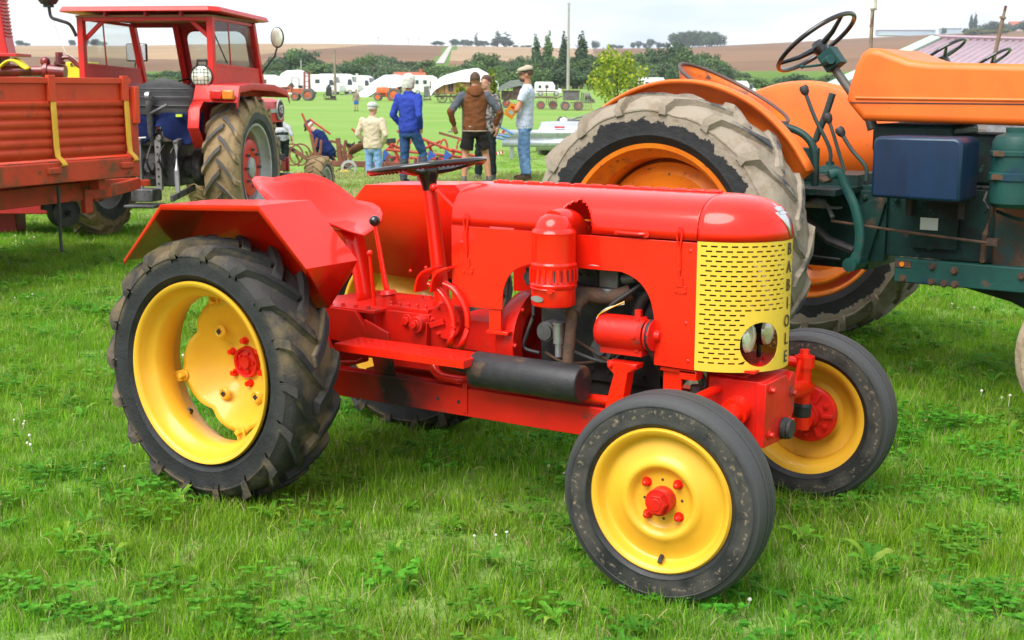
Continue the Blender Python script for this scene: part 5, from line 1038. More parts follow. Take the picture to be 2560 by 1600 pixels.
# ------------------------------------------------------------------ people
def cloth(name, c, c2=None, sc=7, rough=.9): return pmat(name, c, c2 or tuple(x*.75 for x in c), sc, rough=rough, bump=.35, bscale=22, spec=.15)
SKIN = pmat('skin', (.52, .27, .18), (.46, .22, .15), 12, rough=.55)
SKIN_TAN = pmat('tanned_skin', (.47, .22, .13), (.40, .18, .10), 12, rough=.55)
def person(label, px_, s, turn, height, mats, lean=0, head_turn=0, head_tilt=0, arms=None, legs=None, bulk=1., hips=1., voxel=.010, group=None, extras=None, hem=.86, shorts=False, hood=False):
    """mats: dict top, bottom, sleeve, forearm, skin, shoe, shin.  local frame: faces +y, x to the person's right"""
    P0 = at_s(px_, s); k = height/1.76; root = thing('person', label, 'person', P0, YAW+turn, group)
    parts = []; keys = []
    def add(mb, key): parts.append(mb); keys.append(key)
    piv = V((0, 0, .95)); RX = Matrix.Rotation(-lean, 3, 'X')
    def up(p):
        p = V(p); return piv+RX @ (p-piv) if p.z > .9 else p
    b = MB(); rows = []; TS = ((hem, .168*hips, .128, 0), (.92, .172*hips, .132, 0), (1.0, .166, .128, 0), (1.08, .162, .124, .0), (1.16, .166, .124, .0), (1.25, .178, .126, 0), (1.33, .186, .122, -.005), (1.39, .182, .110, -.012), (1.43, .150, .092, -.016), (1.465, .095, .075, -.012), (1.49, .062, .064, -.006))
    TS = [tuple(p+(q-p)*i/3 for p, q in zip(A_, B_)) for A_, B_ in zip(TS, TS[1:]) for i in range(3)]+[TS[-1]]
    for z, rx, ry, cy in TS:
        bb = bulk if z < 1.42 else 1; rows.append([up((rx*bb*math.cos(a), ry*bb*math.sin(a)+cy, z)) for a in [2*math.pi*i/28 for i in range(28)]])
    b.grid(rows, True); b.add(rows[0], [tuple(range(28))[::-1]]); b.add(rows[-1], [tuple(range(28))]); add(b, 'top')
    b = MB(); rows = [[(rx*math.cos(a), ry*math.sin(a)-.008, z) for a in [2*math.pi*i/24 for i in range(24)]] for z, rx, ry in ((.76, .10, .09), (.80, .150*hips, .115), (.88, .158*hips, .12), (.96, .152, .112))]
    b.grid(rows, True); b.add(rows[0], [tuple(range(24))[::-1]]); b.add(rows[-1], [tuple(range(24))]); add(b, 'bottom')
    L_ = legs or {}
    for sd in (-1, 1):
        hip = V((sd*.088, -.004, .86)); knee = V(L_.get(('k', sd), (sd*.10, .03, .49))); ank = V(L_.get(('a', sd), (sd*.11, -.01, .09))); toe = L_.get(('t', sd), sd*.12)
        def seg(p, q, r0, r1, n=7): return [(p+(q-p)*i/n, r0+(r1-r0)*i/n) for i in range(n+1)]
        if shorts:
            mid = hip+(knee-hip)*.80; A_ = seg(hip, mid, .098, .108); b = MB(); b.tube([p for p, r in A_], [r for p, r in A_], 16); add(b, 'bottom')
            A_ = seg(hip+(knee-hip)*.5, knee, .075, .056); A_ += seg(knee, knee+(ank-knee)*.35, .054, .060, 4)[1:]; A_ += seg(knee+(ank-knee)*.35, ank, .060, .036, 5)[1:]; b = MB(); b.tube([p for p, r in A_], [r for p, r in A_], 14); add(b, 'skin')
            b = MB(); q_ = ank+(knee-ank)*.12; b.tube([q_, ank, ank+V((0, 0, -.04))], [.043, .043, .043], 12); add(b, 'shin')
        else:
            A_ = seg(hip, knee, .098, .074)+seg(knee, ank+(knee-ank)*.05, .074, .064)[1:]; b = MB(); b.tube([p for p, r in A_], [r for p, r in A_], 16); add(b, 'bottom')
            if 'shin' in mats:
                b = MB(); A_ = seg(knee+(ank-knee)*.25, ank, .076, .060); b.tube([p for p, r in A_], [r for p, r in A_], 14); add(b, 'shin')
        d = V((toe-ank.x*1.0, .19, 0)).normalized() if not isinstance(toe, tuple) else V(toe).normalized(); rot = Matrix((d.cross(V((0, 0, 1))), d, V((0, 0, 1)))).transposed()
        b = MB(); b.ball(V((ank.x, ank.y, ank.z-.045))+d*.055, (.048, .135, .048), 16, 10, rot); b.box(V((ank.x, ank.y, ank.z-.078))+d*.055, (.086, .25, .024), rot); b.ball(V((ank.x, ank.y, ank.z-.01))-d*.01, (.045, .055, .06), 12, 8, rot); add(b, 'shoe')
    A0 = arms or {}
    for sd in (-1, 1):
        sh = up((sd*.182*max(1, bulk*.97), -.012, 1.40)); el = V(A0.get(('e', sd), (sd*.27, -.03, 1.13))); wr = V(A0.get(('w', sd), (sd*.27, .06, .90))); 
        if not A0.get('abs'): el = up(el); wr = up(wr)
        def seg(p, q, r0, r1, n=7): return [(p+(q-p)*i/n, r0+(r1-r0)*i/n) for i in range(n+1)]
        short = 'arm_skin' in mats
        A_ = seg(sh, el, .066*bulk, .052*bulk); b = MB(); m_ = len(A_); q_ = 5 if short else m_
        b.tube([p for p, r in A_[:q_]], [r*(1.15 if short else 1) for p, r in A_[:q_]], 14); b.ball(sh, .066*bulk, 12, 8); add(b, 'sleeve')
        if short: b = MB(); b.tube([p for p, r in A_[3:]], [r*.82 for p, r in A_[3:]], 12); add(b, 'skin')
        A_ = seg(el, wr, .052*bulk*(.82 if short else 1), .040*(.75 if short else 1)); b = MB(); b.tube([p for p, r in A_], [r for p, r in A_], 12); b.ball(el, .052*bulk*(.82 if short else 1), 12, 8); add(b, 'skin' if short else 'forearm')
        d = (wr-el).normalized(); hn = V(A0.get(('n', sd), (sd, 0, 0))); hn = (hn-d*hn.dot(d)).normalized(); sd_ = d.cross(hn)        # hn: back of the hand
        rot = Matrix((sd_, hn, d)).transposed(); b = MB(); b.tube([wr-d*.03, wr+d*.03], [.027, .03], 10); b.ball(wr+d*.055, (.042, .017, .052), 14, 8, rot)
        fwd = 1 if sd_.dot(V((0, 1, 0))) > 0 else -1
        for i_, (off, ln) in enumerate(((-.030, .062), (-.011, .078), (.010, .082), (.030, .074))):
            p = wr+d*.09+sd_*off*fwd; c_ = .25+.1*i_; b.tube([p-d*.02, p+d*ln*.45-hn*ln*.10, p+d*ln*.8-hn*ln*.30, p+d*ln-hn*ln*.5], [.0105, .0100, .0092, .008], 8)
        p = wr+d*.03+sd_*.036*fwd; b.tube([p, p+d*.03+sd_*.025*fwd-hn*.012, p+d*.062+sd_*.030*fwd-hn*.022], [.013, .0115, .009], 8); add(b, 'skin')
    # head
    hc = V((0, .012, 1.64)); RH_ = Matrix.Rotation(head_turn, 3, 'Z') @ Matrix.Rotation(-head_tilt, 3, 'X'); nk = V((0, -.005, 1.50))
    def hp(p): return up(nk+RH_ @ (V(p)-nk))
    b = MB()
    def hball(c, r, n=14, m_=10):
        q = MB().ball(c, r, n, m_); b.add([hp(v_) for v_ in q.v], q.f)
    hball((0, .004, 1.665), (.076, .096, .098), 18, 14); hball((0, .030, 1.605), (.060, .070, .075)); hball((0, .070, 1.562), (.030, .028, .024)); hball((0, .106, 1.632), (.012, .016, .024)); hball((0, .102, 1.598), (.020, .008, .006)); hball((-.078, -.004, 1.635), (.010, .022, .034)); hball((.078, -.004, 1.635), (.010, .022, .034)); hball((0, .096, 1.668), (.050, .010, .008))
    q = MB().tube([(0, -.012, 1.44), (0, -.008, 1.50), (0, .0, 1.57)], [.060, .055, .056], 14); b.add([hp(v_) if v_[2] > 1.5 else up(v_) for v_ in q.v], q.f); add(b, 'skin')
    # join + voxel remesh to one surface
    allb = MB(); pts = []
    for mb, key in zip(parts, keys):
        for v_ in mb.v: pts.append((V(v_)*k, key))
        allb.add([V(v_)*k for v_ in mb.v], mb.f)
    me = bpy.data.meshes.new('tmp'); me.from_pydata(allb.v, [], allb.f); bm = bmesh.new(); bm.from_mesh(me); bmesh.ops.recalc_face_normals(bm, faces=bm.faces); bm.to_mesh(me); bm.free()
    o = bpy.data.objects.new('tmp', me); col.objects.link(o); md = o.modifiers.new('r', 'REMESH'); md.mode = 'VOXEL'; md.voxel_size = voxel; md2 = o.modifiers.new('s', 'SMOOTH'); md2.factor = .5; md2.iterations = 2
    dg = bpy.context.evaluated_depsgraph_get(); me2 = bpy.data.meshes.new_from_object(o.evaluated_get(dg)); bpy.data.objects.remove(o)
    kd = kdtree.KDTree(len(pts)); [kd.insert(p, i) for i, (p, _) in enumerate(pts)]; kd.balance()
    slots = sorted(set(keys)); me2.materials.clear()
    for q in slots: me2.materials.append(mats.get(q, mats.get('top')))
    vk = [pts[kd.find(v_.co)[1]][1] for v_ in me2.vertices]; nrm = [v_.normal.copy() for v_ in me2.vertices]
    for v_, key, nn in zip(me2.vertices, vk, nrm):
        if key in ('top', 'bottom', 'sleeve', 'forearm'): v_.co += nn*(.010*mnoise.noise(V((v_.co.x*9, v_.co.y*9, v_.co.z*16)))+.006*mnoise.noise(v_.co*27))
    for p in me2.polygons:
        c_ = [vk[i] for i in p.vertices]; p.material_index = slots.index(max(set(c_), key=c_.count)); p.use_smooth = True
    body = put('body', me2, root)
    H = lambda mb, name, mat, **kw: (setattr(mb, 'v', [tuple(hp(v_)*k) for v_ in mb.v]), mb.build(name, mat, root, **kw))[1]
    root['k'] = k
    return root, H, (lambda p: up(p)*k)
def hair_mb(vol=1.0, low=1.58, seed=1, length=.0):
    b = MB(); rows = []
    for i in range(15):
        t_ = math.pi*.62*i/14; row = []
        for j in range(28):
            a = 2*math.pi*j/28; fr = math.sin(a)           # fr>0 = face side
            tt = t_*(1-.40*max(0, fr)**.7) if True else t_
            n_ = 1+.06*mnoise.noise(V((math.cos(a)*3+seed, math.sin(a)*3, tt*4)))
            row.append((.086*vol*n_*math.sin(tt)*math.cos(a), -.004+.106*vol*n_*math.sin(tt)*math.sin(a), 1.668+.108*vol*n_*math.cos(tt)-(length*max(0, tt-1.3) if fr < .2 else 0)))
        rows.append(row)
    return b.grid(rows, True)
def cap_mb(peak=True, flat=False):
    b = MB(); rows = []
    for i in range(9):
        t_ = math.pi*.5*i/8; row = []
        for j in range(28):
            a = 2*math.pi*j/28; row.append((.094*math.sin(t_)**.8*math.cos(a), -.002+(.112 if not flat else .125)*math.sin(t_)**.8*math.sin(a)+(.02 if flat else 0), 1.69+(.092 if not flat else .070)*math.cos(t_)**(1 if not flat else .7)+(.028*(.5-.5*math.sin(a)) if flat else 0)))
        rows.append(row)
    b.grid(rows, True)
    pk = MB(); rows = []
    for i in range(9):
        a = R_(35+110*i/8); rows.append([(.09*math.cos(a), .105*math.sin(a), 1.692), (.088*math.cos(a), .105*math.sin(a)+.038*math.sin(a), 1.688), (.075*math.cos(a), .10*math.sin(a)+.075*math.sin(a)**2, 1.672)])
    pk.grid(rows); return b, pk
JEAN_L = cloth('light_blue_denim', (.22, .36, .62), (.17, .29, .52)); JEAN_D = cloth('dark_blue_denim', (.035, .085, .20), (.022, .055, .14)); JEAN_M = cloth('faded_blue_denim', (.13, .23, .40), (.08, .16, .30))
WHITE_H = pmat('white_hair', (.62, .60, .55), (.45, .43, .39), 30, rough=.8, bump=.6, bscale=60); BROWN_H = pmat('short_brown_hair', (.09, .045, .025), (.06, .03, .018), 30, rough=.8, bump=.5, bscale=80)
BOOT = cloth('olive_rubber_boot', (.075, .072, .055)); SHOE = cloth('brown_leather_shoe', (.06, .035, .022)); SHOE_G = cloth('grey_trainers', (.12, .115, .11)); DARK = cloth('dark_trousers', (.022, .028, .030))
# 1 man in beige jacket and pale cap
bj = cloth('beige_cotton_jacket', (.55, .46, .34), (.47, .39, .28))
p1, H, W = person('man seen from behind in beige jacket, light jeans and pale grey cap', 930, 25.6, -.30, 1.70, dict(top=bj, sleeve=bj, forearm=bj, bottom=JEAN_L, skin=SKIN, shoe=SHOE), head_turn=-.55, bulk=1.16, arms={('e', -1): (-.30, -.06, 1.13), ('w', -1): (-.20, .08, .96), ('e', 1): (.30, -.06, 1.13), ('w', 1): (.20, .08, .96)})
H(hair_mb(1.0, seed=2), 'hair', WHITE_H); c_, pk = cap_mb(); gc = cloth('pale_grey_cap', (.50, .52, .50)); H(c_, 'cap', gc, solid=.006); H(pk, 'cap_peak', gc, solid=.004)
q = MB(); q.lathe([(.070, 1.455), (.074, 1.475), (.068, 1.50)], (0, -.008, 0), (0, 0, 1), n=24); q.v = [tuple(W(v_)) for v_ in q.v]; q.build('collar', bj, p1, solid=.01)
# 2 man in blue work jacket, white hair, wellington boots
wj = cloth('royal_blue_work_jacket', (.030, .055, .34), (.022, .042, .26))
p2, H, W = person('white-haired man in blue work jacket with jeans tucked into rubber boots', 1022, 20.2, -.55, 1.66, dict(top=wj, sleeve=wj, forearm=wj, bottom=JEAN_D, skin=SKIN, shoe=BOOT, shin=BOOT), head_turn=-.35, bulk=1.08, arms={('e', -1): (-.27, -.08, 1.12), ('w', -1): (-.19, .08, .93), ('e', 1): (.27, -.10, 1.12), ('w', 1): (.19, .06, .92)}, legs={('k', 1): (.16, .16, .50), ('a', 1): (.20, .02, .09), ('k', -1): (-.10, .0, .48), ('a', -1): (-.11, -.03, .09)})
H(hair_mb(1.14, seed=5, length=.10), 'hair', WHITE_H)
q = MB(); q.lathe([(.072, 1.45), (.078, 1.475), (.070, 1.505)], (0, -.008, 0), (0, 0, 1), n=24); q.v = [tuple(W(v_)) for v_ in q.v]; q.build('collar', wj, p2, solid=.01)
# 3 man in brown hooded top and black shorts
br = cloth('brown_fleece', (.17, .062, .025), (.13, .046, .018)); gs = cloth('blue_grey_sleeve', (.095, .105, .13)); bs = cloth('black_shorts', (.018, .015, .014))
p3, H, W = person('man seen from behind in brown hooded top with grey sleeves and black shorts', 1187, 20.15, .12, 1.70, dict(top=br, sleeve=gs, forearm=br, bottom=bs, skin=SKIN_TAN, shoe=SHOE_G, shin=cloth('dark_sock', (.02, .02, .02))), head_turn=-.30, head_tilt=.12, bulk=1.10, shorts=True, arms={('e', -1): (-.39, -.04, 1.15), ('w', -1): (-.33, .03, .94), ('n', -1): (-.3, -1, 0), ('e', 1): (.39, -.04, 1.15), ('w', 1): (.33, .04, .94), ('n', 1): (1, -.6, 0)}, legs={('k', 1): (.17, .02, .49), ('a', 1): (.22, -.02, .09), ('k', -1): (-.15, .02, .49), ('a', -1): (-.18, -.05, .09)})
H(hair_mb(.97, seed=9), 'hair', BROWN_H)
q = MB(); rows = []
for i in range(13):
    t_ = 2*math.pi*i/12; rows.append([(( .105+.034*math.cos(t_))*math.cos(a), -.02+(.088+.030*math.cos(t_))*math.sin(a)-.05*max(0, -math.sin(a))*(.5-.5*math.sin(t_)), 1.478+.036*math.sin(t_)+.045*max(0, -math.sin(a))*math.sin(t_)) for a in [2*math.pi*j/28 for j in range(28)]])
q.grid(rows, True); q.v = [tuple(W(v_)) for v_ in q.v]; q.build('hood', br, p3)
q = MB(); q.lathe([(.19, .862), (.196, .855), (.192, .845)], (0, 0, 0), (0, 0, 1), n=32); q.v = [tuple(W((v_[0]*1.0, v_[1]*.76, v_[2]))) for v_ in q.v]; q.build('pale_hem', cloth('pale_shirt_hem', (.42, .34, .28)), p3, solid=.004)
q = MB(); q.ball((-.09, -.145, .925), (.022, .004, .010), 12, 6); q.v = [tuple(W(v_)) for v_ in q.v]; q.build('sewn_badge', M['rim_grey'], p3)
# 4 person hidden behind him
st_ = cloth('dark_patterned_top', (.05, .045, .045), (.35, .32, .30), 22)
p4, H, W = person('person mostly hidden behind the man in shorts, in dark trousers and boots', 1216, 21.2, 2.6, 1.66, dict(top=st_, sleeve=st_, forearm=st_, bottom=DARK, skin=SKIN, shoe=SHOE_G), bulk=1.0, legs={('k', 1): (.13, .03, .49), ('a', 1): (.16, 0, .09), ('k', -1): (-.12, .02, .49), ('a', -1): (-.13, 0, .09)})
H(hair_mb(1.03, seed=4), 'hair', BROWN_H)
# 5 man in flat cap with book
tee = cloth('lavender_grey_tee_shirt', (.50, .54, .66), (.43, .47, .58), 5)
p5, H, W = person('bearded man in flat cap and pale grey T-shirt with folded arms', 1312, 21.1, 1.45, 1.80, dict(top=tee, sleeve=tee, forearm=SKIN_TAN, bottom=JEAN_M, skin=SKIN_TAN, shoe=SHOE, arm_skin=1), lean=-.06, head_turn=.05, head_tilt=.10, bulk=1.03, hem=.84, arms={('e', -1): (-.25, .10, 1.10), ('w', -1): (-.02, .24, 1.10), ('n', -1): (0, .5, .8), ('e', 1): (.25, .12, 1.13), ('w', 1): (.03, .23, 1.17), ('n', 1): (0, 1, .3)}, legs={('k', 1): (.10, .05, .49), ('a', 1): (.11, .0, .09), ('k', -1): (-.09, -.02, .49), ('a', -1): (-.12, -.06, .09)})
H(hair_mb(.96, seed=3), 'hair', BROWN_H); c_, pk = cap_mb(flat=True); fcm = cloth('beige_flat_cap', (.42, .37, .28)); H(c_, 'flat_cap', fcm, solid=.008); H(pk, 'cap_peak', fcm, solid=.006)
q = MB(); q.ball((0, .052, 1.572), (.056, .062, .042), 16, 8); H(q, 'beard', BROWN_H)
q = MB(); q.box((-.034, .108, 1.65), (.045, .008, .026)); q.box((.034, .108, 1.65), (.045, .008, .026)); q.bar((-.06, .10, 1.655), (-.082, -.01, 1.655), .006, .008); q.bar((.06, .10, 1.655), (.082, -.01, 1.655), .006, .008); q.box((0, .112, 1.655), (.02, .006, .006)); H(q, 'glasses', M['black'])
bk = thing('book', 'orange-covered book held under the folded arms of the man in flat cap', 'book', p5.location, YAW+1.45)
rot = Matrix.Rotation(.6, 3, 'X') @ Matrix.Rotation(.25, 3, 'Z')
cb = V((-.245, .18, 1.11))
MB().box(cb, (.022, .15, .21), rot).build('pages', M['white_paint'], bk)
for dx in (-.0135, .0135): MB().box(cb+rot @ V((dx, .002, 0)), (.004, .156, .216), rot).build('cover', pmat('orange_book_cover', (.72, .26, .02), rough=.4), bk)
MB().box(cb+rot @ V((-.0165, 0, -.02)), (.002, .08, .06), rot).build('cover_picture', M['rim_grey'], bk)
MB().box(cb+rot @ V((-.0165, 0, .06)), (.002, .10, .035), rot).build('cover_title', M['red_mast'], bk)
# 6 man in navy jacket bending beside the plough
nj = cloth('navy_jacket', (.014, .028, .115), (.010, .02, .085))
p6, H, W = person('man in navy jacket and dark cap bending beside the rusty plough', 818, 27.0, 1.25, 1.68, dict(top=nj, sleeve=nj, forearm=nj, bottom=JEAN_D, skin=SKIN, shoe=SHOE), lean=.62, head_turn=0, head_tilt=.25, bulk=1.12, arms={('e', -1): (-.28, .06, 1.12), ('w', -1): (-.22, .20, .98), ('e', 1): (.28, .06, 1.12), ('w', 1): (.22, .22, .98)}, legs={('k', 1): (.10, .30, .66), ('a', 1): (.11, -.02, .46), ('k', -1): (-.10, .26, .64), ('a', -1): (-.11, -.05, .46)})
p6.location.z -= .22
H(hair_mb(1.02, seed=7), 'hair', WHITE_H); c_, pk = cap_mb(); dcm = cloth('charcoal_cap', (.06, .06, .065)); H(c_, 'cap', dcm, solid=.006); H(pk, 'cap_peak', dcm, solid=.004)
# 7 distant walker
gj = cloth('taupe_jacket', (.26, .20, .17)); bl = cloth('bright_blue_shorts', (.03, .12, .42))
p7, H, W = person('distant walker in taupe jacket and bright blue shorts out on the meadow', 890, 101, 2.9, 1.62, dict(top=gj, sleeve=gj, forearm=gj, bottom=bl, skin=SKIN, shoe=SHOE, shin=DARK), shorts=True, voxel=.016, bulk=1.05)
H(hair_mb(1.0), 'hair', BROWN_H)
# 8 someone in grey glimpsed between the cab tractor wheel and the plough
p8, H, W = person('person in pale grey top half hidden behind the muddy cab tractor', 698, 23.5, .6, 1.55, dict(top=cloth('pale_grey_top', (.42, .43, .44)), sleeve=cloth('pale_grey_top', (.42, .43, .44)), forearm=cloth('pale_grey_top', (.42, .43, .44)), bottom=DARK, skin=SKIN, shoe=SHOE), lean=1.1, head_tilt=.2)
H(hair_mb(1.0, seed=8), 'hair', BROWN_H)
# ------------------------------------------------------------------ machines and things farther off, each in its own upright frame facing the road
class Spot:
    def __init__(s, name, label, cat, px_, s_, turn=0, group=None, z=None):
        s.p = at_s(px_, s_, z); s.px = px_; s.s = s_; s.u = s_*.985/FPX; s.c = math.cos(turn); s.root = thing(name, label, cat, s.p, YAW+turn, group)
    def x(s, px_): return (px_-s.px)*s.u/s.c
    def z(s, py): return hz(py, s.s)-s.p.z
    def q(s, px_, py): return (s.x(px_), s.z(py))
    def v(s, px_, py, y=0): return V((s.x(px_), y, s.z(py)))
RU = M['rust2'] = pmat('red_brown_rusted_iron', (.22, .075, .045), (.14, .055, .035), 5, rough=.85, bump=.4, bscale=30, layers=(((.30, .06, .03), 4, .58, .7, .8),))
RR = M['red_imp'] = pmat('faded_red_implement_paint', (.48, .045, .030), (.36, .05, .035), 4, rough=.6, layers=(((.20, .09, .05), 7, .6, .72, .8),))
TARP = pmat('white_tarpaulin', (.80, .81, .83), (.74, .76, .80), .6, rough=.6, bump=.5, bscale=3); GTARP = pmat('grey_green_tarpaulin', (.12, .14, .12), (.09, .11, .09), 1, rough=.7, bump=.4, bscale=4)
WOOD = pmat('orange_brown_planks', (.46, .22, .08), (.34, .16, .06), 2, rough=.8, stretch=(1, 1, 6)); GREYM = pmat('weathered_grey_metal', (.13, .13, .135), (.10, .085, .075), 2, rough=.7); BROWNM = pmat('weathered_brown_timber', (.16, .11, .085), (.10, .07, .055), 2, rough=.9)
FORANGE = pmat('far_orange_paint', (.72, .13, .02), (.62, .10, .015), 1.5, rough=.5); FORANGE2 = pmat('dull_orange_paint', (.48, .11, .04), (.36, .08, .03), 1.5, rough=.6); TYREM = pmat('dusty_tyre', (.10, .095, .09), (.16, .14, .12), 3, rough=.9)
WHITEV = pmat('white_van_paint', (.80, .80, .80), rough=.35, coat=.3); WIN = pmat('dark_window', (.03, .04, .05), rough=.08, coat=.8); GALV = pmat('galvanised_steel', (.46, .50, .53), (.36, .40, .43), 5, rough=.4, metal=.6, layers=(((.25, .22, .2), 8, .62, .74, .6),))
def wheel(root, name, c, r, w_, mat_t, mat_r, turn=False, spokes=0):
    c = V(c); ax = V((1, 0, 0)) if turn else V((0, 1, 0)); b = MB()
    if spokes:
        b.lathe([(r, -w_/2), (r, w_/2), (r-.05, w_/2), (r-.05, -w_/2)], c, ax, n=36, closed=True); o_ = b.build(name, mat_t, root)
        u_ = V((0, 0, 1)); v_ = ax.cross(u_)
        for k in range(spokes): a = 2*math.pi*k/spokes; MB().tube([c, c+(u_*math.cos(a)+v_*math.sin(a))*(r-.03)], .018, 6).build('spoke', mat_r, o_)
        MB().cyl(c-ax*w_*.7, c+ax*w_*.7, r*.13, n=14).build('hub', mat_r, o_); return o_
    b.lathe([(r*.58, -w_*.38), (r*.7, -w_*.5), (r*.93, -w_*.46), (r, -w_*.3), (r, w_*.3), (r*.93, w_*.46), (r*.7, w_*.5), (r*.58, w_*.38)], c, ax, n=32, closed=True); o_ = b.build(name, mat_t, root)
    MB().lathe([(r*.60, -w_*.36), (r*.52, -w_*.2), (r*.2, -w_*.34), (0, -w_*.34)], c, ax, n=28).build('rim', mat_r, o_, solid=.02)
    MB().lathe([(r*.60, w_*.36), (r*.52, w_*.2), (r*.2, w_*.34), (0, w_*.34)], c, ax, n=28).build('rim', mat_r, o_, solid=.02); return o_
# rusty plough beside the bending man
S = Spot('plough', 'rust-red balance plough with long levers and curved shares below the bank', 'plough', 850, 26.6)
r = S.root; nm = 'plough_part'
MB().bar(S.v(760, 408), S.v(1000, 412), .10, .12).build('main_beam', RU, r, bevel=.01); MB().bar(S.v(715, 372, .3), S.v(765, 400, .1), .06, .07).build('draw_beam', RU, r); MB().bar(S.v(890, 360, .2), S.v(985, 352, .25), .06, .10).build('upper_beam', M['black_matt'], r, bevel=.01)
for a, e in (((751, 284), (778, 350)), ((770, 298), (822, 336)), ((876, 322), (905, 350)), ((990, 326), (1010, 345))): MB().tube([S.v(*a, .1), S.v(*e, .1)], .022, 8).build('lever', RR, r)
for a, e, w_ in (((775, 335), (788, 404), .07), ((790, 345), (775, 405), .05), ((800, 350), (795, 408), .05), ((842, 345), (848, 412), .09), ((862, 350), (850, 415), .06), ((870, 358), (872, 410), .06), ((838, 385), (880, 392), .05), ((770, 385), (800, 385), .05)): MB().bar(S.v(*a), S.v(*e), w_, w_).build('upright', RU, r, bevel=.006)
for x0 in (722, 742): MB().lathe([(.20, -.02), (.23, -.02), (.23, .02), (.20, .02)], S.v(x0, 388, .2), (0, 1, 0), n=24, closed=True).build('coulter_ring', RU, r)
for (x0, y0), fl in (((846, 410), 1), ((905, 412), 1), ((955, 405), 1)):
    b = MB(); rows = []
    for i in range(9):
        t_ = i/8; rows.append([S.v(x0+fl*(2-10*t_*t_+14*t_), y0+26*t_, -.05-.2*t_), S.v(x0+fl*(14-10*t_*t_+8*t_), y0+24*t_, .12-.1*t_)])
    b.grid(rows).build('share', RU, r, solid=.02)
    MB().bar(S.v(x0+14, y0-20), S.v(x0+4, y0+14), .05, .05).build('share_stem', RU, r)
b = MB(); rows = []
for i in range(8):
    t_ = i/7; rows.append([S.v(862+24*t_, 352+8*math.sin(t_*3), -.1), S.v(866+16*t_, 372+12*t_, .05)])
b.grid(rows).build('mouldboard', M['black_matt'], r, solid=.015)
b = MB(); rows = []
for i in range(8):
    t_ = i/7; rows.append([S.v(872+70*t_*t_, 378-22*math.sin(t_*2.0), -.1), S.v(866+40*t_, 392-20*t_, .05)])
b.grid(rows).build('mouldboard', RU, r, solid=.015)
wheel(r, 'land_wheel', S.v(873, 418, -.3), .16, .04, M['rim_grey'], M['cast_grey'], False, 6); wheel(r, 'land_wheel', S.v(815, 395, .5), .34, .06, RU, RU, False, 8)
b = MB(); b.ball(S.v(862, 428, -.3), (.12, .05, .05), 10, 6); b.build('yellow_bracket', M['strap_yellow'], r)
for k in range(10): x0 = 705+random.random()*150; y0 = 372+random.random()*20; MB().tube(smooth_path([S.v(x0, y0, .3), S.v(x0+8, y0+14, .3), S.v(x0-4+random.random()*20, y0+28, .25)], 4), .016, 6).build('tine', RU, r)
# red tedder
S = Spot('hay_tedder', 'red tubular hay tedder with hooped guards and blue fittings behind the men', 'hay machine', 1075, 28.5); r = S.root
for a, e in (((960, 392), (1190, 402)), ((965, 372), (1195, 396)), ((1055, 345), (1135, 378)), ((968, 358), (1030, 380)), ((955, 382), (985, 358)), ((1130, 372), (1190, 390)), ((1058, 372), (1100, 352)), ((1000, 398), (970, 352)), ((1085, 398), (1065, 348)), ((1120, 400), (1140, 372))): MB().tube([S.v(*a, random.uniform(-.3, .3)), S.v(*e, random.uniform(-.3, .3))], .030, 8).build('frame_tube', RR, r)
for x0 in (998, 1108, 1030, 1150):
    b = MB(); b.tube([S.v(x0-9+9*(1-math.cos(math.pi*i/10)), 372-24*math.sin(math.pi*i/10), .1) for i in range(11)], .022, 8); b.build('hoop_guard', RR, r)
for x0 in (968, 1080, 1120):
    MB().prism([(-.10, -.12), (.10, .02), (-.05, .14)], S.v(x0, 388, -.35), (1, 0, 0), (0, 0, 1), .06).build('blue_fitting', pmat('implement_blue', (.03, .10, .40), rough=.5), r)
for x0, y0, x1, y1 in ((960, 404, 968, 390), (985, 392, 976, 414), (1095, 390, 1088, 412), (1165, 395, 1162, 410)): MB().tube([S.v(x0, y0, -.3), S.v(x1, y1, -.35)], .028, 8).build('stub_leg', M['black_matt'], r)
for x0 in (985, 1050, 1105, 1160): wheel(r, 'tedder_wheel', S.v(x0, 409, .3), .17, .09, TYREM, RR)
for k in range(22): x0 = 960+k*10.5; MB().tube([S.v(x0, 394, -.2), S.v(x0+2, 404, -.35), S.v(x0-3, 414, -.45)], .012, 6).build('spring_tine', RR, r)
MB().bar(S.v(1095, 332, .2), S.v(1165, 352, .2), .05, .05).build('drawbar', RU, r); MB().tube([S.v(1118, 329, .3), S.v(1130, 329, .3), S.v(1135, 322, .3)], .02, 6).build('hitch_hook', M['cast_grey'], r)
for a, e in (((1238, 312), (1285, 338)), ((1230, 336), (1275, 344)), ((1225, 344), (1262, 350))): MB().tube([S.v(*a, .6), S.v(*e, .6)], .024, 8).build('blue_tube', pmat('light_blue_tube', (.10, .22, .45), rough=.5), r)
# red and white tape
S = Spot('barrier_tape', 'red and white barrier tape hanging off the end of the guard rail', 'tape', 1245, 35.5); r = S.root
for k, (a, e) in enumerate((((1232, 350), (1262, 325)), ((1228, 358), (1258, 330)), ((1236, 384), (1258, 379)))):
    for i in range(6):
        t0, t1 = i/6, (i+1)/6; A_, B_ = S.v(*a), S.v(*e); p0, p1_ = A_+(B_-A_)*t0, A_+(B_-A_)*t1; MB().bar(p0, p1_, .01, .07).build('tape_strip', M['red_mast'] if i % 2 else M['white_paint'], r)
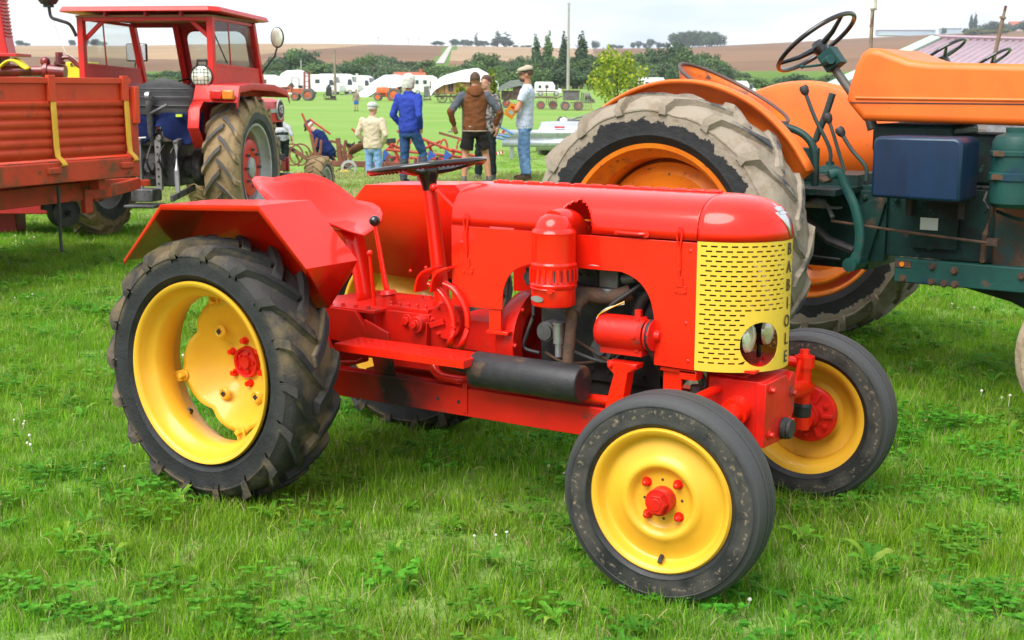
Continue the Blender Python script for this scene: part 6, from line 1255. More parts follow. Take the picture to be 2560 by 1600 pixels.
# guard rail
S = Spot('guard_rail', 'galvanised corrugated guard rail on a short post behind the flat-capped man', 'guard rail', 1330, 37.); r = S.root
zt, zb = S.z(323), S.z(366); pr = [(0, zt), (-.06, zt-.03), (-.06, zt-.14), (0, zt-.20), (0, zt-.27), (-.06, zt-.33), (-.06, zb+.03), (0, zb)]
MB().grid([[(S.x(1256), y, z), (S.x(1700), y, z)] for y, z in pr]).build('rail_beam', GALV, r, solid=.006, smooth=25)
for x0 in (1280, 1450, 1620): MB().box((S.x(x0), .06, zt/2), (.12, .08, zt)).build('rail_post', GALV, r, bevel=.006)
# silver car
S = Spot('silver_car', 'silver car with high brake light showing above the guard rail', 'car', 1400, 39.2, 0); r = S.root
SIL = pmat('silver_car_paint', (.50, .52, .58), rough=.3, metal=.5, coat=.6); b = MB(); rows = []
zr = S.z(305)-S.z(325)
for y, zz, hw_ in ((0, .35, .86), (-.02, .60, .88), (.03, .88, .87), (.14, 1.06, .80), (.32, 1.14, .76), (.9, 1.18, .74), (1.9, 1.12, .74), (2.5, .86, .82), (3.2, .78, .84), (3.7, .68, .82), (3.8, .4, .80)):
    rows.append([(q*hw_ if True else 0, y, zz-(.03*q*q if zz > .9 else 0)) for q in (-1, -.94, -.7, 0, .7, .94, 1)])
rows2 = [[(p[0], p[1], .35) if i in (0, 6) else p for i, p in enumerate(rw)] for rw in rows]
b.grid(rows2); car = b.build('body', SIL, r, solid=.02, smooth=50)
car.location = (S.x(1415), 0, S.z(304)-1.18); cz = car.location.z; cxx = car.location.x
MB().box((cxx-.18, .02, cz+1.03), (.30, .05, .05)).build('brake_light', M['red_lens'], r); MB().box((cxx, .25, cz+.80), (1.40, .3, .22)).build('rear_window', WIN, r)
for sx in (-.72, .72):
    MB().box((cxx+sx, -.03, cz+.70), (.16, .06, .14)).build('tail_light', M['red_lens'], r)
    for yy in (.75, 3.05): wheel(r, 'car_wheel', (cxx+sx, yy, cz+.31), .31, .19, TYREM, M['rim_grey'], True)
# small grey plough tip beyond the car
S = Spot('harrow', 'grey harrow frame lying in the grass beyond the silver car', 'harrow', 1415, 43.); r = S.root
for a, e in (((1392, 304), (1400, 292)), ((1400, 292), (1425, 298)), ((1425, 298), (1470, 286)), ((1396, 300), (1440, 300)), ((1410, 304), (1415, 290)), ((1430, 304), (1470, 292))): MB().tube([S.v(*a), S.v(*e)], .035, 6).build('frame_bar', M['cast_grey'], r)
MB().ball(S.v(1410, 299), (.14, .1, .09), 10, 6).build('white_hub', M['white_paint'], r)
# far orange tractors
def far_tractor(S, x0, x1, yb, mats, loader=False, flip=1):
    r = S.root; W_ = abs(S.x(x1)-S.x(x0)); body, tyre_, rim_ = mats
    def X(t_): return (S.x(x0)+(S.x(x1)-S.x(x0))*t_)
    return r, X, W_
S = Spot('far_tractor', 'bright orange tractor parked out in the meadow before the white tarpaulin', 'tractor', 972, 138, 0); r = S.root
for yy in (-.7, .7): wheel(r, 'rear_wheel', (S.x(985), yy, .66), .66, .34, TYREM, FORANGE); wheel(r, 'front_wheel', (S.x(945), yy, .40), .40, .2, TYREM, FORANGE)
b = MB(); rows = []
for x0, zt_ in ((941, 1.32), (942, 1.40), (955, 1.42), (968, 1.43), (972, 1.35)): rows.append([(S.x(x0), y, z) for y, z in ((-.32, .8), (-.33, 1.15), (-.26, zt_-.06), (0, zt_), (.26, zt_-.06), (.33, 1.15), (.32, .8))])
b.grid(rows); b.add(rows[0], [tuple(range(7))]); b.add(rows[-1], [tuple(range(7))]); b.build('hood', FORANGE, r, smooth=40)
MB().box((S.x(965), 0, .66), (2.0, .42, .42)).build('chassis', pmat('dark_orange_chassis', (.30, .06, .02), rough=.6), r, bevel=.03)
for yy in (-.7, .7): MB().lathe([(.70, -.2), (.76, -.16), (.76, .18), (.70, .2)], (S.x(985), yy, .66), (0, 1, 0), n=20, a0=R_(200), a1=R_(380)).build('mudguard', FORANGE, r, solid=.03)
MB().tube([(S.x(974), 0, 1.2), (S.x(978), 0, 1.62)], .03, 8).build('steering_column', M['black'], r); MB().lathe([(.20, 0), (.22, .015), (.20, .03)], (S.x(978), 0, 1.62), (.3, 0, .95), n=24, closed=True).build('steering_wheel', M['black'], r)
MB().box((S.x(990), 0, 1.2), (.4, .45, .3)).build('seat', FORANGE, r, bevel=.08); MB().tube([(S.x(956), .1, 1.4), (S.x(956), .1, 1.9)], .03, 8).build('exhaust', M['rust'], r)
S = Spot('loader_tractor', 'dull orange loader tractor with tall mast frame out in the meadow', 'tractor', 742, 138, 0); r = S.root
for yy in (-.75, .75): wheel(r, 'rear_wheel', (S.x(771), yy, .62), .62, .36, TYREM, FORANGE2); wheel(r, 'front_wheel', (S.x(739), yy, .42), .42, .25, TYREM, FORANGE2)
MB().box((S.x(717), 0, 1.12), (S.x(731)-S.x(703), .9, .62)).build('engine_hood', FORANGE2, r, bevel=.06); MB().box((S.x(703)-.01, -.2, 1.22), (.02, .7, .2)).build('radiator_slots', M['black_matt'], r); MB().box((S.x(717), -.46, 1.28), (.7, .02, .18)).build('side_grille', M['black_matt'], r)
MB().box((S.x(748), 0, .95), (S.x(765)-S.x(730), .7, .6)).build('chassis', FORANGE2, r, bevel=.05); MB().box((S.x(712), 0, .62), (.5, 1.1, .3)).build('front_weight', FORANGE2, r, bevel=.03)
for x0 in (731, 748):
    for yy in (-.45, .45): MB().bar((S.x(x0), yy, 1.3), (S.x(x0), yy, S.z(196)), .06, .06).build('roll_post', M['rust'], r)
MB().bar((S.x(731), -.45, S.z(196)), (S.x(748), -.45, S.z(196)), .06, .06).build('roll_bar', M['rust'], r)
for x0 in (761, 773):
    for yy in (-.4, .4): MB().bar((S.x(x0), yy, .8), (S.x(x0+1), yy, S.z(181)), .12, .10).build('mast_post', pmat('mast_rust_red', (.24, .05, .03), rough=.7), r)
for py in (182, 192, 205, 218): MB().bar((S.x(761), -.4, S.z(py)), (S.x(774), -.4, S.z(py)), .08, .08).build('mast_bar', RU, r)
MB().prism([(S.x(718), 1.4), (S.x(738), 1.4), (S.x(728), S.z(208))], (0, 0, 0), (1, 0, 0), (0, 0, 1), .5).build('canopy_heap', BROWNM, r); MB().box((S.x(752), 0, 1.42), (.4, .45, .3)).build('seat', M['black_matt'], r, bevel=.05)
S = Spot('stationary_engine', 'small black stationary engine on a sledge in the meadow', 'engine', 822, 140); r = S.root
MB().box((S.x(822), 0, .95), (.55, .6, .95)).build('engine_body', M['black_matt'], r, bevel=.08); MB().cyl((S.x(822), 0, 1.3), (S.x(822), 0, 1.62), .16).build('hopper', M['black_matt'], r); wheel(r, 'flywheel', (S.x(816), -.35, .4), .30, .1, M['black_matt'], M['black_matt'], False, 6); MB().bar((S.x(812), 0, .15), (S.x(840), 0, .12), .6, .16).build('sledge', BROWNM, r); MB().box((S.x(832), 0, .35), (.6, .3, .3)).build('crankcase', M['black_matt'], r, bevel=.05)
# tarpaulin-covered machines
def tarp(S, prof, depth, mat, name='tarpaulin', seed=0, n=60):
    """prof: skyline (px, top py, bottom py) left to right; draped sheet with folds"""
    b = MB(); rows = []; N_ = 15
    def lerp(px_):
        for (a, t0, b0), (c, t1, b1) in zip(prof, prof[1:]):
            if px_ <= c: f_ = (px_-a)/(c-a); return t0+(t1-t0)*f_, b0+(b1-b0)*f_
        return prof[-1][1:]
    for i in range(n+1):
        px_ = prof[0][0]+(prof[-1][0]-prof[0][0])*i/n; t_, bt = lerp(px_); zt_, zb_ = S.z(t_), S.z(bt); x = S.x(px_); row = []
        for j in range(N_+1):
            q = -1+2*j/N_; e = abs(q); wob = .10*mnoise.noise(V((x*1.3+seed, q*3, 0))); fold = .10*math.sin(x*5.5+seed)*max(0, e-.5)
            if e < .45: y, z = q*depth*.9, zt_-.10*e+wob*.5
            else: f_ = (e-.45)/.55; y, z = math.copysign(depth*(.405+.10*f_)+fold*.6, q), zt_-.05-(zt_-.05-zb_)*f_+wob*.4*(1-f_)
            row.append((x, y, z))
        rows.append(row)
    b.grid(rows); b.add(rows[0], [tuple(range(N_+1))]); b.add(rows[-1], [tuple(range(N_+1))]); return b.build(name, mat, S.root, smooth=50)
S = Spot('covered_thresher', 'tall machine under white tarpaulin behind the loader tractor with mast', 'covered machine', 735, 158); tarp(S, [(690, 240, 244), (697, 205, 243), (706, 186, 240), (720, 178, 236), (750, 177, 236), (762, 180, 238), (772, 196, 240), (777, 225, 242)], 2.6, TARP, seed=2)
for x0 in (705, 765): wheel(S.root, 'iron_wheel', (S.x(x0), -1.1, .45), .45, .12, BROWNM, BROWNM, False, 8)
MB().box((S.x(735), 0, 1.4), (2.6, 1.8, 1.6)).build('machine_body', BROWNM, S.root)
S = Spot('covered_baler', 'low machine under white tarpaulin sloping to the ground behind the orange tractor', 'covered machine', 955, 160); tarp(S, [(898, 232, 244), (915, 222, 246), (930, 208, 238), (948, 196, 226), (962, 189, 222), (990, 188, 220), (1006, 190, 216), (1012, 205, 212)], 2.6, TARP, seed=5)
MB().box((S.x(980), 0, 1.1), (2.2, 1.8, 1.3)).build('machine_body', BROWNM, S.root)
for x0 in (960, 1000): wheel(S.root, 'iron_wheel', (S.x(x0), -1.0, .45), .45, .12, BROWNM, BROWNM, False, 8)
b = MB(); b.bar((S.x(852), -.6, .12), (S.x(900), -.3, .5), .25, .08); b.build('tow_pole', pmat('bleached_wood', (.30, .27, .24), rough=.9), S.root)
S = Spot('threshing_machine', 'orange-brown wooden threshing machine under a big white tarpaulin', 'threshing machine', 1165, 128); tarp(S, [(1078, 222, 240), (1088, 203, 226), (1110, 190, 213), (1150, 178, 205), (1195, 171, 206), (1215, 182, 205), (1240, 194, 212), (1247, 212, 228)], 2.6, TARP, seed=9)
zt = S.z(200); MB().box((S.x(1160), 0, 1.45), (S.x(1232)-S.x(1092), 1.9, S.z(206)-.75)).build('machine_body', WOOD, S.root, bevel=.02)
for k in range(9): MB().box((S.x(1096+k*16), -.98, 1.45), (.08, .05, S.z(206)-.78)).build('upright_post', BROWNM, S.root)
for x0, x1 in ((1122, 1134), (1176, 1186)): MB().box((S.x((x0+x1)/2), -.97, 1.6), (S.x(x1)-S.x(x0), .04, 1.0)).build('dark_opening', M['dark_inside'], S.root)
for x0 in (1105, 1135, 1200, 1225):
    for yy in (-.9, .9): wheel(S.root, 'iron_wheel', (S.x(x0), yy, .48), .48, .14, BROWNM, BROWNM, False, 10)
MB().box((S.x(1165), 0, .62), (S.x(1240)-S.x(1085), 1.5, .14)).build('undercarriage', BROWNM, S.root)
S = Spot('baling_press', 'old press under a grey-green tarpaulin with red spoked wheels', 'farm machine', 1282, 112); tarp(S, [(1244, 226, 232), (1252, 214, 228), (1275, 202, 220), (1300, 200, 214), (1318, 206, 222)], 2.2, GTARP, seed=3)
MB().box((S.x(1285), 0, 1.05), (S.x(1318)-S.x(1255), 1.5, .75)).build('machine_body', BROWNM, S.root, bevel=.03); MB().box((S.x(1300), -.3, 1.55), (1.2, 1.2, .6)).build('feed_box', pmat('dark_red_brown', (.10, .05, .04), rough=.8), S.root)
wheel(S.root, 'flywheel', (S.x(1259), -.9, S.z(233)), .45, .1, BROWNM, BROWNM, False, 6)
for x0 in (1266, 1312):
    for yy in (-.75, .75): wheel(S.root, 'road_wheel', (S.x(x0), yy, .36), .36, .16, TYREM, pmat('dull_red_wheel', (.35, .06, .05), rough=.7))
for k in range(7): MB().bar((S.x(1270+k*7), -.8, .9), (S.x(1266+k*8), -.85, 1.25+.05*k), .05, .05).build('rod', BROWNM, S.root)
S = Spot('hay_cart', 'low wooden hay cart with rubber wheels in front of the white van', 'cart', 1365, 108); 
MB().box((S.x(1362), 0, .95), (S.x(1390)-S.x(1338), 1.4, .12)).build('cart_bed', BROWNM, S.root)
for x0 in (1352, 1383):
    for yy in (-.6, .6): wheel(S.root, 'cart_wheel', (S.x(x0), yy, .34), .34, .15, TYREM, pmat('faded_red_wheel', (.32, .08, .07), rough=.8))
for k in range(6): MB().bar((S.x(1366+k*5), -.7, .35), (S.x(1366+k*5), -.7, 1.0), .05, .05).build('stake', BROWNM, S.root)
MB().bar((S.x(1340), 0, 1.45), (S.x(1388), 0, 1.42), .1, .1).build('top_beam', BROWNM, S.root); MB().bar((S.x(1366), 0, .95), (S.x(1367), 0, 2.0), .07, .07).build('cart_post', BROWNM, S.root); MB().bar((S.x(1388), 0, .85), (S.x(1406), -.2, 1.05), .1, .08).build('shaft', BROWNM, S.root)
S = Spot('box_wagon', 'grey box wagon on rubber tyres beside the tall concrete pole', 'wagon', 1428, 105); 
MB().box((S.x(1428), 0, 1.15), (S.x(1448)-S.x(1408), 1.3, .72)).build('box_body', GREYM, S.root, bevel=.02); MB().box((S.x(1428), 0, 1.54), (S.x(1451)-S.x(1405), 1.45, .07)).build('box_roof', BROWNM, S.root)
for x0 in (1413, 1446):
    for yy in (-.6, .6): wheel(S.root, 'wagon_wheel', (S.x(x0), yy, .36), .36, .2, TYREM, pmat('dusty_rose_rim', (.30, .15, .13), rough=.8))
for k in range(8): MB().bar((S.x(1452+k*5), -.2, .6), (S.x(1455+k*4), -.1, 1.45-.08*k), .08, .08).build('machinery_bar', GREYM, S.root)
MB().cyl((S.x(1462), -.3, 1.1), (S.x(1475), -.3, 1.15), .25).build('drum', GREYM, S.root); wheel(S.root, 'pulley', (S.x(1470), -.5, .9), .3, .1, GREYM, GREYM, False, 6)
for k in range(14): MB().tube([(S.x(1426+k*4), -1.2, .62), (S.x(1425+k*4), -1.3, .30), (S.x(1427+k*4), -1.35, .05)], .018, 5).build('rake_tine', BROWNM, S.root)
MB().bar((S.x(1424), -1.2, .62), (S.x(1482), -1.2, .62), .06, .06).build('rake_beam', BROWNM, S.root)
S = Spot('old_pump', 'dark upright pump machine standing before the white camper behind the men', 'farm machine', 1068, 138); MB().box((S.x(1066), 0, .95), (.5, .5, 1.1)).build('pump_body', GREYM, S.root, bevel=.05); MB().bar((S.x(1058), 0, .15), (S.x(1078), 0, .15), .6, .14).build('base', BROWNM, S.root); MB().tube([(S.x(1075), 0, .2), (S.x(1076), 0, 2.0)], .05, 8).build('pipe', BROWNM, S.root); MB().bar((S.x(1066), 0, 1.5), (S.x(1082), 0, 1.35), .1, .1).build('handle', GREYM, S.root); wheel(S.root, 'pump_wheel', (S.x(1060), -.3, .3), .3, .08, GREYM, GREYM, False, 6)
# vans
def camper(label, px_, s_, ln, hgt, turn, cat='camper van', low=False):
    S = Spot('camper_van' if not low else 'white_van', label, cat, px_, s_, turn); r = S.root; b = MB()
    pr = [(-ln/2, .35), (-ln/2, hgt*.97), (-ln/2+.1, hgt), (ln*.20, hgt), (ln*.34, hgt*.88), (ln*.37, hgt*.62), (ln*.49, hgt*.45), (ln/2, hgt*.38), (ln/2, .35)] if not low else [(-ln/2, .35), (-ln/2+.05, hgt*.9), (-ln/2+.2, hgt), (ln*.16, hgt), (ln*.30, hgt*.60), (ln*.48, hgt*.50), (ln/2, .35)]
    b.prism(pr, (0, 0, 0), (1, 0, 0), (0, 0, 1), 2.0); b.build('body', WHITEV, r, bevel=.06)
    for x0, w_ in ((-.30, .10), (-.05, .12)): MB().box((ln*x0, -1.005, hgt*.66), (ln*w_, .02, hgt*.2)).build('window', WIN, r, bevel=.01)
    MB().prism([(ln*.24, hgt*.46), (ln*.25, hgt*.74), (ln*.335, hgt*.74), (ln*.36, hgt*.60), (ln*.36, hgt*.46)], (0, -1.005, 0), (1, 0, 0), (0, 0, 1), .02).build('cab_window', WIN, r); MB().prism([(0, hgt*.48), (0, hgt*.82)] if False else [(-.8, 0), (.8, 0), (.72, hgt*.28), (-.72, hgt*.28)], (ln*.385, 0, hgt*.60), (0, 1, 0), (-.18, 0, .98), .04).build('windscreen', WIN, r)
    for x0 in (-.28, .30):
        for yy in (-.92, .92): wheel(r, 'wheel', (ln*x0, yy, .32), .32, .2, TYREM, M['rim_grey'])
    return S
camper('white camper van standing left of the tarpaulin-covered thresher', 665, 178, 6.0, 2.55, .2); camper('white camper van with dark cab window behind the stationary engine', 806, 176, 5.6, 2.6, -.25); camper('white camper van with small side window behind the wooden pole', 852, 178, 5.4, 2.7, -.2); camper('white camper van half covered by the sloping tarpaulin', 898, 180, 5.2, 2.5, -.3); camper('white camper van behind the upright pump machine', 1062, 172, 4.2, 2.5, .3)
camper('small white van parked behind the low hay cart', 1370, 165, 3.4, 1.75, 0, 'van', True); camper('white van showing past the orange tractor seat', 1850, 170, 3.8, 1.9, .1, 'van', True)
camper('white van glimpsed below the big steering wheel by the shed', 2035, 150, 4.0, 1.9, .2, 'van', True); camper('pale van beyond the yellow-leaved tree', 1640, 172, 4.6, 2.3, .1, 'van', True)
# house with red roof
S = Spot('house', 'small house with orange-red tiled roof among the trees', 'house', 1030, 215, .25); zt = S.z(181); ze = S.z(197)
MB().box((0, 2.5, ze/2), (4.6, 5, ze)).build('wall', pmat('ochre_render', (.50, .40, .28), rough=.9), S.root); tile = pmat('red_roof_tiles', (.42, .13, .07), (.34, .10, .055), 2, rough=.9); b = MB(); b.add([(-2.6, -.3, ze), (2.6, -.3, ze), (2.6, 2.5, zt), (-2.6, 2.5, zt), (-2.6, 5.3, ze), (2.6, 5.3, ze)], [(0, 1, 2, 3), (3, 2, 5, 4), (0, 3, 4), (1, 5, 2)]); rfo = b.build('roof', tile, S.root); MB().box((1.9, 2.5, zt+.1), (.5, .5, .9)).build('chimney', tile, rfo)
for x0 in (-1.2, .8): MB().box((x0, -.02, ze*.5), (.8, .06, 1.0)).build('window', WIN, S.root)
# poles
PC = pmat('weathered_concrete', (.36, .34, .30), (.30, .28, .25), 1.5, rough=.9); PW = pmat('grey_timber_pole', (.27, .22, .17), (.20, .16, .12), 1.5, rough=.9)
S = Spot('utility_pole', 'tall tapering concrete utility pole rising above the poplars', 'pole', 1420, 198); MB().cyl((0, 0, 0), (0, 0, S.z(12)), .26, .14, n=12).build('pole_shaft', PC, S.root); MB().bar((-.3, 0, S.z(16)), (.3, 0, S.z(16)), .08, .08).build('cross_arm', PC, S.root)
S = Spot('utility_pole', 'timber utility pole behind the camper vans', 'pole', 838, 172); MB().cyl((0, 0, 0), (0, 0, S.z(128)), .20, .13, n=12).build('pole_shaft', PW, S.root); MB().bar((-.25, 0, S.z(133)), (.25, 0, S.z(133)), .06, .06).build('insulator_arm', PW, S.root)
S = Spot('utility_pole', 'slim grey pole among the trees above the loader tractor mast', 'pole', 754, 215); MB().cyl((0, 0, 0), (0, 0, S.z(152)), .13, .09, n=10).build('pole_shaft', PC, S.root); MB().bar((-.25, 0, S.z(156)), (.25, 0, S.z(156)), .06, .06).build('insulator_arm', PC, S.root)
S = Spot('lamp_post', 'short white mast with square head among the camper vans', 'mast', 893, 170); MB().cyl((0, 0, 0), (0, 0, S.z(188)), .09, .07, n=10).build('mast_shaft', M['white_paint'], S.root); MB().box((0, 0, S.z(187)), (.3, .2, .16)).build('mast_head', M['white_paint'], S.root)
for px_, top in ((948, 95), (1022, 98), (1048, 96)):
    S = Spot('far_pylon', 'thin pylon far off on the ridge', 'pylon', px_, 1295, group='pylons on the ridge'); MB().cyl((0, 0, -2), (0, 0, S.z(top)), .35, .2, n=6).build('pylon_shaft', PC, S.root); MB().bar((-2, 0, S.z(top+3)), (2, 0, S.z(top+3)), .4, .4).build('pylon_arm', PC, S.root)
for px_, py_ in ((1180, 262),):
    pass
# far buildings on the right-hand ridge
BB = pmat('pale_blue_cladding', (.42, .52, .60), (.36, .46, .55), .05, rough=.6)
S = Spot('industrial_building', 'long pale blue-green industrial building far off on the ridge', 'building', 2260, 1300); MB().box((0, 6, (S.z(78)+0)/2), (S.x(2330)-S.x(2190), 14, S.z(78))).build('wall', BB, S.root); MB().box((0, 6, S.z(77)+.3), (S.x(2331)-S.x(2189), 15, .8)).build('roof', M['rim_grey'], S.root); MB().box((S.x(2215), -1.1, S.z(87)), (18, .3, 1.5)).build('pale_band', pmat('mint_cladding', (.5, .62, .55), rough=.7), S.root)
S = Spot('industrial_building', 'low grey-blue shed beside a lone tree far off on the ridge', 'building', 2372, 1305); MB().box((0, 6, (S.z(73))/2), (S.x(2395)-S.x(2350), 14, S.z(73))).build('wall', BB, S.root); MB().box((0, 6, S.z(72)), (S.x(2396)-S.x(2349), 15, .7)).build('roof', M['rim_grey'], S.root)
S = Spot('far_house', 'far house with reddish roof among the ridge trees', 'house', 2536, 1270); MB().box((0, 4, S.z(68)/2), (14, 9, S.z(66))).build('wall', pmat('pale_render', (.5, .45, .38), rough=.9), S.root); b = MB(); z0, z1 = S.z(66), S.z(54); b.add([(-8, -1, z0), (8, -1, z0), (8, 4, z1), (-8, 4, z1), (-8, 9, z0), (8, 9, z0)], [(0, 1, 2, 3), (3, 2, 5, 4), (0, 3, 4), (1, 5, 2)]); b.build('roof', tile, S.root)
# shed with mauve corrugated roof
A_ = CAM+ray(2345, 97)*36.; B_ = CAM+ray(2066, 229)*27.; C_ = CAM+ray(2760, 78)*39.; C_.z = A_.z; D_ = B_+(C_-A_)
SH_ = thing('field_shed', 'shed with mauve corrugated metal roof and pale green barge board', 'shed', (B_.x, B_.y, gz(B_.x, B_.y)))
o0 = SH_.location; MAU = pmat('mauve_corrugated_sheet', (.40, .27, .31), (.36, .24, .28), 1, rough=.45, coat=.1); GRN = pmat('pale_green_board', (.42, .60, .46), rough=.7)
ax_ = (C_-A_); dn = (B_-A_); nn = ax_.cross(dn).normalized(); nn = nn if nn.z > 0 else -nn
NSH = 12
for k in range(NSH):                       # one sheet after another, each with its ribs
    b = MB(); rows = []; 
    for i in range(13):
        t_ = (k+i/12)/NSH; ph_ = (i % 6); h_ = .045 if ph_ in (1, 2) else 0.; p = A_+ax_*t_+nn*h_-o0; rows.append([p+dn*.0, p+dn*1.0])
    b.grid(rows).build('roof_sheet', MAU, SH_, solid=.004, smooth=20)
e_ = dn.normalized(); MB().bar(A_-o0+nn*.02-ax_.normalized()*.1, B_-o0+nn*.02-ax_.normalized()*.1, .26, .10, tuple(nn)).build('barge_board', GRN, SH_); MB().bar(A_-o0+nn*.06-dn.normalized()*.05, C_-o0+nn*.06-dn.normalized()*.05, .22, .05, tuple(nn)).build('ridge_cap', MAU, SH_)
back = (ax_.normalized().cross(V((0, 0, 1)))); back = back if back.dot(FH) > 0 else -back
b = MB(); lo = [B_-o0, D_-o0]; E1 = A_-o0+back*3.5; E2 = C_-o0+back*3.5; E1.z = E2.z = (A_-o0).z-1.2
b.add([A_-o0+nn*-.01, C_-o0+nn*-.01, E2, E1], [(0, 1, 2, 3)]); b.build('rear_roof', MAU, SH_, solid=.01)
for nm_, (p, q) in (('front_wall', (B_, D_)), ('gable_wall', (B_, A_+back*3.5))):
    p_, q_ = p-o0, q-o0; ins = ax_.normalized()*.15+back*.3; p_ = p_+ins; q_ = q_+ins*(.2 if nm_ == 'front_wall' else 1); zt_ = min(p_.z, q_.z)-.08; b = MB(); b.add([V((p_.x, p_.y, -.3)), V((q_.x, q_.y, -.3)), V((q_.x, q_.y, zt_)), V((p_.x, p_.y, zt_))], [(0, 1, 2, 3)]); b.build(nm_, pmat('dark_timber_wall', (.12, .10, .09), rough=.9), SH_, solid=.05)
# rusty posts and parked tractors behind the orange tractor
IR = pmat('flaking_rusty_pipe', (.20, .13, .09), (.34, .30, .22), 9, rough=.8, bump=.3, stretch=(1, 1, .4), layers=(((.12, .05, .03), 14, .52, .62, .9),))
S = Spot('rusty_pipe', 'upright rusty stack pipe with pale top rising behind the orange hood', 'pipe', 2170, 13.5); MB().cyl((0, 0, 0), S.v(2172, 26), .020, .019, n=12).build('pipe_shaft', IR, S.root); b = MB(); b.cyl(S.v(2178, 26), S.v(2179, -40), .016, n=12); b.build('upper_pipe', pmat('pale_limed_pipe', (.55, .53, .42), (.4, .36, .28), 9, rough=.8), S.root); MB().cyl(S.v(2174, 28), S.v(2174, 24), .034, n=12).build('pipe_flange', IR, S.root); MB().cyl(S.v(2167, 66), S.v(2174, 66), .02, n=8).build('pipe_clamp', IR, S.root)
S = Spot('rusty_pipe', 'leaning rusty stake pipe rising before the mauve shed roof', 'pipe', 2478, 12.5); MB().cyl(S.v(2455, 300), S.v(2496, 45), .022, .018, n=12).build('pipe_shaft', IR, S.root); MB().cyl((S.x(2420), 0, 0), S.v(2455, 300), .026, .022, n=12).build('pipe_foot', IR, S.root); MB().cyl(S.v(2496, 45), S.v(2501, 17), .013, n=10).build('upper_pipe', IR, S.root); MB().cyl(S.v(2495, 48), S.v(2496, 43), .03, n=10).build('pipe_flange', IR, S.root)
def parked(label, px_, py_, s_, mat, dia):
    S = Spot('parked_tractor', label, 'tractor', px_, s_, -.62); r = S.root; hub = V((0, 0, hz(py_, s_)))
    ax = V((-.55, 0, .83)).normalized(); u = V((ax.z, 0, -ax.x)); v = V((0, 1, 0))
    sw = MB().tube([hub+(u*math.cos(2*math.pi*i/48)+v*math.sin(2*math.pi*i/48))*dia/2 for i in range(48)], .013, 10, closed=True, up=tuple(ax)).build('steering_wheel', M['black'], r)
    for k in range(3): a = R_(60+120*k); d = u*math.cos(a)+v*math.sin(a); MB().tube([hub-ax*.03, hub+d*dia*.47], [.016, .010], 8).build('spoke', M['black'], sw)
    MB().tube([hub-ax*.02, hub-ax*.6], .02, 10).build('steering_column', M['cast_grey'], r)
    b = MB(); rows = []
    for x in (.45, .5, 1.6, 1.68): rows.append([(x, y, z) for y, z in ((-.24, .75), (-.25, 1.05), (-.18, 1.18), (0, 1.21), (.18, 1.18), (.25, 1.05), (.24, .75))])
    b.grid(rows); b.add(rows[0], [tuple(range(7))]); b.add(rows[-1], [tuple(range(7))]); b.build('hood', mat, r, smooth=40)
    MB().box((.6, 0, .62), (1.9, .34, .34)).build('chassis', M['cast_grey'], r, bevel=.02)
    for yy in (-.6, .6): wheel(r, 'rear_wheel', (-.2, yy, .58), .58, .28, TYREM, mat); wheel(r, 'front_wheel', (1.45, yy*.9, .34), .34, .16, TYREM, mat)
    MB().box((-.4, 0, .95), (.4, .42, .1)).build('seat', mat, r, bevel=.03)
parked('grey tractor behind the orange hood with steering wheel before the shed roof', 2352, 132, 11.0, M['cast_grey'], .40); parked('dark tractor beside the leaning rusty pipe, only its steering wheel showing', 2470, 152, 11.5, M['black_matt'], .38)
# ------------------------------------------------------------------ trees
def leaf_material(name, c1, c2, c3, tr=.25):
    mt = bpy.data.materials.new(name); mt.use_nodes = True; n = mt.node_tree.nodes; l = mt.node_tree.links; b = n['Principled BSDF']; g = n.new('ShaderNodeNewGeometry')
    r = n.new('ShaderNodeValToRGB'); e = r.color_ramp.elements; e[0].position = 0; e[0].color = (*c1, 1); e[1].position = .55; e[1].color = (*c2, 1); q = e.new(1); q.color = (*c3, 1); l.new(g.outputs['Random Per Island'], r.inputs[0])
    oi = n.new('ShaderNodeObjectInfo'); hs = n.new('ShaderNodeHueSaturation'); mr = n.new('ShaderNodeMapRange'); mr.inputs[3].default_value = .72; mr.inputs[4].default_value = 1.25; l.new(oi.outputs['Random'], mr.inputs[0]); l.new(mr.outputs[0], hs.inputs['Value']); l.new(r.outputs[0], hs.inputs['Color'])
    l.new(hs.outputs[0], b.inputs['Base Color']); b.inputs['Roughness'].default_value = .65; b.inputs['Specular IOR Level'].default_value = .25
    t = n.new('ShaderNodeBsdfTranslucent'); l.new(hs.outputs[0], t.inputs[0]); mx = n.new('ShaderNodeMixShader'); mx.inputs[0].default_value = tr; l.new(b.outputs[0], mx.inputs[1]); l.new(t.outputs[0], mx.inputs[2]); l.new(mx.outputs[0], n['Material Output'].inputs[0])
    return mt
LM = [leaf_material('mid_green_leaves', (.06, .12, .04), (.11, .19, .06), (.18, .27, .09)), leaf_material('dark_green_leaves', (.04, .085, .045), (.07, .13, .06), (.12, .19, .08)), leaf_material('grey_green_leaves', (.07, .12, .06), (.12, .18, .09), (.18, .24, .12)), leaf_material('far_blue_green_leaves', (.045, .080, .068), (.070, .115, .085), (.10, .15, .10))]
LY = leaf_material('yellow_green_leaves', (.10, .17, .015), (.22, .30, .025), (.40, .40, .04), .35)
BARK = pmat('grey_brown_bark', (.10, .075, .055), (.07, .05, .038), 3, rough=.95, bump=.5, bscale=8)
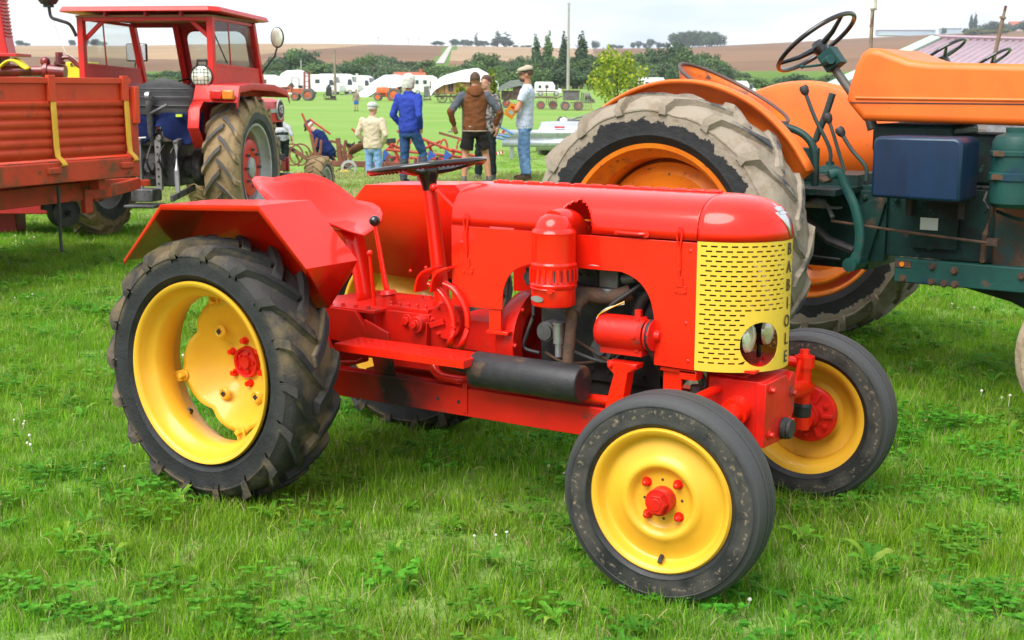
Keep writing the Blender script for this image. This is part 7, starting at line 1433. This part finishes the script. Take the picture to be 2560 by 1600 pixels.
def leaf_cloud(lobes, n, leaf, rng, flatten=0.):
    vs, fs = [], []; wts = [a*b_*c for (_, (a, b_, c)) in lobes]; tot = sum(wts)
    for _ in range(n):
        t_ = rng.random()*tot; k = 0
        while t_ > wts[k] and k < len(wts)-1: t_ -= wts[k]; k += 1
        c, r = lobes[k]
        while True:
            d = V((rng.uniform(-1, 1), rng.uniform(-1, 1), rng.uniform(-1, 1)))
            if .05 < d.length < 1: break
        d = d.normalized()*(rng.random()**.42); p = V(c)+V((d.x*r[0], d.y*r[1], d.z*r[2]))
        nn = (d.normalized()+V((rng.gauss(0, .7), rng.gauss(0, .7), rng.gauss(0, .7)+.35))).normalized(); u = nn.orthogonal().normalized(); u = Matrix.Rotation(rng.random()*6.28, 3, nn) @ u; v = nn.cross(u); s_ = leaf*rng.uniform(.6, 1.35); i = len(vs)
        vs += [p-u*s_*.5, p+v*s_*.36+u*.05*s_, p+u*s_*.5+nn*s_*.12, p-v*s_*.36]; fs.append((i, i+1, i+2, i+3))
    return vs, fs
def tree_proto(kind, seed):
    rng = random.Random(seed); lobes = []
    if kind == 'poplar':
        for i in range(11):
            t_ = i/10; w_ = 1.25*math.sin(math.pi*(.12+.80*t_))**.8*(1-.25*t_); lobes.append(((rng.gauss(0, .12), rng.gauss(0, .12), 1.2+8.3*t_), (w_, w_, .9)))
        n, leaf = 1900, .42
    elif kind == 'conifer':
        for i in range(9): t_ = i/8; w_ = 2.3*(1-t_*.85)*(.7+.5*rng.random()); lobes.append(((rng.gauss(0, .4), rng.gauss(0, .4), 3.0+6.6*t_), (w_, w_, .38)))
        n, leaf = 1500, .5
    elif kind == 'shrub':
        for i in range(12): a = rng.random()*6.28; d = rng.random()**.5*3.0; lobes.append(((d*math.cos(a), d*math.sin(a), rng.uniform(1.5, 6.5)), (rng.uniform(1.3, 2.2), rng.uniform(1.3, 2.2), rng.uniform(1.3, 2.4))))
        n, leaf = 2100, .62
    else:
        for i in range(16):
            a = rng.random()*6.28; z = rng.uniform(2.6, 8.6); mx_ = 3.1*math.sin(math.pi*min(.97, max(.05, (z-1.2)/9.2)))**.6; d = rng.random()**.6*mx_; rr = rng.uniform(.9, 1.7); lobes.append(((d*math.cos(a), d*math.sin(a), z), (rr, rr, rr*.85)))
        lobes.append(((0, 0, 5.6), (2.3, 2.3, 3.2))); n, leaf = 2300, .52
    vs, fs = leaf_cloud(lobes, n, leaf, rng); me = bpy.data.meshes.new('crown'); me.from_pydata([tuple(v_) for v_ in vs], [], fs)
    b = MB(); b.tube([(0, 0, -.6), (.05, .02, 1.5), (.1, .05, 4), (.05, 0, 7.2)], [.28, .22, .15, .05], 8)
    for k in range(7):
        a = k*2.4+rng.random(); z = 2+k*.7; b.tube([(.06, .03, z), (math.cos(a)*1.0, math.sin(a)*1.0, z+.9), (math.cos(a)*1.9, math.sin(a)*1.9, z+1.5)], [.09, .06, .025], 5)
    return b.mesh('trunk'), me
PRO = {k: [tree_proto(k, 10*i+7+len(k)) for i in range(m_)] for k, m_ in (('broad', 5), ('shrub', 4), ('poplar', 2), ('conifer', 2))}
CRM = {}
def plant(kind, px_, s, top, width, label, mat, group=None, var=None, cat='tree', name=None, sink=0):
    p = at_s(px_, s); h = hz(top, s)-p.z; tk, cr = PRO[kind][var if var is not None else random.randrange(len(PRO[kind]))]
    key = (cr.name, mat.name)
    if key not in CRM: q = cr.copy(); q.materials.clear(); q.materials.append(mat); CRM[key] = q
    if not tk.materials: tk.materials.append(BARK)
    r = thing(name or ('shrub' if 'shrubby' in label or 'bush' in label else 'tree'), label, 'shrub' if 'shrubby' in label or 'bush' in label else cat, p, random.random()*6.28, group)
    top0 = {'broad': 9.7, 'shrub': 8.2, 'poplar': 10.2, 'conifer': 9.9}[kind]; w0 = {'broad': 7.2, 'shrub': 8.0, 'poplar': 2.6, 'conifer': 4.6}[kind]; ww = width*s/FPX; r.scale = (ww/w0, ww/w0, h/top0)
    put('trunk', tk, r); put('crown', CRM[key], r); return r
rg = random.Random(3)
SK = [(-400, 188), (0, 186), (560, 182), (640, 158), (690, 152), (735, 124), (780, 130), (805, 155), (860, 160), (910, 132), (960, 136), (990, 152), (1060, 154), (1110, 158), (1160, 160), (1212, 133), (1262, 160), (1290, 140), (1330, 140), (1480, 138), (1560, 150), (1610, 124), (1690, 106), (1740, 130), (1790, 136), (1825, 160), (1850, 188), (2000, 186), (2100, 182), (2200, 178), (2700, 172)]
def sky_y(x):
    for (a, b_), (c, d) in zip(SK, SK[1:]):
        if x <= c: return b_+(d-b_)*(x-a)/(c-a)
    return 172
KL = ['mid-green rounded tree in the belt behind the vans', 'dark green rounded tree in the belt behind the vans', 'grey-green rounded tree in the belt behind the vans']
x = -120
while x < 1840:
    k = rg.choice((0, 0, 1, 1, 2)); w_ = rg.uniform(58, 92); t_ = sky_y(x)+rg.uniform(-6, 7)
    plant('broad', x, rg.uniform(262, 310), t_, w_, KL[k], LM[k], 'trees in the belt behind the vans', rg.randrange(5)); x += w_*.40
x = 600
while x < 1840:
    k = rg.choice((0, 0, 1, 2)); w_ = rg.uniform(60, 100); t_ = max(sky_y(x)+8, 148+rg.uniform(-8, 14)); plant('broad', x, rg.uniform(246, 262), t_, w_, KL[k], LM[k], 'trees in the belt behind the vans', rg.randrange(5)); x += w_*.55
x = -120
while x < 2500:
    k = rg.choice((0, 0, 1, 2)); w_ = rg.uniform(60, 95); t_ = max(sky_y(x)+10, 160+rg.uniform(-10, 10)) if x < 1840 else sky_y(x)+rg.uniform(-6, 6)
    plant('shrub', x, rg.uniform(225, 250), t_, w_, ('mid-green', 'dark green', 'grey-green')[k]+' shrubby growth in front of the tree belt', LM[k], 'shrubs in front of the tree belt', rg.randrange(4)); x += w_*.52
for px_, t_, w_ in ((735, 122, 55), (779, 130, 62), (915, 131, 58), (958, 136, 50), (1212, 131, 92)):
    k = 0 if px_ != 779 else 1; plant('broad', px_, 258, t_, w_, {735: 'taller rounded tree standing out of the belt left of the timber pole', 779: 'dark rounded tree beside the timber pole', 915: 'rounded tree standing up behind the camper vans', 958: 'grey-green tree standing behind the sloping tarpaulin', 1212: 'broad green tree rising above the big white tarpaulin'}[px_], LM[0 if px_ not in (779, 958) else (1 if px_ == 779 else 2)])
for px_, t_, w_, lb in ((1340, 86, 34, 'dark narrow poplar at the outer end of the poplar row'), (1369, 80, 36, 'second narrow poplar of the row, slightly wider'), (1409, 79, 34, 'narrow poplar just beside the concrete pole'), (1453, 78, 42, 'widest narrow poplar, past the concrete pole')): plant('poplar', px_, 256, t_, w_, lb, LM[1 if px_ != 1369 else 0], 'poplars in a row')
for i in range(7): plant('broad', 1300+i*34, 275, 128+rg.uniform(-6, 14), 60, KL[1], LM[1], 'trees in the belt behind the vans', i % 5)
# ridge trees
RL = 'small dark tree in the far clump on the ridge'
for px_, t_, w_ in ((1088, 104, 26), (1105, 105, 22), (1140, 97, 34), (1160, 100, 26), (1172, 102, 26), (1195, 101, 28), (1212, 103, 26), (1235, 101, 30), (1262, 98, 36), (1275, 104, 26)): plant('shrub', px_, 1290, t_, w_, RL, LM[3], 'trees of the far clump on the ridge')
plant('conifer', 1191, 1288, 84, 16, 'spindly conifer poking out of the far ridge clump', LM[3]); plant('conifer', 1244, 1286, 78, 36, 'tall ragged conifer in the far ridge clump', LM[3]); plant('conifer', 1266, 1287, 82, 34, 'second tall ragged conifer in the far ridge clump', LM[3])
for px_, t_, w_ in ((1290, 114, 20), (1305, 115, 20), (1320, 113, 18), (1489, 99, 24), (1525, 112, 24), (1545, 112, 24), (1580, 106, 14), (1596, 103, 18), (1612, 108, 16), (1625, 97, 22), (1648, 103, 24), (1662, 104, 22), (60, 104, 30), (75, 110, 24), (190, 102, 26), (215, 100, 30), (240, 100, 32), (262, 105, 26), (2352, 66, 14), (2320, 90, 10)): plant('shrub', px_, 1285, t_, w_, 'lone small tree standing on the ridge line', LM[3], 'scattered trees along the ridge')
for i in range(17): px_ = 1686+i*7; plant('shrub', px_, 1280+rg.uniform(-14, 14), 77+7*abs((px_-1742)/60)**3, 34, 'tree in the dense oval wood on the ridge', LM[1], 'trees of the oval wood on the ridge')
for px_, t_, w_ in ((2404, 70, 16), (2450, 58, 40), (2470, 52, 44), (2492, 56, 40), (2515, 54, 40), (2550, 45, 44), (2585, 36, 60)): plant('shrub', px_, 1230, t_, w_, 'dark tree in the wood on the upper ridge near the far house', LM[3], 'trees near the far house')
for px_, t_ in ((2418, 36), (2428, 33)): plant('poplar', px_, 1190, t_, 13, 'tall thin poplar of the pair above the shed roof', LM[3], 'poplar pair above the shed')
for i in range(8): plant('shrub', 2408+i*14, 1120, 72+rg.uniform(-3, 3), 34, 'yellowish hedge bush below the ridge wood', leaf_material('olive_leaves', (.10, .12, .02), (.15, .17, .035), (.22, .22, .05)) if i == 0 else bpy.data.materials['olive_leaves'], 'yellowish hedge bushes')
# near young trees
def sapling(label, px_, s, top, base_leaf, wpx, n, leaf, seed):
    p = at_s(px_, s); h = hz(top, s)-p.z; w_ = wpx*s/FPX; rng = random.Random(seed); r = thing('young_tree', label, 'tree', p); b = MB(); b.tube([(0, 0, -.05), (.03, 0, h*.4), (0, .02, h*.95)], [.05, .035, .01], 8); lobes = []
    hb = h-hz(base_leaf, s)+p.z; z0 = h-hb
    for k in range(16):
        a = k*2.4; z = z0+(h-z0)*(.05+.75*k/16)*.95; rr = w_/2*(.95-.55*k/16)*rng.uniform(.7, 1.1); e = V((math.cos(a)*rr, math.sin(a)*rr, z+.35*(h-z0)*.5)); b.tube([(0.01, 0, z*.9), e*.5+V((0, 0, z*.45)), e], [.018, .012, .005], 5); lobes.append((tuple(e*.8+V((0, 0, z*.16))), (w_*.17, w_*.17, h*.10)))
        lobes.append((tuple(e), (w_*.10, w_*.10, h*.09)))
    b.build('trunk', BARK, r); vs, fs = leaf_cloud(lobes, n, leaf, rng); me = bpy.data.meshes.new('crown'); me.from_pydata([tuple(v_) for v_ in vs], [], fs); me.materials.append(LY); put('crown', me, r)
sapling('loose yellow-green young tree behind the orange tractor wheel', 1542, 46, 118, 262, 185, 1900, .125, 4)
sapling('thin yellow-leaved sapling just behind the man in brown', 1233, 34, 168, 256, 34, 240, .09, 5)
sapling('low yellow-leaved sapling before the wooden threshing machine', 1155, 36, 214, 262, 42, 260, .09, 6)
# ------------------------------------------------------------------ grass, weeds and clover: scattered tufts
def blade_material(name, c1, c2, c3, tr=.5):
    mt = leaf_material(name, c1, c2, c3, tr); n = mt.node_tree.nodes; l = mt.node_tree.links
    g = n.new('ShaderNodeNewGeometry'); ns = n.new('ShaderNodeTexNoise'); ns.inputs['Scale'].default_value = .9; ns.inputs['Detail'].default_value = 4; l.new(g.outputs['Position'], ns.inputs[0])
    hs = next(q for q in n if q.type == 'HUE_SAT'); mr = n.new('ShaderNodeMapRange'); mr.inputs[1].default_value = .3; mr.inputs[2].default_value = .7; mr.inputs[3].default_value = .488; mr.inputs[4].default_value = .530; l.new(ns.outputs[0], mr.inputs[0]); l.new(mr.outputs[0], hs.inputs['Hue'])
    return mt
GA = blade_material('fresh_grass', (.125, .275, .008), (.21, .41, .014), (.32, .51, .035)); GB = blade_material('yellow_grass', (.16, .31, .02), (.24, .39, .035), (.34, .44, .08)); GS = blade_material('dry_grass', (.30, .25, .11), (.38, .31, .15), (.44, .38, .20), .2); GC = blade_material('clover_leaves', (.075, .23, .014), (.12, .33, .022), (.18, .41, .04)); GW = pmat('clover_flower', (.72, .72, .62), (.6, .58, .48), 30, rough=.8)
src = bpy.data.collections.new('tuft_source')
def tuft(name, n, rad, hgt, wid, seed, dry=.08, yel=.25, droop=.5):
    rng = random.Random(seed); vs, fs, mi = [], [], []
    for _ in range(n):
        a = rng.random()*6.28; d = rad*math.sqrt(rng.random()); p = V((d*math.cos(a), d*math.sin(a), -.004)); az = rng.random()*6.28; ln = hgt*rng.uniform(.45, 1.2); le = rng.uniform(.15, 1.1)*droop; dr = V((math.cos(az), math.sin(az), 0)); sd = V((-dr.y, dr.x, 0)); w_ = wid*rng.uniform(.6, 1.3); o = len(vs); k = 3; pos = p; th = le*.35
        for i in range(k+1):
            t_ = i/k; ww = w_*(1-t_)**.7*.5+.0002; vs += [pos-sd*ww, pos+sd*ww]; pos = pos+(dr*math.sin(th)+V((0, 0, 1))*math.cos(th))*ln/k; th += le*.75
        for i in range(k): fs.append((o+2*i, o+2*i+1, o+2*i+3, o+2*i+2))
        q = rng.random(); mi += [2 if q < dry else 1 if q < dry+yel else 0]*k
    me = bpy.data.meshes.new(name); me.from_pydata([tuple(v_) for v_ in vs], [], fs)
    for m_ in (GA, GB, GS): me.materials.append(m_)
    me.polygons.foreach_set('material_index', mi); me.polygons.foreach_set('use_smooth', [True]*len(fs)); o = bpy.data.objects.new(name, me); src.objects.link(o)
def weed(name, kind, seed):
    rng = random.Random(seed); vs, fs, mi = [], [], []
    def leafq(p, dr, ln, w_, rise, mat, lobes=0):
        o = len(vs); sd = V((-dr.y, dr.x, 0)); k = 6
        for i in range(k+1):
            t_ = i/k; ww = w_*math.sin(math.pi*(.08+.88*t_))**.8*.5*(1-.35*lobes*(i % 2)); c = p+dr*ln*t_+V((0, 0, rise*math.sin(t_*2.2))); vs.extend([c-sd*ww, c+V((0, 0, -w_*.12)), c+sd*ww])
        for i in range(k): a = o+3*i; fs.append((a, a+1, a+4, a+3)); fs.append((a+1, a+2, a+5, a+4)); mi.extend([mat, mat])
    if kind == 'rosette':
        for k in range(9): a = k*.7+rng.random()*.4; leafq(V((0, 0, .01)), V((math.cos(a), math.sin(a), 0)), rng.uniform(.045, .085), rng.uniform(.016, .026), rng.uniform(.02, .045), 0 if rng.random() < .7 else 1, 1)
    else:
        for k in range(22):
            a0 = rng.random()*6.28; d = .09*math.sqrt(rng.random()); c = V((d*math.cos(a0), d*math.sin(a0), rng.uniform(.03, .07)))
            for j in range(3): a = j*2.094+rng.random(); leafq(c, V((math.cos(a), math.sin(a), 0)), .017, .016, .003, 0)
    if kind == 'flower':
        vs, fs, mi = [], [], []; b = MB()
        for k in range(3):
            a0 = rng.random()*6.28; c = V((.05*math.cos(a0)*k, .05*math.sin(a0)*k, rng.uniform(.035, .06))); b.ball(c, .007, 8, 6); b.tube([c-V((0, 0, .08)), c], .0015, 4)
        vs, fs = [V(v_) for v_ in b.v], b.f; mi = [2]*len(fs)
    me = bpy.data.meshes.new(name); me.from_pydata([tuple(v_) for v_ in vs], [], fs)
    for m_ in (GC, GB, GW): me.materials.append(m_)
    me.polygons.foreach_set('material_index', mi); o = bpy.data.objects.new(name, me); src.objects.link(o)
for i in range(5): tuft('a_tuft_%d' % i, 64, .085, .056, .0031, i, .05, .20)
tuft('b_tuft_0', 46, .07, .085, .0034, 21, .06, .3, .8); tuft('b_tuft_1', 40, .10, .075, .0036, 22, .3, .35, 1.0)
tuft('b_tuft_2', 46, .11, .06, .0040, 23, .75, .2, 1.2); weed('c_clover_0', 'clover', 1); weed('c_clover_1', 'clover', 2); weed('d_rosette_0', 'rosette', 3); weed('d_rosette_1', 'rosette', 4); weed('e_flower_0', 'flower', 5)
pv, pr, psc, pi = [], [], [], []; rng = random.Random(11)
def scatter(s0, s1, dens, sc, only_grass=False, flat=1.):
    area = .47*(s1*s1-s0*s0)+3*(s1-s0); n = int(area*dens); wmax = .94*s1+3; cnt = 0
    while cnt < n:
        s = rng.uniform(s0, s1); wd = .94*s+3
        if rng.random() > wd/wmax: continue
        l_ = rng.uniform(-.5, .5)*wd; p = V((CAM.x, CAM.y, 0))+FH*s+RH*l_; cnt += 1
        nz = mnoise.noise(V((p.x*.9, p.y*.9, 0))); q = rng.random()
        if only_grass: k = 7 if (s > 14 and rng.random() < .25+.6*max(0, mnoise.noise(V((p.x*.35, p.y*.35, 3))))+(.55 if 16.5 < s < 22.6 else 0)) else rng.randrange(7)
        elif q < .03+.13*max(0, nz): k = 8+rng.randrange(2)
        elif q < .04+.13*max(0, nz): k = 8
        elif q < .065+.10*max(0, nz+.1): k = 10+rng.randrange(2)
        elif q < .072: k = 12
        elif q < .30: k = 5+rng.randrange(2)
        else: k = rng.randrange(5)
        z = gz_sl(s, l_)+.03*mnoise.noise(V((s*.5, l_*.5, 0)))*sm(4, 9, s+abs(l_)*.5)
        pv.append((p.x, p.y, z)); pr.append((rng.gauss(0, .10), rng.gauss(0, .10), rng.random()*6.28)); f_ = sc*rng.uniform(.75, 1.25)*(1+.25*nz); psc.append((f_*(1.1 if k < 8 else 1), f_*(1.1 if k < 8 else 1), f_*flat*rng.uniform(.8, 1.2))); pi.append(k)
scatter(2.3, 8, 270, .92); scatter(8, 14, 120, 1.2, flat=.8); scatter(14, 23.2, 45, 1.6, True, .55); scatter(23.2, 42, 5, 2.0, True, .5)
me = bpy.data.meshes.new('grass'); me.from_pydata(pv, [], [])
for nm_, ty, dat in (('rot', 'FLOAT_VECTOR', pr), ('scl', 'FLOAT_VECTOR', psc)):
    at = me.attributes.new(nm_, ty, 'POINT'); at.data.foreach_set('vector', [c for t_ in dat for c in t_])
at = me.attributes.new('idx', 'INT', 'POINT'); at.data.foreach_set('value', pi)
go = put('grass', me); tag(go, None, kind='stuff')
ng = bpy.data.node_groups.new('scatter_tufts', 'GeometryNodeTree'); ng.interface.new_socket('Geometry', in_out='INPUT', socket_type='NodeSocketGeometry'); ng.interface.new_socket('Geometry', in_out='OUTPUT', socket_type='NodeSocketGeometry')
gi = ng.nodes.new('NodeGroupInput'); g_o = ng.nodes.new('NodeGroupOutput'); ci = ng.nodes.new('GeometryNodeCollectionInfo'); ci.inputs['Collection'].default_value = src; ci.inputs['Separate Children'].default_value = True; ci.inputs['Reset Children'].default_value = True
ip = ng.nodes.new('GeometryNodeInstanceOnPoints'); ip.inputs['Pick Instance'].default_value = True
def attr(nm_, ty):
    q = ng.nodes.new('GeometryNodeInputNamedAttribute'); q.data_type = ty; q.inputs['Name'].default_value = nm_; return q.outputs['Attribute']
mp_ = ng.nodes.new('GeometryNodeMeshToPoints'); ng.links.new(gi.outputs[0], mp_.inputs[0])
e2r = ng.nodes.new('FunctionNodeEulerToRotation'); ng.links.new(attr('rot', 'FLOAT_VECTOR'), e2r.inputs[0]); ng.links.new(mp_.outputs[0], ip.inputs['Points']); ng.links.new(ci.outputs[0], ip.inputs['Instance']); ng.links.new(attr('idx', 'INT'), ip.inputs['Instance Index']); ng.links.new(e2r.outputs[0], ip.inputs['Rotation']); ng.links.new(attr('scl', 'FLOAT_VECTOR'), ip.inputs['Scale']); ng.links.new(ip.outputs[0], g_o.inputs[0])
md = go.modifiers.new('scatter', 'NODES'); md.node_group = ng
# ------------------------------------------------------------------ summer haze over the valley
hb = MB(); o0 = V((CAM.x, CAM.y, 0)); zt_, zb_ = 95., -2.0
cs_ = [o0+FH*s+RH*l_ for s, l_ in ((-60, -1500), (-60, 1500), (1750, 1500), (1750, -1500))]
hb.add([V((c.x, c.y, zb_)) for c in cs_]+[V((c.x, c.y, zt_)) for c in cs_], [(0, 1, 2, 3), (4, 7, 6, 5), (0, 4, 5, 1), (1, 5, 6, 2), (2, 6, 7, 3), (3, 7, 4, 0)])
hm_ = bpy.data.materials.new('valley_haze'); hm_.use_nodes = True; n_ = hm_.node_tree.nodes; n_.remove(n_['Principled BSDF']); pvn = n_.new('ShaderNodeVolumePrincipled'); pvn.inputs['Color'].default_value = (.86, .92, 1, 1); pvn.inputs['Density'].default_value = .00018; pvn.inputs['Anisotropy'].default_value = .2
hm_.node_tree.links.new(pvn.outputs[0], n_['Material Output'].inputs['Volume']); tag(hb.build('haze', hm_, smooth=0), None, kind='stuff')
